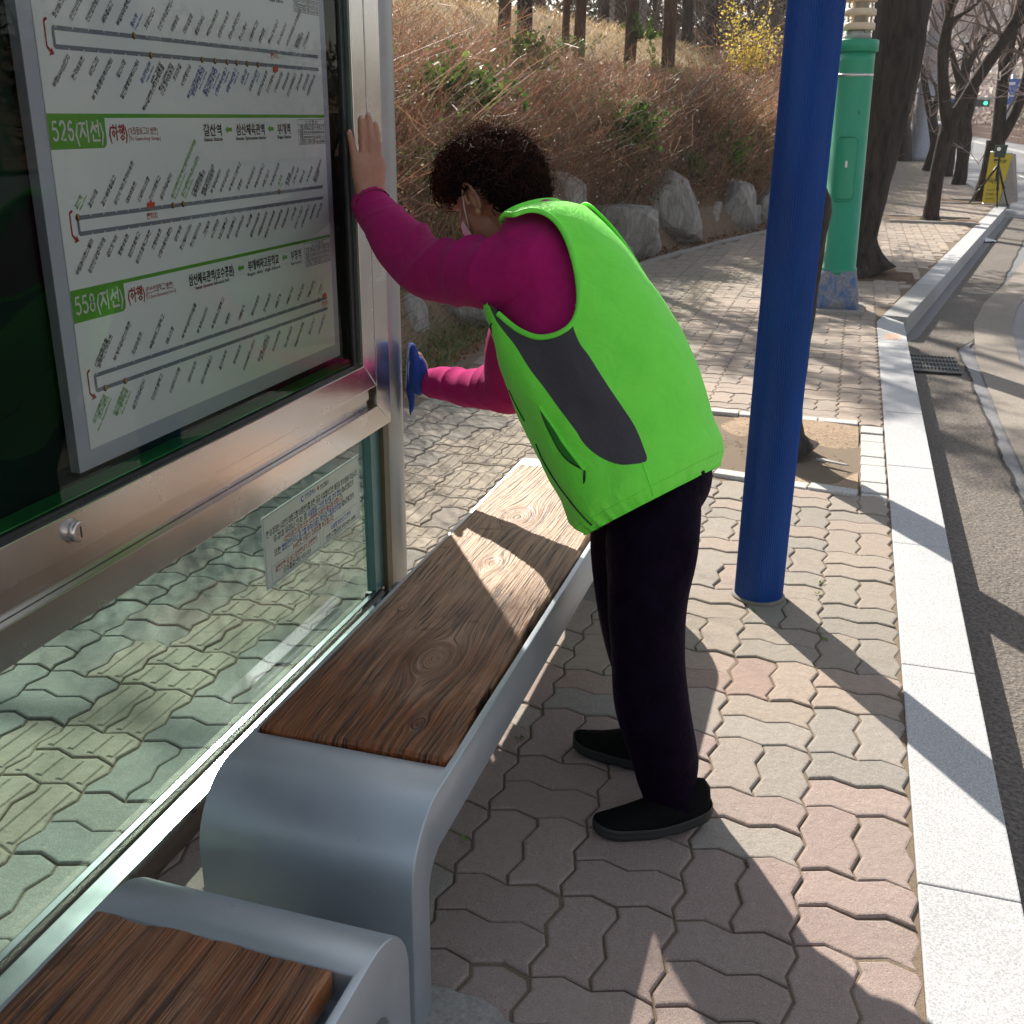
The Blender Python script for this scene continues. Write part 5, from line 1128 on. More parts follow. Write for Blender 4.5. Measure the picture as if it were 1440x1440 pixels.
def cuff(path, mat, name, k=7):
    (a, ra), (b, rb) = path[-2], path[-1]; t = (b - a).normalized(); u = t.orthogonal().normalized(); w = t.cross(u); V = []; n = 64; L = [(0, rb * .99), (.012, rb * .97), (.026, rb * .86), (.034, rb * .84), (.036, rb * .78), (.028, rb * .72)]
    for z, r in L:
        for i in range(n): an = 2 * math.pi * i / n; rr_ = r * (1 + .02 * math.sin(an * 17 + z * 90) + .012 * math.sin(an * 9)); V.append(b + t * (z - .006) + (u * math.cos(an) + w * math.sin(an)) * rr_)
    MB().add(V, [(i * n + j, i * n + (j + 1) % n, (i + 1) * n + (j + 1) % n, (i + 1) * n + j) for i in range(len(L) - 1) for j in range(n)], 0, True).build(name, mat, jumper)
cuff(near_path, M_FLEECE, 'cuff'); cuff(far_path, M_FLEECE, 'cuff')
# ---- trousers
_t = NT('dark_plum_trousers'); v = _t.coord(); _t.set(Base_Color=_t.ramp(_t.noise(v, 30, 4), [(.3, (.0030, .0012, .0055)), (.7, (.0065, .0026, .011))]), Roughness=.72); _t.b.inputs['Sheen Weight'].default_value = .02; _t.b.inputs['Specular IOR Level'].default_value = .04; _t.b.inputs['Sheen Tint'].default_value = (.6, .3, .9, 1); _t.bump(_t.noise(v, 26, 5, .6, 1.), .5, .012); M_TROU = _t.m
mb = MB(); hipc = sag(915, 690)
ellip(mb, sag(912, 672), (FH, LT, ZU), (.135, .150, .11), 28, 16)
nl = [(aty(925, 700, 2.22), .090), (aty(914, 765, 2.15), .099), (aty(909, 840, 2.11), .091), (aty(910, 900, 2.10), .085), (aty(915, 975, 2.08), .086), (aty(932, 1045, 2.07), .078), (aty(945, 1100, 2.07), .070), (aty(951, 1128, 2.07), .0715)]
fl_ = [(aty(892, 690, 2.38), .115), (aty(882, 760, 2.35), .095), (aty(886, 830, 2.36), .088), (aty(896, 900, 2.34), .078), (aty(908, 960, 2.32), .069), (aty(912, 1010, 2.31), .064), (aty(909, 1036, 2.30), .066)]
limb(mb, nl, 28, 50); limb(mb, fl_, 28, 50)
def tr_disp(V, N):
    d = vnoise(V * np.array([1, 1, .45]), 20, 61, .0045) + vnoise(V, 45, 62, .0012) + .006 * np.exp(-((V[:, 2] - .12) / .05) ** 2) * vnoise(V * np.array([.6, .6, 2.]), 40, 63, 1.)
    return V + N * d[:, None]
remesh(mb, 'trousers', M_TROU, .006, woman, 5, .5, tr_disp)
# ---- shoes
M_SHOE = simple('black_mesh_shoe', (.006, .006, .0065), .9, Specular_IOR_Level=.08, var=.3, scale=300, bump=.4, bdist=.001); M_SOLE = simple('dark_rubber_sole', (.022, .024, .024), .6, var=.2)
def shoe(heel, toe, lift, lab):
    h, t = Vector(heel), Vector(toe); L = (t - h).length; ax = (t - h).normalized(); sd = Vector((-ax.y, ax.x, 0)); n = 30; m = 28
    def W(s): return .033 + .014 * math.sin(min(s, 1) * 2.6 + .1) + .004 * math.sin(s * 6.)
    def out(s): e = min(1, max(0, 1 - ((s - .74) / .26) ** 2)) if s > .74 else (min(1, max(0, 1 - ((.1 - s) / .1) ** 2)) if s < .1 else 1); return W(s) * math.sqrt(max(e, 0.0))
    def base(s): return lift * max(0, 1 - s / .55) ** 1.3 + .010 * max(0, (s - .8) / .2) ** 2
    def H(s): return np.interp(s, [0, .05, .15, .30, .42, .55, .72, .88, 1.], [.060, .084, .094, .096, .085, .070, .055, .046, .022])
    V = []
    for i in range(n):
        s = i / (n - 1); s = .5 - .5 * math.cos(math.pi * s); w = out(s) + .0015; b = base(s) + .026; hh = H(s)
        for k in range(m):
            a = 2 * math.pi * k / m; y = w * math.copysign(abs(math.cos(a)) ** .85, math.cos(a)) * (1 if math.sin(a) < .2 else 1 - .25 * max(0, math.sin(a)) ** 1.5); z = b + (hh - .026) * max(0, math.sin(a)) ** .9 - .008 * max(0, -math.sin(a)); V.append(h + ax * L * s + sd * y + ZU * z)
    F = [(i * m + k, i * m + (k + 1) % m, (i + 1) * m + (k + 1) % m, (i + 1) * m + k) for i in range(n - 1) for k in range(m)] + [tuple(range(m))[::-1], tuple(range((n - 1) * m, n * m))]
    up = MB().add(V, F, 0, True).build('shoe', M_SHOE, woman)
    # sole: two-step wall with a rocker heel
    V = []; prof_ = [(-.006, 0.), (0.004, .004), (.0055, .014), (.0035, .019), (.0055, .023), (.003, .030)]; ss = [.5 - .5 * math.cos(math.pi * i / 27) for i in range(28)]
    ring = [(s, 1) for s in ss] + [(s, -1) for s in ss[::-1][1:-1]]
    for d, z in prof_:
        for s, q in ring: V.append(h + ax * (L * (.5 + (s - .5) * (1 + 2 * d / L * 1.2))) + sd * q * (out(s) + d * (1 if 0.02 < s < .98 else .3)) + ZU * (base(s) + z + (.004 if .38 < s < .5 and z < .01 else 0)))
    k = len(ring); F = [(i * k + j, i * k + (j + 1) % k, (i + 1) * k + (j + 1) % k, (i + 1) * k + j) for i in range(len(prof_) - 1) for j in range(k)] + [tuple(range(k))[::-1]]
    MB().add(V, F, 0, True).build('sole', M_SOLE, up)
shoe((-.160, 2.083, 0), (-.392, 1.957, 0), .030, 'near'); shoe((-.290, 2.262, 0), (-.518, 2.288, 0), .004, 'far')
# ---- body: head, neck, trunk, arms, hands, legs in one skin
pitch = math.radians(33); HF = (FH * math.cos(pitch) - ZU * math.sin(pitch)).normalized(); HU = (FH * math.sin(pitch) + ZU * math.cos(pitch)).normalized(); HL = LT.copy()
HC = aty(691, 272, 2.52)
def hp(f, l, u): return HC + HF * f + HL * l + HU * u
AXH = (HF, HL, HU)
mb = MB()
ellip(mb, hp(-.008, 0, .012), AXH, (.096, .076, .088), 32, 20); ellip(mb, hp(.036, 0, -.045), AXH, (.058, .060, .072), 28, 18)
ellip(mb, hp(.060, 0, -.098), AXH, (.030, .030, .024)); ellip(mb, hp(.030, .03, -.085), AXH, (.045, .022, .03)); ellip(mb, hp(.030, -.03, -.085), AXH, (.045, .022, .03))
mb.tube([hp(.086, 0, .004), hp(.099, 0, -.02), hp(.110, 0, -.042), hp(.098, 0, -.053)], [.006, .009, .013, .010], 12)
for s in (1, -1):
    ellip(mb, hp(.100, .011 * s, -.050), AXH, (.009, .008, .007), 12, 8); ellip(mb, hp(.072, .040 * s, -.032), AXH, (.020, .020, .016)); ellip(mb, hp(.078, .030 * s, .012), AXH, (.016, .024, .007))
    ellip(mb, hp(.072, .030 * s, -.010), AXH, (.015, .014, .011))
    # ear: rim, lobe and a thin shell
    e0 = hp(-.014, .077 * s, -.014); rim = []
    for k in range(12): a = math.radians(-60 + 250 * k / 11); rim.append(e0 + HL * s * (.016 + .005 * math.sin(a) - .006 * math.cos(a + 3.14)) + HU * .036 * math.sin(a) - HF * (.021 * math.cos(a)) + HF * .003)
    mb.tube(rim, [.0040] * 11 + [.005], 8); ellip(mb, e0 - HU * .033 + HL * s * .012 + HF * .006, AXH, (.009, .006, .011), 12, 8); ellip(mb, e0 + HL * s * .007, (HF, HL, HU), (.017, .006, .030), 14, 10)
    ellip(mb, e0 + HL * s * .009 + HF * .011 - HU * .008, AXH, (.004, .004, .006), 10, 8)
for z, w in ((-.070, .007), (-.078, .008)): ellip(mb, hp(.092, 0, z), AXH, (.009, .022, w * .7), 14, 8)
limb(mb, [(hp(-.035, 0, -.05), .058), (hp(-.05, 0, -.12), .056), (sag(748, 325), .062)], 24, 16)
tb = torso(40, 48, -.055, r0=.10); mb.add(tb.reshape(-1, 3), [tuple(f) for f in grid_faces(40, 48, True)] + [tuple(range(48))[::-1], tuple(range(39 * 48, 40 * 48))], 0, True)
def hand(mb, O, U, W, B, k, curls, thumb):
    """O wrist, U to the fingertips, W to the thumb side, B out of the back of the hand; curls per finger (index..little)"""
    def p(x, y, z): return O + (W * x + U * y + B * z) * k
    for (y, w, th) in ((.0, .026, .020), ): pass
    V = []; n = 24; secs = [(-.03, .025, .019, 0), (0, .025, .018, 0), (.02, .030, .017, 0), (.045, .0355, .0155, .001), (.07, .0375, .0140, .002), (.088, .036, .0110, .002), (.096, .030, .007, .001)]
    for y, w, t, zc in secs:
        for i in range(n): a = 2 * math.pi * i / n; V.append(p(w * math.copysign(abs(math.cos(a)) ** .8, math.cos(a)) + (.003 if y > .01 else 0), y, zc + t * math.copysign(abs(math.sin(a)) ** .9, math.sin(a))))
    mb.add(V, [(i * n + j, i * n + (j + 1) % n, (i + 1) * n + (j + 1) % n, (i + 1) * n + j) for i in range(len(secs) - 1) for j in range(n)] + [tuple(range(n))[::-1], tuple(range((len(secs) - 1) * n, len(secs) * n))], 0, True)
    ellip(mb, p(.026, .035, -.010), (W, U, B), (.017 * k, .030 * k, .012 * k), 16, 10)
    for (x, y0, L, r, sp), cl in zip(((.0265, .086, .070, .0086, -1.), (.0095, .091, .079, .0089, -.5), (-.0082, .089, .073, .0086, 0.), (-.0260, .076, .058, .0078, -7.)), curls):
        pts = [p(x, y0 - .018, .002)]; rad = [r * 1.05 * k]; a = 0.; pos = Vector((x, y0, .002)); sa = math.radians(sp); segs = [.44, .30, .26]
        for si, sl in enumerate(segs):
            a += cl[si]
            for q in (1, 2, 3):
                d = Vector((math.sin(sa) * -1 * -1, math.cos(sa) * math.cos(a), -math.sin(a))); pos = pos + d * (L * sl / 3); pts.append(p(*pos)); rr_ = r * (1.0 - .07 * si) * (1.06 if q == 3 and si < 2 else .97); rad.append(rr_ * k)
        mb.tube(pts, rad, 14); e = pts[-1]; ellip(mb, e, (W, U, B), (rad[-1] * .97, rad[-1] * 1.2, rad[-1] * .9), 14, 10)
        tips.append((e, rad[-1], (pts[-1] - pts[-3]).normalized()))
    tp_ = [p(*q) for q in thumb]; mb.tube([Vector(r_[:3]) for r_ in spl([tuple(q) for q in tp_], 14)], [float(v) * k for v in np.linspace(.0135, .0095, 14)], 14); ellip(mb, tp_[-1], (W, U, B), (.0095 * k, .012 * k, .009 * k), 14, 10)
tips = []
wr = aty(519, 283, 2.69); tip = atx(514, 162, -1.243); U_ = (tip - wr).normalized(); W_ = Vector((.66, .75, 0)); W_ = (W_ - U_ * W_.dot(U_)).normalized(); B_ = W_.cross(U_).normalized()
kk = (tip - wr).length / .172
hand(mb, wr - W_ * .002, U_, W_, B_, kk, [(.05, .10, .05), (.02, .04, .02), (.03, .04, .02), (.06, .10, .06)], [(.020, .020, -.012), (.036, .040, -.024), (.036, .062, -.030), (.032, .082, -.030)])
limb(mb, [(near_path[2][0], .06), (near_path[4][0], .055), (near_path[6][0], .042), (wr, .024 * kk)], 20, 30)
# right hand, pressing the cloth on the post
wr2 = aty(597, 543, 3.04); tp2 = aty(578, 515, 3.07); U2 = Vector((-.12, .30, .8)).normalized(); W2 = Vector((.2, -.75, .45)); W2 = (W2 - U2 * W2.dot(U2)).normalized(); B2 = U2.cross(W2).normalized()
B2 = B2 if B2.x > 0 else -B2
hand(mb, wr2, U2, W2, B2, .80, [(.5, .5, .3), (.5, .5, .3), (.5, .6, .3), (.6, .6, .3)], [(.020, .020, -.012), (.042, .036, -.020), (.046, .055, -.026), (.040, .072, -.030)])
limb(mb, [(far_path[2][0], .045), (far_path[4][0], .036), (wr2, .027)], 20, 24)
limb(mb, [(aty(920, 690, 2.22), .06), (aty(914, 900, 2.10), .050), (aty(945, 1120, 2.07), .036)], 20, 30); limb(mb, [(aty(895, 690, 2.36), .06), (aty(898, 900, 2.34), .048), (aty(909, 1045, 2.30), .036)], 20, 30)
for (hx, hy), (tx, ty) in (((-.185, 2.07), (-.35, 1.982)), ((-.325, 2.265), (-.45, 2.278))): limb(mb, [(Vector((hx, hy, .058)), .020), (Vector((tx, ty, .036)), .010)], 14, 8)
_t = NT('tanned_skin'); v = _t.coord(); f1 = _t.noise(v, 22, 5, .6); f2 = _t.noise(_t.coord((1, 1, 2.2)), 190, 4, .65, .8)
_t.set(Base_Color=_t.mix(_t.math('MULTIPLY', f2, .35), _t.ramp(f1, [(.3, (.36, .165, .095)), (.7, (.47, .245, .155))]), (.26, .11, .065)), Roughness=.5, Subsurface_Weight=.12, Subsurface_Radius=(.012, .004, .002)); _t.b.inputs['Subsurface Scale'].default_value = .6
_t.bump(f2, .4, .0011); M_SKIN = _t.m
def sk_disp(V, N):
    # finger-joint creases and tendons on the hands
    d = vnoise(V, 300, 71, .0002); return V + N * d[:, None]
body = remesh(mb, 'body', M_SKIN, .0027, woman, 3, .45, sk_disp)
M_NAIL = simple('fingernail', (.50, .30, .24), .3, var=.05, bump=0)
for e, r, d in tips[:4]:
    nn_ = (B_ - d * B_.dot(d)).normalized(); s_ = d.cross(nn_); m2 = MB(); ellip(m2, e + nn_ * r * .62 + d * r * .25, (d, s_, nn_), (r * .85, r * .60, r * .30), 12, 8); m2.build('nail', M_NAIL, body)
for s in (1, -1):
    m2 = MB(); ellip(m2, hp(.0755, .030 * s, -.010), AXH, (.0125, .0125, .0125)); m2.build('eye', simple('eye_white', (.7, .66, .6), .2, bump=0) if s == 1 else bpy.data.materials['eye_white'], body)
# white face mask with its ear loop
mk = MB(); V = []
for i in range(9):
    for j in range(13):
        a = -1.15 + 2.3 * j / 12; u = -.035 - .085 * i / 8; rr_ = .085 - .015 * (i / 8) ** 2 + .018 * math.exp(-(a / .3) ** 2) * (1 - i / 9); V.append(hp(.018 + rr_ * math.cos(a) + .004, .078 * math.sin(a) * (1 - .25 * i / 8), u))
mask = mk.add(V, [(i * 13 + j, i * 13 + j + 1, (i + 1) * 13 + j + 1, (i + 1) * 13 + j) for i in range(8) for j in range(12)], 0, True).build('face_mask', simple('white_mask', (.75, .76, .78), .8, var=.03), woman)
for s in (1, -1):
    e0 = hp(.002, .094 * s, .020); MB().tube([hp(.052, .068 * s, -.058), hp(.028, .084 * s, -.020), e0, hp(-.012, .088 * s, .018), hp(-.030, .078 * s, -.006)], .0012, 6).build('ear_loop', bpy.data.materials['white_mask'], mask)
# ---- hair: permed curls
hr = np.random.RandomState(5); hx, hl, hu_ = np.array(HF), np.array(HL), np.array(HU); C0 = np.array(HC)
def scalp(d):
    return C0 + hx * (-.008) + hu_ * .012 + hx * d[:, :1] * .098 + hl * d[:, 1:2] * .079 + hu_ * d[:, 2:] * .090
D = hr.normal(size=(9000, 3)); D /= np.linalg.norm(D, axis=1, keepdims=True)
fr_, la_, up_ = D[:, 0], np.abs(D[:, 1]), D[:, 2]
ok = (up_ > -.62 + .0 * fr_) & ~((fr_ > .30) & (up_ < .42)) & ~((fr_ > -.18) & (up_ < -.02) & (la_ > .35)) & ~((fr_ > .05) & (up_ < .12) & (la_ > .5)) & ~((fr_ > -.46) & (up_ < .20) & (la_ > .66))
D = D[ok][:3000]; n = len(D); R0 = scalp(D); k = 22; t = np.linspace(0, 1, k)
Nn = hx * D[:, :1] + hl * D[:, 1:2] + hu_ * D[:, 2:]; Nn /= np.linalg.norm(Nn, axis=1, keepdims=True)
flow = Nn + .35 * hr.normal(size=(n, 3)) + .25 * hx * (D[:, :1] + .3); flow /= np.linalg.norm(flow, axis=1, keepdims=True)
Lh = (.034 + .022 * hr.rand(n) + .014 * np.clip(D[:, 2], 0, 1) + .010 * np.clip(D[:, 0], 0, 1))
Lh = np.maximum(Lh * (1 + .28 * vnoise(D, 3.2, 91, 1.)), .032); s1 = np.cross(flow, hr.normal(size=(n, 3))); s1 /= np.linalg.norm(s1, axis=1, keepdims=True); s2 = np.cross(flow, s1); ph = hr.rand(n) * 6.28; tw = (2.2 + hr.rand(n) * 1.6) * 6.28 * hr.choice([-1, 1], n); rc = .008 + .007 * hr.rand(n)
ang = ph[:, None] + tw[:, None] * t; grow = np.minimum(1, t * 3)[None]
Ph = R0[:, None] + flow[:, None] * (Lh[:, None] * t)[..., None] * .82 + (s1[:, None] * np.cos(ang)[..., None] + s2[:, None] * np.sin(ang)[..., None]) * (rc[:, None] * grow)[..., None] - np.array([0, 0, 1.]) * (.012 * t ** 2)[None, :, None]
def np_tubes(P, rad, ns=4):
    n, k, _ = P.shape; T = np.gradient(P, axis=1); T /= np.linalg.norm(T, axis=2, keepdims=True) + 1e-9; A = np.cross(T, np.array([.3, .5, .8])); A /= np.linalg.norm(A, axis=2, keepdims=True) + 1e-9; B = np.cross(T, A)
    th = np.linspace(0, 2 * np.pi, ns, endpoint=False); V = P[:, :, None] + (A[:, :, None] * np.cos(th)[:, None] + B[:, :, None] * np.sin(th)[:, None]) * rad[..., None, None]
    b = (np.arange(n) * k * ns)[:, None, None] + (np.arange(k - 1) * ns)[None, :, None]; j = np.arange(ns)[None, None]; j2 = (j + 1) % ns
    F = np.stack([b + j, b + j2, b + ns + j2, b + ns + j], -1).reshape(-1, 4); return V.reshape(-1, 3), F
rad = (.0021 + .0018 * hr.rand(n))[:, None] * (1 - .65 * t ** 2)[None]
Vh, Fh = np_tubes(Ph, rad, 5)
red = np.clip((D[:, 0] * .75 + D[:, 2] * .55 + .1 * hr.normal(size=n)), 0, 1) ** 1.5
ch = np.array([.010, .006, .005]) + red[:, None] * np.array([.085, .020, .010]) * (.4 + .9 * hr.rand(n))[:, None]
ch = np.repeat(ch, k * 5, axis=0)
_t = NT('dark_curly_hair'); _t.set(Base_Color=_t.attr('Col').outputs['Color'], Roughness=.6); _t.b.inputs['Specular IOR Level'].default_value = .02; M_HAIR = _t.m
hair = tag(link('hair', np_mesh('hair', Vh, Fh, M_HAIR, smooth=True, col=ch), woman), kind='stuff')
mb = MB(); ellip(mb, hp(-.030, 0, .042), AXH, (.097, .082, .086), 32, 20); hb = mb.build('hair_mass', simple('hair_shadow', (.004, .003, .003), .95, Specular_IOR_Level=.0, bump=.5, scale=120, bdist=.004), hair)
# fine frizz
nf = 3800; Df = D[hr.randint(0, n, nf)]; Rf = scalp(Df); Nf = hx * Df[:, :1] + hl * Df[:, 1:2] + hu_ * Df[:, 2:]; kf = 8; tf = np.linspace(0, 1, kf); ff = Nf + .5 * hr.normal(size=(nf, 3)); ff /= np.linalg.norm(ff, axis=1, keepdims=True)
sf = np.cross(ff, hr.normal(size=(nf, 3))); Pf = Rf[:, None] + ff[:, None] * ((.046 + .034 * hr.rand(nf))[:, None] * tf)[..., None] + sf[:, None] * (.010 * np.sin(tf * 9 + hr.rand(nf)[:, None] * 6))[..., None]
Vf, Ff, Cf = ribbons(Pf, np.full((nf, kf), .00035), None, np.tile([.03, .012, .009], (nf, 1)) + .05 * hr.rand(nf, 1) * np.array([1, .4, .25]))
tag(link('hair_frizz', np_mesh('hair_frizz', Vf, Ff, M_HAIR, col=Cf), hair), kind='stuff')
# ---- blue cloth pressed against the post, bunched under the hand
mb = MB(); AXC = (Vector((.91, .41, 0)), Vector((-.41, .91, 0)), ZU)
for px, py, Y_, rx, ry, rz in ((577, 518, 3.02, .014, .030, .078), (577, 552, 3.02, .013, .028, .076), (586, 524, 2.99, .030, .045, .056), (590, 536, 2.99, .022, .040, .044), (582, 503, 3.0, .017, .034, .046)): ellip(mb, aty(px, py, Y_), AXC, (rx, ry, rz), 20, 14)
def cl_disp(V, N): return V + N * (.0035 * np.sin(V @ np.array([150., 90., 22.]) + vnoise(V, 25, 88, 1.5)) + vnoise(V, 60, 89, .0015))[:, None]
o = remesh(mb, 'cleaning_cloth', simple('royal_blue_cloth', (.012, .055, .30), .95, var=.15, scale=300, bump=.6, bdist=.002), .003, None, 3, .5, cl_disp)
tag(o, 'royal blue cleaning cloth pressed on the shelter post by the far hand', 'cloth')
# ================================================================== PLANTS ON THE BANK
VR = np.random.RandomState(21)
def clump_noise(x, y, s, sd): return vnoise(np.stack([x, y], -1), s, sd, 1.)
def bank_pos(n, y0, y1, d0, d1, dens=None, pw=1.):
    y = y0 + (y1 - y0) * VR.rand(n) ** pw; d = d0 + (d1 - d0) * VR.rand(n); x = edge_x(y) - d
    return np.stack([x, y, bank_h(d, y)], -1), d
TW = [(.25, .105, .065), (.38, .24, .145), (.20, .15, .115), (.32, .155, .09), (.10, .075, .055)]
def pick(n, pal, w): return np.array(pal)[VR.choice(len(pal), n, p=np.array(w) / sum(w))] * (.75 + .5 * VR.rand(n, 1))
def shrub_mass(name, n, y0, y1, d0, d1, hgt, wd, leafn, pw=1., seedc=1, kk=6, lean=.38, leafsz=.009, top=None):
    B, d = bank_pos(n, y0, y1, d0, d1, pw=pw)
    cn = clump_noise(B[:, 0], B[:, 1], 2.6, seedc); B[:, :2] += VR.normal(size=(n, 2)) * .05
    h = hgt * (.72 + .30 * cn + .30 * VR.rand(n)); h = np.clip(h, .18, None) * np.clip(.45 + (d - d0) * 1.4, .45, 1)
    if top is not None: h = np.minimum(h, top(B[:, 1]) - B[:, 2])
    t = np.linspace(0, 1, kk); dr = VR.normal(size=(n, 3)) * lean; dr[:, 2] = 1
    bend = VR.normal(size=(n, 3)) * .5; bend[:, 2] = -.35 * VR.rand(n)
    P = B[:, None] + dr[:, None] * (h[:, None] * t)[..., None] + bend[:, None] * (h[:, None] * t ** 2.2 * .6)[..., None] + VR.normal(size=(n, kk, 3)) * .012 * (t > 0)[None, :, None]
    W = (wd * (.5 + VR.rand(n)))[:, None] * (1 - .6 * t)[None]
    reg = clump_noise(B[:, 0], B[:, 1], 1.1, seedc + 7); gr = clump_noise(B[:, 0], B[:, 1], 1.9, seedc + 3)
    c1 = pick(n, TW, [3, 4, 3, 4, 2]); c2 = pick(n, TW, [7, 1, 2, 3, 2]); c = np.where((reg > .5)[:, None], c2, c1)
    V, F, C = ribbons(P, W, None, c)
    VV, FF, CC = [V], [F], [C]; nv = len(V)
    # side twigs off the stems
    m = n * 3; src = VR.randint(0, n, m); ti = VR.randint(2, kk, m); S0 = P[src, ti]; dd_ = VR.normal(size=(m, 3)); dd_[:, 2] += .8; dd_ /= np.linalg.norm(dd_, axis=1, keepdims=True); L = (.08 + .16 * VR.rand(m)) * hgt
    t3 = np.linspace(0, 1, 4); P2 = S0[:, None] + dd_[:, None] * (L[:, None] * t3)[..., None] + VR.normal(size=(m, 1, 3)) * (.04 * t3 ** 2)[None, :, None] * hgt
    V2, F2, C2 = ribbons(P2, np.full((m, 4), wd * .55), None, c[src]); VV.append(V2); FF.append(F2 + nv); CC.append(C2); nv += len(V2)
    # dead leaves, green leaves, glints
    ls = VR.randint(0, n, leafn); lt = VR.rand(leafn) ** .6; li = np.clip((lt * (kk - 1)).astype(int), 0, kk - 2); f = lt * (kk - 1) - li
    LP = P[ls, li] * (1 - f[:, None]) + P[ls, li + 1] * f[:, None] + VR.normal(size=(leafn, 3)) * .035
    green = (gr[ls] + .25 * VR.normal(size=leafn) > .28); brown = pick(leafn, [(.28, .17, .10), (.40, .30, .18), (.20, .11, .07), (.66, .60, .50), (.17, .17, .07)], [4, 4, 2, 1.5, 2.5]); grn = pick(leafn, [(.10, .16, .035), (.15, .22, .05), (.06, .11, .03)], [2, 2, 2])
    lc = np.where(green[:, None], grn, brown); V3, F3, C3 = quads(LP, leafsz * (.6 + VR.rand(leafn)), None, lc, 1.3); VV.append(V3); FF.append(F3 + nv); CC.append(C3)
    return tag(link(name, np_mesh(name, np.concatenate(VV), [np.concatenate(FF)], M_LEAF, col=np.concatenate(CC)), None), kind='stuff')
crest = lambda y: np.interp(y, [5, 9, 12, 14, 17, 20, 26, 40], [2.6, 2.65, 2.25, 2.08, 2.05, 2.15, 2.2, 2.4])
shrub_mass('dry_shrubs', 17000, 5.2, 13, .62, 3.8, 1.25, .0026, 90000, 1., 1, top=crest, leafsz=.0095)
shrub_mass('dry_shrubs', 15000, 12.5, 24, .60, 3.6, 1.15, .0060, 46000, 1., 4, top=crest, leafsz=.017)
shrub_mass('dry_shrubs', 5000, 23, 48, .4, 3.0, 1.3, .011, 16000, 1., 6, leafsz=.03)
# thin hanging twigs and litter over the rocks
def blades(name, n, y0, y1, d0, d1, h, w, pal, wts, lean=.5, kk=4, mat=None, pw=1.):
    B, d = bank_pos(n, y0, y1, d0, d1, pw=pw); t = np.linspace(0, 1, kk); dr = VR.normal(size=(n, 3)) * lean; dr[:, 2] = 1; hh = h * (.5 + VR.rand(n))
    P = B[:, None] + dr[:, None] * (hh[:, None] * t)[..., None] + (VR.normal(size=(n, 1, 3)) * np.array([1, 1, -.2])) * (hh[:, None] * t ** 2 * .5)[..., None]
    V, F, C = ribbons(P, np.full((n, kk), w) * (1 - .7 * t), None, pick(n, pal, wts)); return tag(link(name, np_mesh(name, V, F, mat or M_LEAF, col=C)), kind='stuff')
blades('lawn_grass', 26000, 9, 40, 3., 8.2, .13, .006, [(.52, .38, .21), (.42, .29, .15), (.60, .47, .28), (.33, .24, .12)], [4, 3, 3, 1], .6)
blades('bank_weeds', 2500, 5.4, 9.5, .1, .7, .07, .0035, [(.10, .17, .04), (.16, .24, .06), (.30, .22, .12)], [3, 2, 2], .8)
LP_, _ = bank_pos(5200, 4.8, 20, .03, .75); LP_[:, 2] += .012; V, F, C = quads(LP_, .010 + .016 * VR.rand(len(LP_)), None, pick(len(LP_), [(.24, .12, .06), (.36, .22, .12), (.14, .08, .045)], [3, 2, 3]), 1.2)
tag(link('fallen_leaves', np_mesh('fallen_leaves', V, F, M_LEAF, col=C)), kind='stuff')
# bushes that can be told apart
def bush(name, label, cat, c, r, n, leaf, pal, wts, seed, stem=(.16, .10, .07), up=.6, lw=1.6, wires=90, droop=0.):
    R_ = np.random.RandomState(seed); root = empty(name, (c[0], c[1], c[2]), label, cat); c = np.array(c)
    t = np.linspace(0, 1, 7); D_ = R_.normal(size=(wires, 3)); D_[:, 2] = np.abs(D_[:, 2]) + up; D_ /= np.linalg.norm(D_, axis=1, keepdims=True); L = (.6 + .5 * R_.rand(wires))
    P = c + D_[:, None] * np.array(r) * (L[:, None] * t)[..., None] + R_.normal(size=(wires, 1, 3)) * np.array(r) * .18 * (t ** 2)[None, :, None] - np.array([0, 0, droop]) * (t ** 3)[None, :, None]
    V, F = np_tubes(P, np.full((wires, 7), .006 * max(r)) * (1.3 - t), 4); link('stems', np_mesh('stems', V, F, M_TWIG, col=np.tile(stem, (len(V), 1))), root)
    s = R_.randint(0, wires, n); q = .25 + .75 * R_.rand(n); i = np.clip((q * 6).astype(int), 0, 5); f = q * 6 - i; Q_ = P[s, i] * (1 - f[:, None]) + P[s, i + 1] * f[:, None] + R_.normal(size=(n, 3)) * .05 * max(r)
    V, F, C = quads(Q_, leaf * (.6 + .8 * R_.rand(n)), None, np.array(pal)[R_.choice(len(pal), n, p=np.array(wts) / sum(wts))] * (.8 + .4 * R_.rand(n, 1)), lw)
    tag(link('foliage', np_mesh('foliage', V, F, M_LEAF, col=C), root), kind='stuff'); return root
def bz(x, y): return float(bank_h(edge_x(y) - x, y))
GRN = [(.10, .20, .03), (.17, .30, .045), (.06, .13, .025)]
for px, py, Y_, r, lab, sd, n_ in ((878, 165, 12.7, (.55, .45, .5), 'green leafy bush low on the bank above the leaning rock', 1, 2600), (1022, 205, 16.2, (.42, .4, .65), 'narrow green shrub among red twigs left of the blue post', 2, 2000), (640, 110, 8.7, (.55, .45, .35), 'olive green shrub above the woman\'s hair', 3, 2200), (740, 60, 11.5, (.4, .4, .4), 'small green sprig bush at the foot of the leftmost slim trunk', 4, 900), (960, 235, 15.0, (.35, .3, .4), 'low green tuft above the small upright rock', 5, 1300), (600, 215, 8.0, (.35, .3, .3), 'small glossy green sprig between the shelter post and the hair', 6, 1100)):
    p = aty(px, py + 40, Y_); bush('green_shrub', lab, 'shrub', (p.x, p.y, max(p.z, bz(p.x, p.y))), r, n_, .028, GRN, [3, 2, 3], sd, (.10, .07, .05))
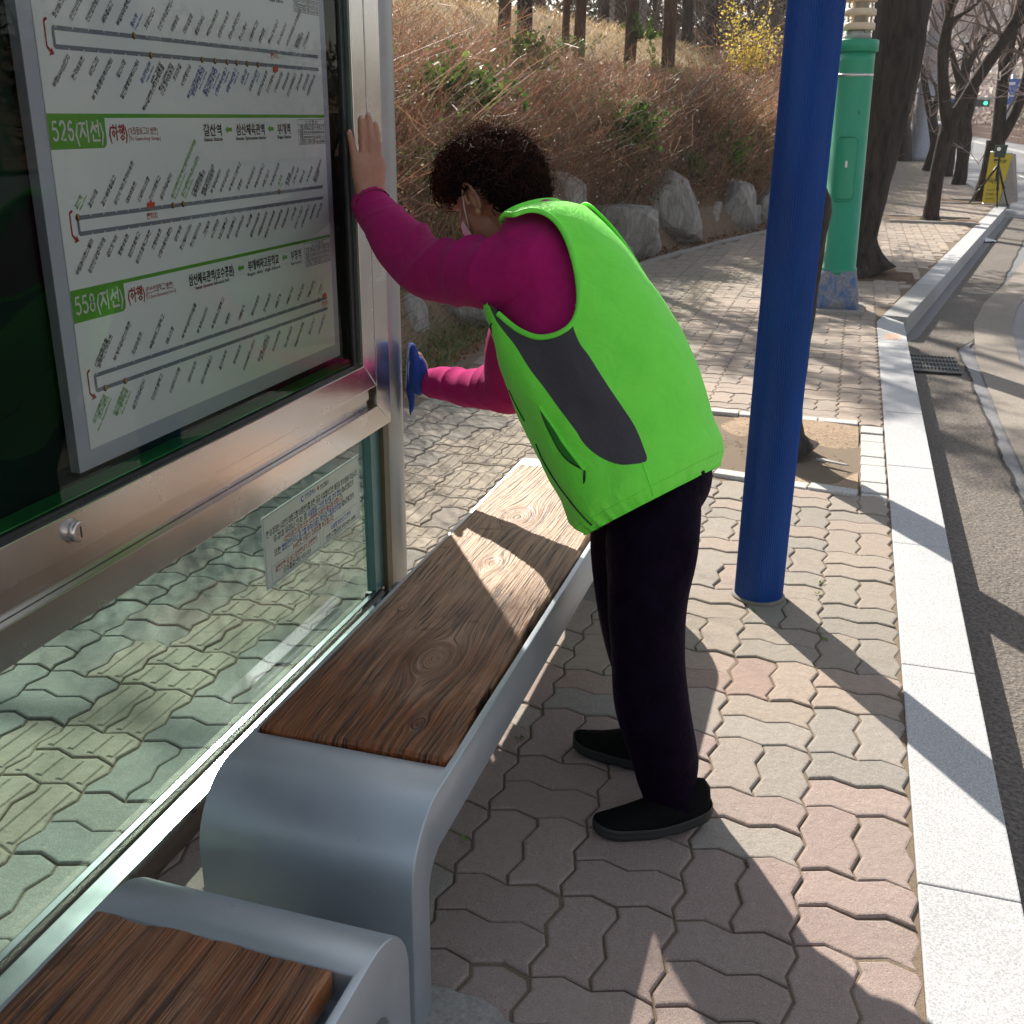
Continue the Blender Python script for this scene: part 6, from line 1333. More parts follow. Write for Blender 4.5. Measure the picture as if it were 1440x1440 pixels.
p = aty(1050, 110, 23); bush('forsythia', 'bare branched shrub covered in yellow blossom left of the blue post', 'shrub', (p.x, p.y, p.z - .2), (.85, .5, 1.9), 1500, .026, [(.80, .62, .12), (.70, .55, .10), (.55, .50, .12)], [4, 3, 1], 8, (.26, .19, .13), .9, 1.3, 13)
p = aty(1075, 215, 17.5); bush('dry_grass_clump', 'arching pale tan grass clump against the blue post', 'grass', (p.x, p.y, p.z), (.9, .9, 1.0), 5200, .030, [(.62, .42, .25), (.72, .54, .36), (.5, .3, .17)], [3, 3, 2], 9, (.55, .36, .2), .9, .35, 900, .35)
# ------------------------------------------------------------------ trees
def tree(name, label, paths, seed, group=None, bark=M_BARK, spawn=None, tw_col=(.46, .36, .33), nbr=16, brL=1.5, twL=.5, ntw=900, tww=.0045, rough=.012, cat='tree', smooth_n=26, up=.95, roots=0.):
    """paths: list of limbs, each [(point, radius)...]; the first is the trunk. spawn: fraction from where branches leave each limb"""
    R_ = np.random.RandomState(seed); b = paths[0][0][0]; root = empty(name, (b.x, b.y, b.z), label, cat, group); mb = MB(); ends = []
    for li, path in enumerate(paths):
        Rr = spl([(*p, r) for p, r in path], smooth_n if li == 0 else 16); n = 20 if path[0][1] > .08 else 8; pts = Rr[:, :3]; off = vnoise(pts, 2.2, seed + li, rough); pts = pts + np.stack([off, -off, off * 0], -1); V = []; up_ = None
        for i in range(len(pts)):
            T = pts[min(i + 1, len(pts) - 1)] - pts[max(i - 1, 0)]; T /= np.linalg.norm(T) + 1e-9
            if up_ is None: up_ = np.cross(T, [0.3, 1, .1]); up_ /= np.linalg.norm(up_)
            up_ = up_ - T * (up_ @ T); up_ /= np.linalg.norm(up_); w = np.cross(T, up_)
            for k in range(n):
                a = 2 * math.pi * k / n; q = Vector((math.cos(a) * 1.4, math.sin(a) * 1.4, i * .35 + seed)); lump = 1 + .10 * noise.noise(q) + .07 * noise.noise(q * 3) * (n > 10)
                if roots and li == 0 and i < 4: lump += roots * (1 - i / 4) ** 2 * (1 + .6 * math.sin(a * 5 + seed))
                V.append(pts[i] + (up_ * math.cos(a) + w * math.sin(a)) * Rr[i, 3] * lump)
        F = [(i * n + k, i * n + (k + 1) % n, (i + 1) * n + (k + 1) % n, (i + 1) * n + k) for i in range(len(pts) - 1) for k in range(n)]
        mb.add(V, F, 0, True)
        if li == 0 and len(paths) > 1: continue
        f0 = (spawn if spawn is not None else .35) if li == 0 else .50
        for q in np.linspace(f0, 1, max(2, int(nbr * (1.0 if li == 0 else .8)))):
            i = min(int(q * (len(pts) - 1)), len(pts) - 1); ends.append((pts[i], pts[min(i + 1, len(pts) - 1)] - pts[max(i - 1, 0)], Rr[i, 3]))
    mb.build('trunk', bark, root)
    if not ends or nbr == 0: return root
    # branches, secondary branches, twigs
    def gen(starts, per, L, spread, rad, kk):
        S = []; T = []; Rr = []
        for p, t, r in starts:
            for _ in range(per): S.append(p); T.append(t / (np.linalg.norm(t) + 1e-9)); Rr.append(min(rad, r * .6))
        S, T, Rr = np.array(S), np.array(T), np.array(Rr); n = len(S); d = R_.normal(size=(n, 3)) * spread + T * .5; d[:, 2] += up; d /= np.linalg.norm(d, axis=1, keepdims=True)
        ll = L * (.5 + .8 * R_.rand(n)); t = np.linspace(0, 1, kk); cv = R_.normal(size=(n, 1, 3)) * .28; P = S[:, None] + d[:, None] * (ll[:, None] * t)[..., None] + cv * (ll[:, None] * t ** 2)[..., None] + np.cumsum(R_.normal(size=(n, kk, 3)) * .018 * L, 1) * (t > 0)[None, :, None]
        return P, Rr, t
    P1_, R1, t1 = gen(ends, 2 if Rr[0, 3] > .2 else 1, brL, .8, .028, 8); V1, F1 = np_tubes(P1_, R1[:, None] * (1 - .75 * t1)[None], 5)
    st = [(P1_[i, j], P1_[i, j] - P1_[i, j - 1], R1[i] * .6) for i in range(len(P1_)) for j in (4, 7)]
    P2_, R2, t2 = gen(st, 1, brL * .6, .9, .011, 6); V2, F2 = np_tubes(P2_, np.maximum(R2[:, None] * (1 - .75 * t2)[None], tww * .8), 4)
    Vb = np.concatenate([V1, V2]); o = link('branches', np_mesh('branches', Vb, [np.concatenate([F1, F2 + len(V1)])], M_TWIG, smooth=True, col=np.concatenate([np.tile((.16, .12, .10), (len(V1), 1)), np.tile((.36, .28, .25), (len(V2), 1))])), root); tag(o, kind='stuff')
    s = R_.randint(0, len(P2_), ntw); j = R_.randint(1, 6, ntw); S0 = P2_[s, j]; d = R_.normal(size=(ntw, 3)) + (P2_[s, j] - P2_[s, j - 1]) / (brL * .12) * .6; d[:, 2] += up; d /= np.linalg.norm(d, axis=1, keepdims=True); t = np.linspace(0, 1, 5); ll = twL * (.4 + .9 * R_.rand(ntw))
    P3 = S0[:, None] + d[:, None] * (ll[:, None] * t)[..., None] + R_.normal(size=(ntw, 1, 3)) * .25 * (ll[:, None] * t ** 2)[..., None]
    V3, F3, C3 = ribbons(P3, np.full((ntw, 5), tww) * (1 - .5 * t), None, np.array(tw_col) * (.7 + .6 * R_.rand(ntw, 1))); tag(link('crown', np_mesh('crown', V3, F3, M_TWIG, col=C3), root), kind='stuff')
    return root
def pp(l, y, g=None):                        # photo points at one distance, radii in metres
    out = []
    for i, (px, py, r) in enumerate(l):
        yy_ = y if not isinstance(y, tuple) else y[0] + (y[1] - y[0]) * i / (len(l) - 1); p = aty(px, py, yy_); r = r * (.88 if yy_ > 15 else 1)
        if i == 0 and g is not None: p.z = g
        out.append((p, r))
    return out
# tree in the near pit, hidden behind the blue post; its trunk leans back to the left
b0 = Vector((-.165, 5.06, -.02))
tree('street_tree', 'dark trunk growing in the sandy pit, mostly hidden behind the blue post', [[(b0, .150)] + [(aty(x_, y_, 5.06) - Vector((r_, 0, 0)), r_) for x_, y_, r_ in ((1131, 610, .108), (1138, 520, .10), (1150, 420, .10), (1162, 340, .105), (1169, 290, .105), (1160, 262, .085), (1150, 200, .072), (1162, 60, .07), (1180, -150, .065))] + [(Vector((-.45, 5.1, 4.2)), .05)]], 3, 'street trees', spawn=.97, nbr=3, brL=1.3, ntw=500, roots=.10, up=1.5)
tree('street_tree', 'thick dark leaning trunk right behind the green street lamp', [pp([(1205, 390, .27), (1200, 352, .225), (1202, 320, .215), (1213, 265, .225), (1226, 208, .235), (1238, 160, .235), (1253, 105, .245), (1264, 50, .25), (1271, 0, .245), (1280, -80, .23), (1288, -200, .2)], 11.7, 0)], 5, 'street trees', spawn=.95, nbr=5, brL=2.6, ntw=1500, roots=.30, rough=.03, tww=.004, up=1.6)
tree('street_tree', 'slim trunk forking into a wide V at the middle of the pavement', [pp([(1308, 314, .155), (1313, 280, .125), (1322, 225, .125), (1333, 180, .135)], 18.4, 0), pp([(1333, 182, .11), (1326, 140, .10), (1325, 95, .095), (1328, 60, .10), (1334, 30, .085), (1336, 12, .07), (1329, -20, .05), (1322, -60, .03)], 18.4), pp([(1335, 14, .06), (1346, -10, .05), (1352, -50, .035)], 18.4), pp([(1334, 178, .11), (1358, 138, .10), (1385, 95, .10), (1403, 68, .095), (1420, 40, .09), (1440, 5, .08), (1462, -40, .06)], 18.4), pp([(1326, 40, .05), (1345, 25, .035), (1368, 10, .025), (1392, -12, .015)], 18.4), pp([(1420, 38, .05), (1432, 34, .05), (1450, 18, .04)], 18.4)], 7, 'street trees', spawn=.9, nbr=9, brL=1.5, ntw=1200, roots=.25, tww=.003)
tree('street_tree', 'forked trunk leaning right directly beside the yellow board', [pp([(1380, 289, .23), (1386, 265, .19), (1396, 228, .18), (1402, 198, .19)], 22.9, 0), pp([(1402, 200, .14), (1406, 160, .13), (1411, 110, .12), (1414, 80, .13), (1422, 50, .10), (1432, 5, .07)], 22.9), pp([(1404, 200, .12), (1422, 172, .10), (1436, 135, .10), (1445, 95, .09), (1460, 40, .06)], 22.9), pp([(1413, 105, .08), (1424, 88, .07), (1438, 62, .05), (1452, 30, .03)], 22.9)], 9, 'street trees', spawn=.9, nbr=10, brL=1.9, ntw=1300, roots=.2, tww=.0038)
tree('street_tree', 'upright trunk with a burl, between the V-forked tree and the leaning one', [pp([(1347, 263, .20), (1351, 240, .17), (1355, 210, .17), (1357, 185, .19), (1353, 150, .15), (1351, 115, .14)], 29, 0), pp([(1351, 117, .11), (1345, 100, .09), (1337, 70, .06), (1325, 40, .04)], 29), pp([(1352, 115, .11), (1360, 95, .09), (1372, 70, .07), (1392, 40, .05)], 29), pp([(1357, 180, .11), (1366, 150, .10), (1372, 125, .09), (1380, 90, .06)], 29)], 11, 'street trees', spawn=.9, nbr=10, brL=2.2, ntw=1300, tww=.005)
tree('street_tree', 'pale grey trunk half hidden behind the V-forked tree', [pp([(1329, 248, .22), (1334, 215, .2), (1344, 170, .19), (1355, 120, .16), (1362, 60, .1)], 33, 0)], 13, 'street trees', spawn=.5, nbr=10, brL=2.4, ntw=900, tww=.005)
tree('street_tree', 'thin distant trunk left of the V-forked tree, beside the grey pole', [pp([(1307, 236, .22), (1315, 205, .18), (1311, 170, .16), (1305, 140, .12), (1298, 90, .08)], 36, 0), pp([(1311, 172, .12), (1318, 140, .1), (1326, 100, .07)], 36)], 15, 'street trees', spawn=.6, nbr=10, brL=2.6, ntw=900, tww=.006)
for k, (px, py, Y_, sd, lab) in enumerate(((1272, 224, 44, 17, 'dark distant trunk just left of the grey pole'), (1260, 219, 52, 19, 'darkest distant trunk at the left end of the tree row'), (1300, 222, 54, 21, 'distant trunk touching the right side of the grey pole'), (1281, 215, 66, 23, 'farthest trunk seen in the row by the grey pole'))):
    tree('street_tree', lab, [pp([(px, py, .3), (px + 2, py - 30, .24), (px - 1, py - 62, .2), (px + 4, py - 100, .14), (px + 2, py - 160, .1)], Y_, 0), pp([(px - 1, py - 55, .16), (px + 9, py - 85, .12), (px + 16, py - 130, .07)], Y_)], sd, 'street trees', spawn=.45, nbr=9, brL=3., ntw=800, tww=.008, bark=M_BARKF)
# trees on the bank: slim conifer trunks with their crowns above the picture
def conifer(label, l, y, seed, crown0, nb, br, col, group='conifers on the bank', wid=1.7, top=4.5, dens=1.):
    R_ = np.random.RandomState(seed); path = pp(l, y); rt = tree('conifer', label, [path + [(path[-1][0] + Vector((0, 0, 2.5)), path[-1][1] * .7), (path[-1][0] + Vector((0, 0, top)), .02)]], seed, group, M_BARK2, nbr=0, smooth_n=22)
    p0 = path[0][0]; z1 = path[-1][0].z + top; z0 = crown0; n = nb; z = z0 + (z1 - z0) * R_.rand(n); a = R_.rand(n) * 6.283; L = wid * (1 - (z - z0) / (z1 - z0 + .4)) * (.5 + .6 * R_.rand(n)) + .15
    xs = np.interp(z, [p.z for p, r in path] + [z1], [p.x for p, r in path] + [path[-1][0].x]); t = np.linspace(0, 1, 6); S = np.stack([xs, np.full(n, p0.y), z], -1); d = np.stack([np.cos(a), np.sin(a), .05 + .2 * R_.rand(n)], -1)
    P = S[:, None] + d[:, None] * (L[:, None] * t)[..., None] - np.array([0, 0, .3]) * (t ** 2)[None, :, None] * L[:, None, None]
    V, F = np_tubes(P, np.full((n, 6), .014) * (1.1 - t), 4); link('boughs', np_mesh('boughs', V, F, M_TWIG, col=np.tile((.09, .055, .035), (len(V), 1))), rt)
    m = int(n * 70 * dens); s = R_.randint(0, n, m); q = .15 + .85 * R_.rand(m); i = np.clip((q * 5).astype(int), 0, 4); f = q * 5 - i; Q_ = P[s, i] * (1 - f[:, None]) + P[s, i + 1] * f[:, None] + R_.normal(size=(m, 3)) * np.array([.09, .09, .05])
    V, F, C = quads(Q_, .05 + .04 * R_.rand(m), None, np.array(col) * (.6 + .8 * R_.rand(m, 1)), .5); tag(link('crown', np_mesh('crown', V, F, M_LEAF, col=C), rt), kind='stuff'); return rt
G1 = (.045, .085, .022); G2 = (.13, .24, .04)
conifer('slim conifer trunk, left of the close pair on the tan slope', [(792, 95, .085), (795, 60, .08), (797, 20, .075), (800, -40, .07)], 19.5, 31, 4.2, 60, 8, G1)
conifer('slim conifer trunk, right of the close pair on the tan slope', [(812, 100, .12), (815, 60, .11), (817, 20, .105), (820, -40, .1)], 18.5, 32, 4.2, 70, 8, G1)
conifer('straight conifer trunk above the woman\'s back with green sprays', [(883, 110, .115), (887, 60, .11), (890, 0, .105), (892, -50, .1)], 18, 33, 4.0, 70, 8, G1)
conifer('right-hand conifer trunk with bright yellow-green low sprays', [(938, 125, .13), (940, 80, .12), (943, 0, .115), (945, -50, .11)], 18, 34, 4.0, 70, 8, G1)
conifer('leftmost slim trunk rising from the red twigs on the bank', [(704, 90, .085), (708, 40, .08), (711, -10, .075), (713, -60, .07)], 13.5, 35, 3.6, 60, 8, G1)
p = aty(925, 110, 17.6); bush('young_conifer', 'bright yellow-green young conifer sprays round the right-hand trunk', 'shrub', (p.x, p.y, p.z - .35), (.75, .6, .8), 3600, .035, [(.24, .38, .04), (.16, .28, .04), (.09, .17, .03)], [3, 3, 2], 12, (.12, .08, .05), .25, .6, 26)
p = aty(905, 35, 18); bush('young_conifer', 'small green spray between the two right-hand conifer trunks', 'shrub', (p.x, p.y, p.z - .2), (.35, .35, .45), 1000, .03, GRN, [3, 2, 2], 14, (.12, .08, .05), .25, .6, 14)
p = aty(805, 62, 17.8); bush('young_conifer', 'thin green sprays across the close pair of trunks', 'shrub', (p.x, p.y, p.z - .1), (.6, .4, .25), 500, .03, [(.09, .16, .04), (.13, .22, .05)], [1, 1], 15, (.12, .08, .05), .1, .6, 10)
# bare trees standing left of the picture on the bank: their thin shade falls on the paving
for k, (x, y, h) in enumerate(((-6.6, 8.4, 7.5), (-8.0, 7.0, 8.), (-5.4, 18.2, 8.5))):
    zb = bz(x, y); tree('bank_tree', ('bare tree on the bank right behind the shelter', 'bare tree high on the bank behind the shelter', 'bare tree on the tan slope shading the far pavement')[k], [[(Vector((x, y, zb - .1)), .13), (Vector((x + .1, y, zb + h * .35)), .10), (Vector((x - .1, y + .2, zb + h * .7)), .07), (Vector((x, y, zb + h)), .03)]], 50 + k, 'bare trees on the bank left of view', spawn=.3, nbr=26 if k < 2 else 9, brL=2.2, ntw=3400 if k < 2 else 900, tww=.007)
# dark wood behind the crest
def mass(name, n, f, size, pal, wts, asp=.6, mat=None):
    P = f(n); V, F, C = quads(P, size * (.5 + VR.rand(n)), None, pick(n, pal, wts), asp); return tag(link(name, np_mesh(name, V, F, mat or M_LEAF, col=C)), kind='stuff')
for k in range(26):
    y = 27 + 22 * VR.rand(); d = np.interp(y, [20, 30, 36, 60], [6.6, 4.6, 2.8, 2.6]) + .6 + 9 * VR.rand(); x = edge_x(y) - d; z = bz(x, y) - .1; r = .10 + .09 * VR.rand(); h = 7 + 3 * VR.rand()
    o = MB().tube([(x, y, z), (x + .1 * VR.normal(), y, z + h * .5), (x + .2 * VR.normal(), y, z + h)], [r, r * .8, r * .4], 9).build('trunk', M_BARKF, None); o.name = 'woodland_tree'
    tag(o, 'dark bare trunk among others in the shady wood beyond the tan slope', 'tree', 'dark trunks of the wood behind the slope')
def wood(n):
    y = 38 + 20 * VR.rand(n); d = 3.5 + 26 * VR.rand(n); x = edge_x(np.minimum(y, 60)) - d; return np.stack([x, y, 2.0 + 8.5 * VR.rand(n) ** 1.0], -1)
mass('dark_wood', 26000, wood, .22, [(.028, .042, .018), (.045, .055, .025), (.08, .06, .045), (.10, .08, .06)], [4, 3, 2, 2])
def wood2(n): y = 30 + 12 * VR.rand(n); x = edge_x(y) - 2.0 - 7 * VR.rand(n) ** 1.2; return np.stack([x, y, 2.2 + 6 * VR.rand(n)], -1)
B = wood2(5200); kk_ = 5; t = np.linspace(0, 1, kk_); dd_ = VR.normal(size=(len(B), 3)); dd_[:, 2] = np.abs(dd_[:, 2]) + .5; P = B[:, None] + dd_[:, None] * t[None, :, None] * .8
V, F, C = ribbons(P, np.full((len(B), kk_), .012) * (1 - .6 * t), None, pick(len(B), [(.30, .24, .20), (.20, .15, .12), (.14, .10, .08)], [2, 3, 3])); tag(link('bare_thicket', np_mesh('bare_thicket', V, F, M_TWIG, col=C)), kind='stuff')
p = aty(812, 5, 34); MB().box((p.x - .4 + 1.1, 34, p.z - .6), (p.x + 2.0, 34.4, p.z + 3)).build('stone_slab', M_GRANITE2, None); tag(bpy.data.objects['stone_slab'], 'pale grey standing slab at the edge of the dark wood', 'slab')
# weeds in the paving joints
mb = MB(); WP = [(atz(1062, 1140 - 280, 0)), atz(655, 1180, 0), atz(1155, 820, 0), atz(1150, 835, 0), atz(730, 1038, 0), atz(1160, 1440 - 540, 0)]
for c in WP:
    for k in range(9): a = rnd.random() * 6.28; l = rnd.uniform(.004, .012); mb.add([c + Vector((0, 0, .0)), c + Vector((math.cos(a) * l, math.sin(a) * l, .006)), c + Vector((math.cos(a) * l * 1.5, math.sin(a) * l * 1.5, .003)), c + Vector((math.cos(a + .7) * l, math.sin(a + .7) * l, .005))], [(0, 1, 2, 3)])
tag(mb.build('joint_weeds', simple('weed_green', (.14, .22, .04), .7), None), kind='stuff')
# ================================================================== ACROSS THE ROAD AND FAR AWAY
# opposite bank with its dark scrub (seen far right, and mirrored in the case glass)
fy = np.concatenate([np.arange(-20, 90, 3.), np.arange(90, 420, 15.)]); fx = np.interp(fy, [-20, 12, 45, 75, 420], [22.5, 21.5, 14.5, 10.9, 10.9]); fd = np.array([0, .6, 2, 4, 8, 14, 24, 40, 80])
Yg, Dg = np.meshgrid(fy, fd, indexing='ij'); Xg = fx[:, None] + Dg; Zg = np.interp(Dg, [0, .6, 2, 14, 40, 80], [-.05, 0, .15, 3.6, 6, 7]) * np.interp(Yg, [-20, 50, 80, 420], [1.25, 1, .45, .45])
P = np.stack([Xg, Yg, Zg], -1).reshape(-1, 3); P[:, 2] += vnoise(P[:, :2], .5, 77, .25) * (Dg.ravel() > 2)
tag(link('opposite_bank', np_mesh('opposite_bank', P, grid_faces(len(fy), len(fd))[:, ::-1], granular('scrub_soil', (.13, .075, .045), (.30, .17, .10), 2.5, .95, 1., .1), smooth=True)), kind='structure')
def scr(n): y = -15 + 150 * VR.rand(n); x = np.interp(y, [-20, 12, 45, 75, 420], [22.5, 21.5, 14.5, 10.9, 10.9]) + 2 + 16 * VR.rand(n); return np.stack([x, y, np.interp(x - np.interp(y, [-20, 12, 45, 75, 420], [22.5, 21.5, 14.5, 10.9, 10.9]), [2, 14, 20], [.3, 3.8, 5]) * np.interp(y, [-20, 50, 80, 420], [1.25, 1, .45, .45]) + 2.2 * VR.rand(n) ** 2], -1)
mass('opposite_scrub', 16000, scr, .30, [(.05, .07, .025), (.15, .08, .045), (.24, .14, .08), (.03, .045, .02)], [3, 4, 2, 3])
def scr2(n): y = 62 + 80 * VR.rand(n); return np.stack([np.interp(y, [62, 140], [16, 15]) + 9 * VR.rand(n), y, 1.2 + 3.8 * VR.rand(n)], -1)
mass('far_green_trees', 6000, scr2, .5, [(.10, .15, .05), (.06, .10, .035), (.22, .15, .09)], [3, 3, 2])
# guard railing on the opposite kerb
rl = empty('guard_railing', (20.8, 14, -.1), 'dark green guard railing along the opposite kerb', 'railing')
M_DGREEN = simple('dark_green_paint', (.012, .05, .03), .5)
pts_r = [(float(np.interp(y, [-20, 12, 45, 75], [22.2, 21.2, 14.2, 10.6])), y) for y in np.arange(-6, 60, 2.)]
for x, y in pts_r: MB().tube([(x, y, -.15), (x, y, 1.05), (x, y, 1.08)], [.06, .06, .02], 8).build('railing_post', M_DGREEN, rl)
for z in (.25, .62, .98): MB().tube([(x, y, z) for x, y in pts_r], .035, 6).build('rail', simple('rust_red_rail', (.20, .08, .05), .5) if z == .25 else bpy.data.materials['rust_red_rail'], rl)
# picket fence farther along
fe = empty('picket_fence', (10.6, 90, 0), 'long low brown picket fence beyond the road at the right', 'fence')
mb = MB(); mp_ = MB()
for k in range(300):
    y = 60 + k * .33; x = float(np.interp(y, [45, 75, 420], [13.9, 10.6, 10.6])); mb.box((x - .03, y - .05, -.1), (x + .03, y + .05, .95))
    if k % 6 == 0: mp_.box((x - .06, y - .06, -.1), (x + .06, y + .06, 1.1))
M_FEN = simple('fence_brown', (.20, .12, .09), .7); tag(mb.build('pickets', M_FEN, fe), kind='stuff'); tag(mp_.build('fence_posts', M_FEN, fe), kind='stuff')
for z in (.3, .8): MB().tube([(float(np.interp(y, [45, 75, 420], [13.9, 10.6, 10.6])), y, z) for y in np.arange(60, 160, 5)], .03, 5).build('rail', M_FEN, fe)
# apartment towers
def tower(cx, cy, w, d, h, floors, bays, col, label, rot=0.):
    rt = empty('apartment_tower', (cx, cy, 0), label, 'apartment block', 'apartment towers beyond the trees'); Mx = Matrix.Translation((cx, cy, 0)) @ Matrix.Rotation(rot, 4, 'Z')
    mt = bpy.data.materials.get('tower_paint') or simple('tower_paint', (.62, .60, .62), .8, var=.04, bump=0); gl = bpy.data.materials.get('tower_window') or simple('tower_window', (.22, .25, .30), .25, bump=0); st_ = bpy.data.materials.get('tower_stripe') or simple('tower_stripe', (.45, .40, .44), .8, bump=0)
    MB().box((-w / 2, -d / 2, -1), (w / 2, d / 2, h), M=Mx).build('walls', mt, rt); MB().box((-w / 2 + 1, -d / 2 + 1, h), (w / 2 - 1, d / 2 - 1, h + 3), M=Mx).build('roof_house', st_, rt)
    mb = MB(); mf = MB(); bw = w / bays
    for f in range(floors):
        for b in range(bays):
            x0 = -w / 2 + b * bw + bw * .16; z0 = 2 + f * (h - 3) / floors; mb.box((x0, -d / 2 - .06, z0 + .5), (x0 + bw * .68, -d / 2 + .05, z0 + (h - 3) / floors * .72), M=Mx); mf.box((x0 - .1, -d / 2 - .5, z0 + .1), (x0 + bw * .72, -d / 2 - .0, z0 + .5), M=Mx)
    tag(mb.build('windows', gl, rt), kind='stuff'); tag(mf.build('balconies', st_, rt), kind='stuff')
    for s in (-1, 1): MB().box((s * (w / 2 - .35) - .35, -d / 2 - .3, 0), (s * (w / 2 - .35) + .35, -d / 2 - .01, h + 1), M=Mx).build('pilaster', mt, rt)
def tw(px, y, w, h, fl, b, lab, rot=0.): p = aty(px, 165, y); tower(p.x, y, w, 14, h, fl, b, None, lab, rot)
tw(1418, 250, 22, 33, 12, 6, 'pale apartment tower right of the leaning street trees', -.25); tw(1372, 300, 20, 29, 10, 6, 'lower pale apartment block in the middle between the trees', .1); tw(1450, 190, 18, 26, 9, 5, 'nearest pale apartment tower at the right picture edge', -.2)
tw(1325, 340, 26, 26, 9, 7, 'white low block behind the distant trunks', .15); tw(1290, 280, 16, 33, 11, 4, 'pale tower behind the grey pole', .1)
# road sign on its gantry, traffic light
gs = empty('road_sign', (8.4, 70, 0), 'blue overhead direction sign with white arrows at the right edge', 'road sign')
c = aty(1434, 129, 70); M_BSIGN = simple('sign_blue', (.01, .10, .42), .4, bump=0, var=.05); W2_, H2_ = .98, .68; yS = 70
MB().box((c.x - W2_, yS, c.z - H2_), (c.x + W2_, yS + .06, c.z + H2_)).build('sign_panel', M_BSIGN, gs, bevel=.03)
mb = MB()
for bx0, bz0, bx1, bz1 in ((-.05, -.5, .05, .35), (-.55, -.25, .55, -.16), (-.6, -.35, -.52, -.05), (.52, -.35, .6, -.05), (-.1, .28, .1, .36), (-.75, .35, -.3, .5), (.3, .35, .75, .5)): mb.box((c.x + bx0, yS - .02, c.z + bz0), (c.x + bx1, yS - .004, c.z + bz1))
mb.add([(c.x - .14, yS - .02, c.z + .3), (c.x + .14, yS - .02, c.z + .3), (c.x, yS - .02, c.z + .58)], [(0, 1, 2)]); mb.build('arrows', simple('sign_white', (.8, .8, .8), .5, bump=0), gs)
pb = aty(1413, 190, 70); MB().tube([(pb.x, 70.2, -.1), (pb.x, 70.2, c.z + .9)], .11, 10).build('pole', bpy.data.materials['galvanised'], gs); MB().tube([(pb.x, 70.2, c.z + .2), (c.x + 3, 70.2, c.z + .2)], .07, 8).build('arm', bpy.data.materials['galvanised'], gs)
c = aty(1341, 149, 60); s2 = empty('road_sign', (c.x, c.y, 0), 'small blue sign panel glimpsed left of the burled trunk', 'road sign'); MB().box((c.x - .42, c.y, c.z - .32), (c.x + .42, c.y + .05, c.z + .32)).build('sign_panel', M_BSIGN, s2); MB().tube([(c.x, c.y + .1, -.1), (c.x, c.y + .1, c.z + .3)], .06, 8).build('pole', bpy.data.materials['galvanised'], s2)
c = aty(1379, 145, 80); tl = empty('traffic_light', (c.x, c.y, 0), 'distant traffic light showing green between the trees', 'traffic light')
MB().box((c.x - .75, c.y, c.z - .22), (c.x + .55, c.y + .25, c.z + .22)).build('housing', M_BLACK, tl)
_t = NT('green_lamp'); _t.set(Base_Color=(.0, .5, .2), Emission_Color=(.05, 1., .45)); _t.b.inputs['Emission Strength'].default_value = 1.2; MB().tube([(c.x + .3, c.y - .03, c.z), (c.x + .3, c.y - .005, c.z)], .12, 14).build('green_lamp', _t.m, tl)
for dx in (-.5, -.1): MB().tube([(c.x + dx, c.y - .03, c.z), (c.x + dx, c.y - .005, c.z)], .15, 14).build('dark_lamp', M_DARKRUB, tl)
MB().tube([(c.x - 5, c.y + .1, c.z + .3), (c.x + 3.2, c.y + .1, c.z + .3)], .06, 8).build('arm', bpy.data.materials['galvanised'], tl); MB().tube([(c.x + 3.2, c.y + .1, -.1), (c.x + 3.2, c.y + .1, c.z + .5)], .1, 8).build('pole', bpy.data.materials['galvanised'], tl)
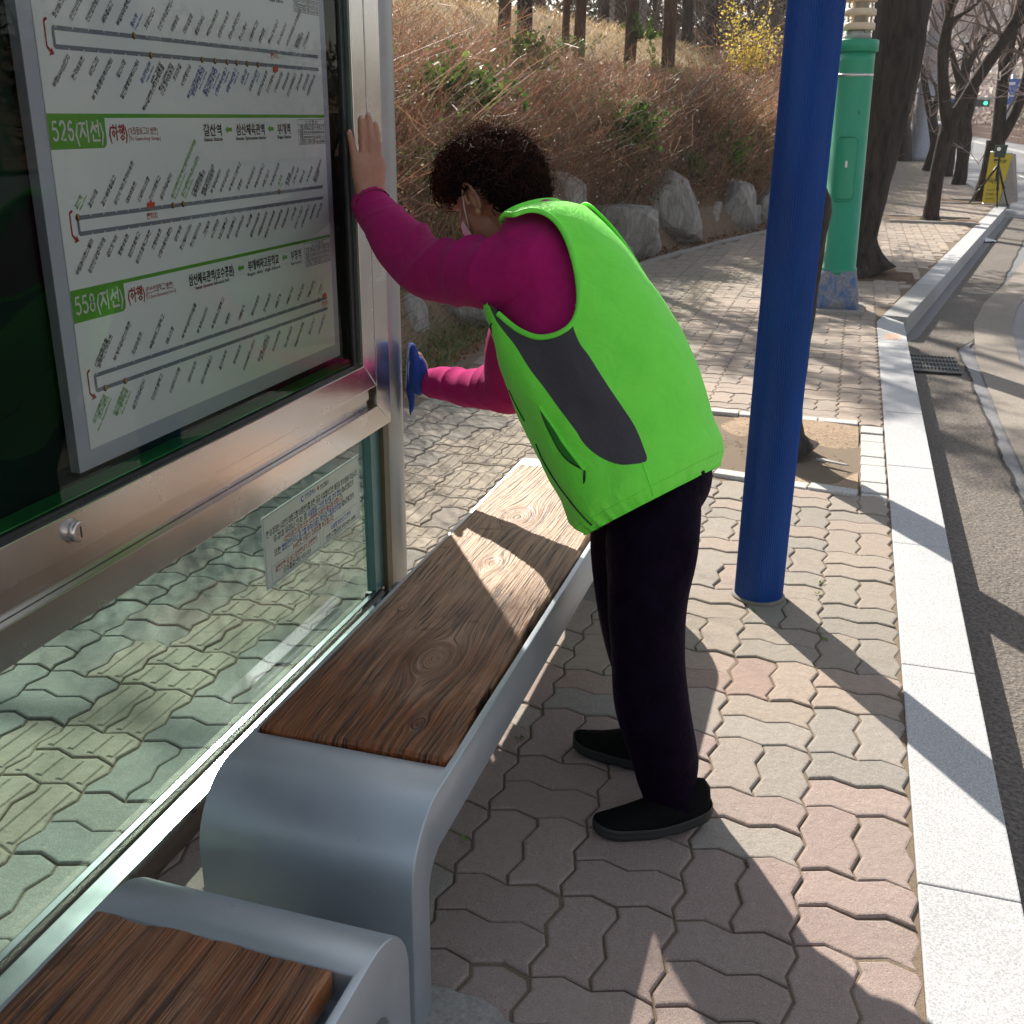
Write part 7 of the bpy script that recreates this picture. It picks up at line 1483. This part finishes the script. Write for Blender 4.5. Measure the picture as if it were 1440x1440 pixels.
# cars
def car(x, y, col, label, nm):
    rt = empty('car', (x, y, -.16), label, 'car', 'cars far down the road'); M_ = Matrix.Translation((x, y, -.16)); pr = [(-2.2, .35), (-2.25, .75), (-2.0, .92), (-1.35, 1.0), (-.75, 1.42), (.75, 1.46), (1.6, 1.0), (2.15, .92), (2.25, .6), (2.2, .35)]
    mb = MB(); mb.prism([(p, q) for p, q in pr], 'x', -.86, .86, M=M_); b = mb.build('body', simple(nm, col, .25, .3, bump=0, var=.03), rt, bevel=.07)
    gl = bpy.data.materials.get('car_glass') or simple('car_glass', (.03, .035, .04), .1, bump=0)
    MB().add([M_ @ Vector(q) for q in ((-.70, -1.33, 1.03), (.70, -1.33, 1.03), (.62, -.80, 1.38), (-.62, -.80, 1.38))], [(0, 1, 2, 3)]).build('windscreen', gl, rt)
    for s in (-1, 1):
        MB().prism([(-1.2, 1.04), (1.35, 1.04), (.7, 1.38), (-.7, 1.36)], 'x', s * .865 - .004, s * .865 + .004, M=M_).build('side_window', gl, rt)
        MB().box((s * .62 - .16, -2.27, .66), (s * .62 + .16, -2.2, .80), M=M_).build('headlight', M_STEEL, rt)
        for yy_ in (-1.35, 1.35):
            w = MB(); w.tube([M_ @ Vector((s * .78, yy_, .33)), M_ @ Vector((s * .90, yy_, .33))], .33, 18).build('wheel', M_DARKRUB, rt)
car(4.9, 78, (.7, .72, .75), 'white car approaching far down the road, nearer of the two', 'car_white'); car(3.9, 104, (.30, .36, .45), 'blue-grey car far down the road behind the white one', 'car_bluegrey')
# pale far tree line and low roofs closing the street
def fl2(n): y = 120 + 120 * VR.rand(n); return np.stack([y * (-.06 + .26 * VR.rand(n)), y, .5 + 9 * VR.rand(n) ** 1.4], -1)
mass('far_tree_line', 9000, fl2, .8, [(.42, .34, .32), (.50, .42, .40), (.30, .28, .22)], [3, 3, 2])
# thin bright air over the street
_m = bpy.data.materials.new('haze_air'); _m.use_nodes = True; _n = _m.node_tree; _n.nodes.clear(); _v = _n.nodes.new('ShaderNodeVolumePrincipled'); _v.inputs['Color'].default_value = (.95, .94, .95, 1); _v.inputs['Density'].default_value = .0006; _v.inputs['Anisotropy'].default_value = .35
_o2 = _n.nodes.new('ShaderNodeOutputMaterial'); _n.links.new(_v.outputs[0], _o2.inputs['Volume'])
hz = MB().box((-905, -405, -1.4), (905, 1505, 37.5)).build('haze', _m, None); tag(hz, kind='stuff')
bpy.data.objects.remove(_TO); bpy.data.curves.remove(_TC)
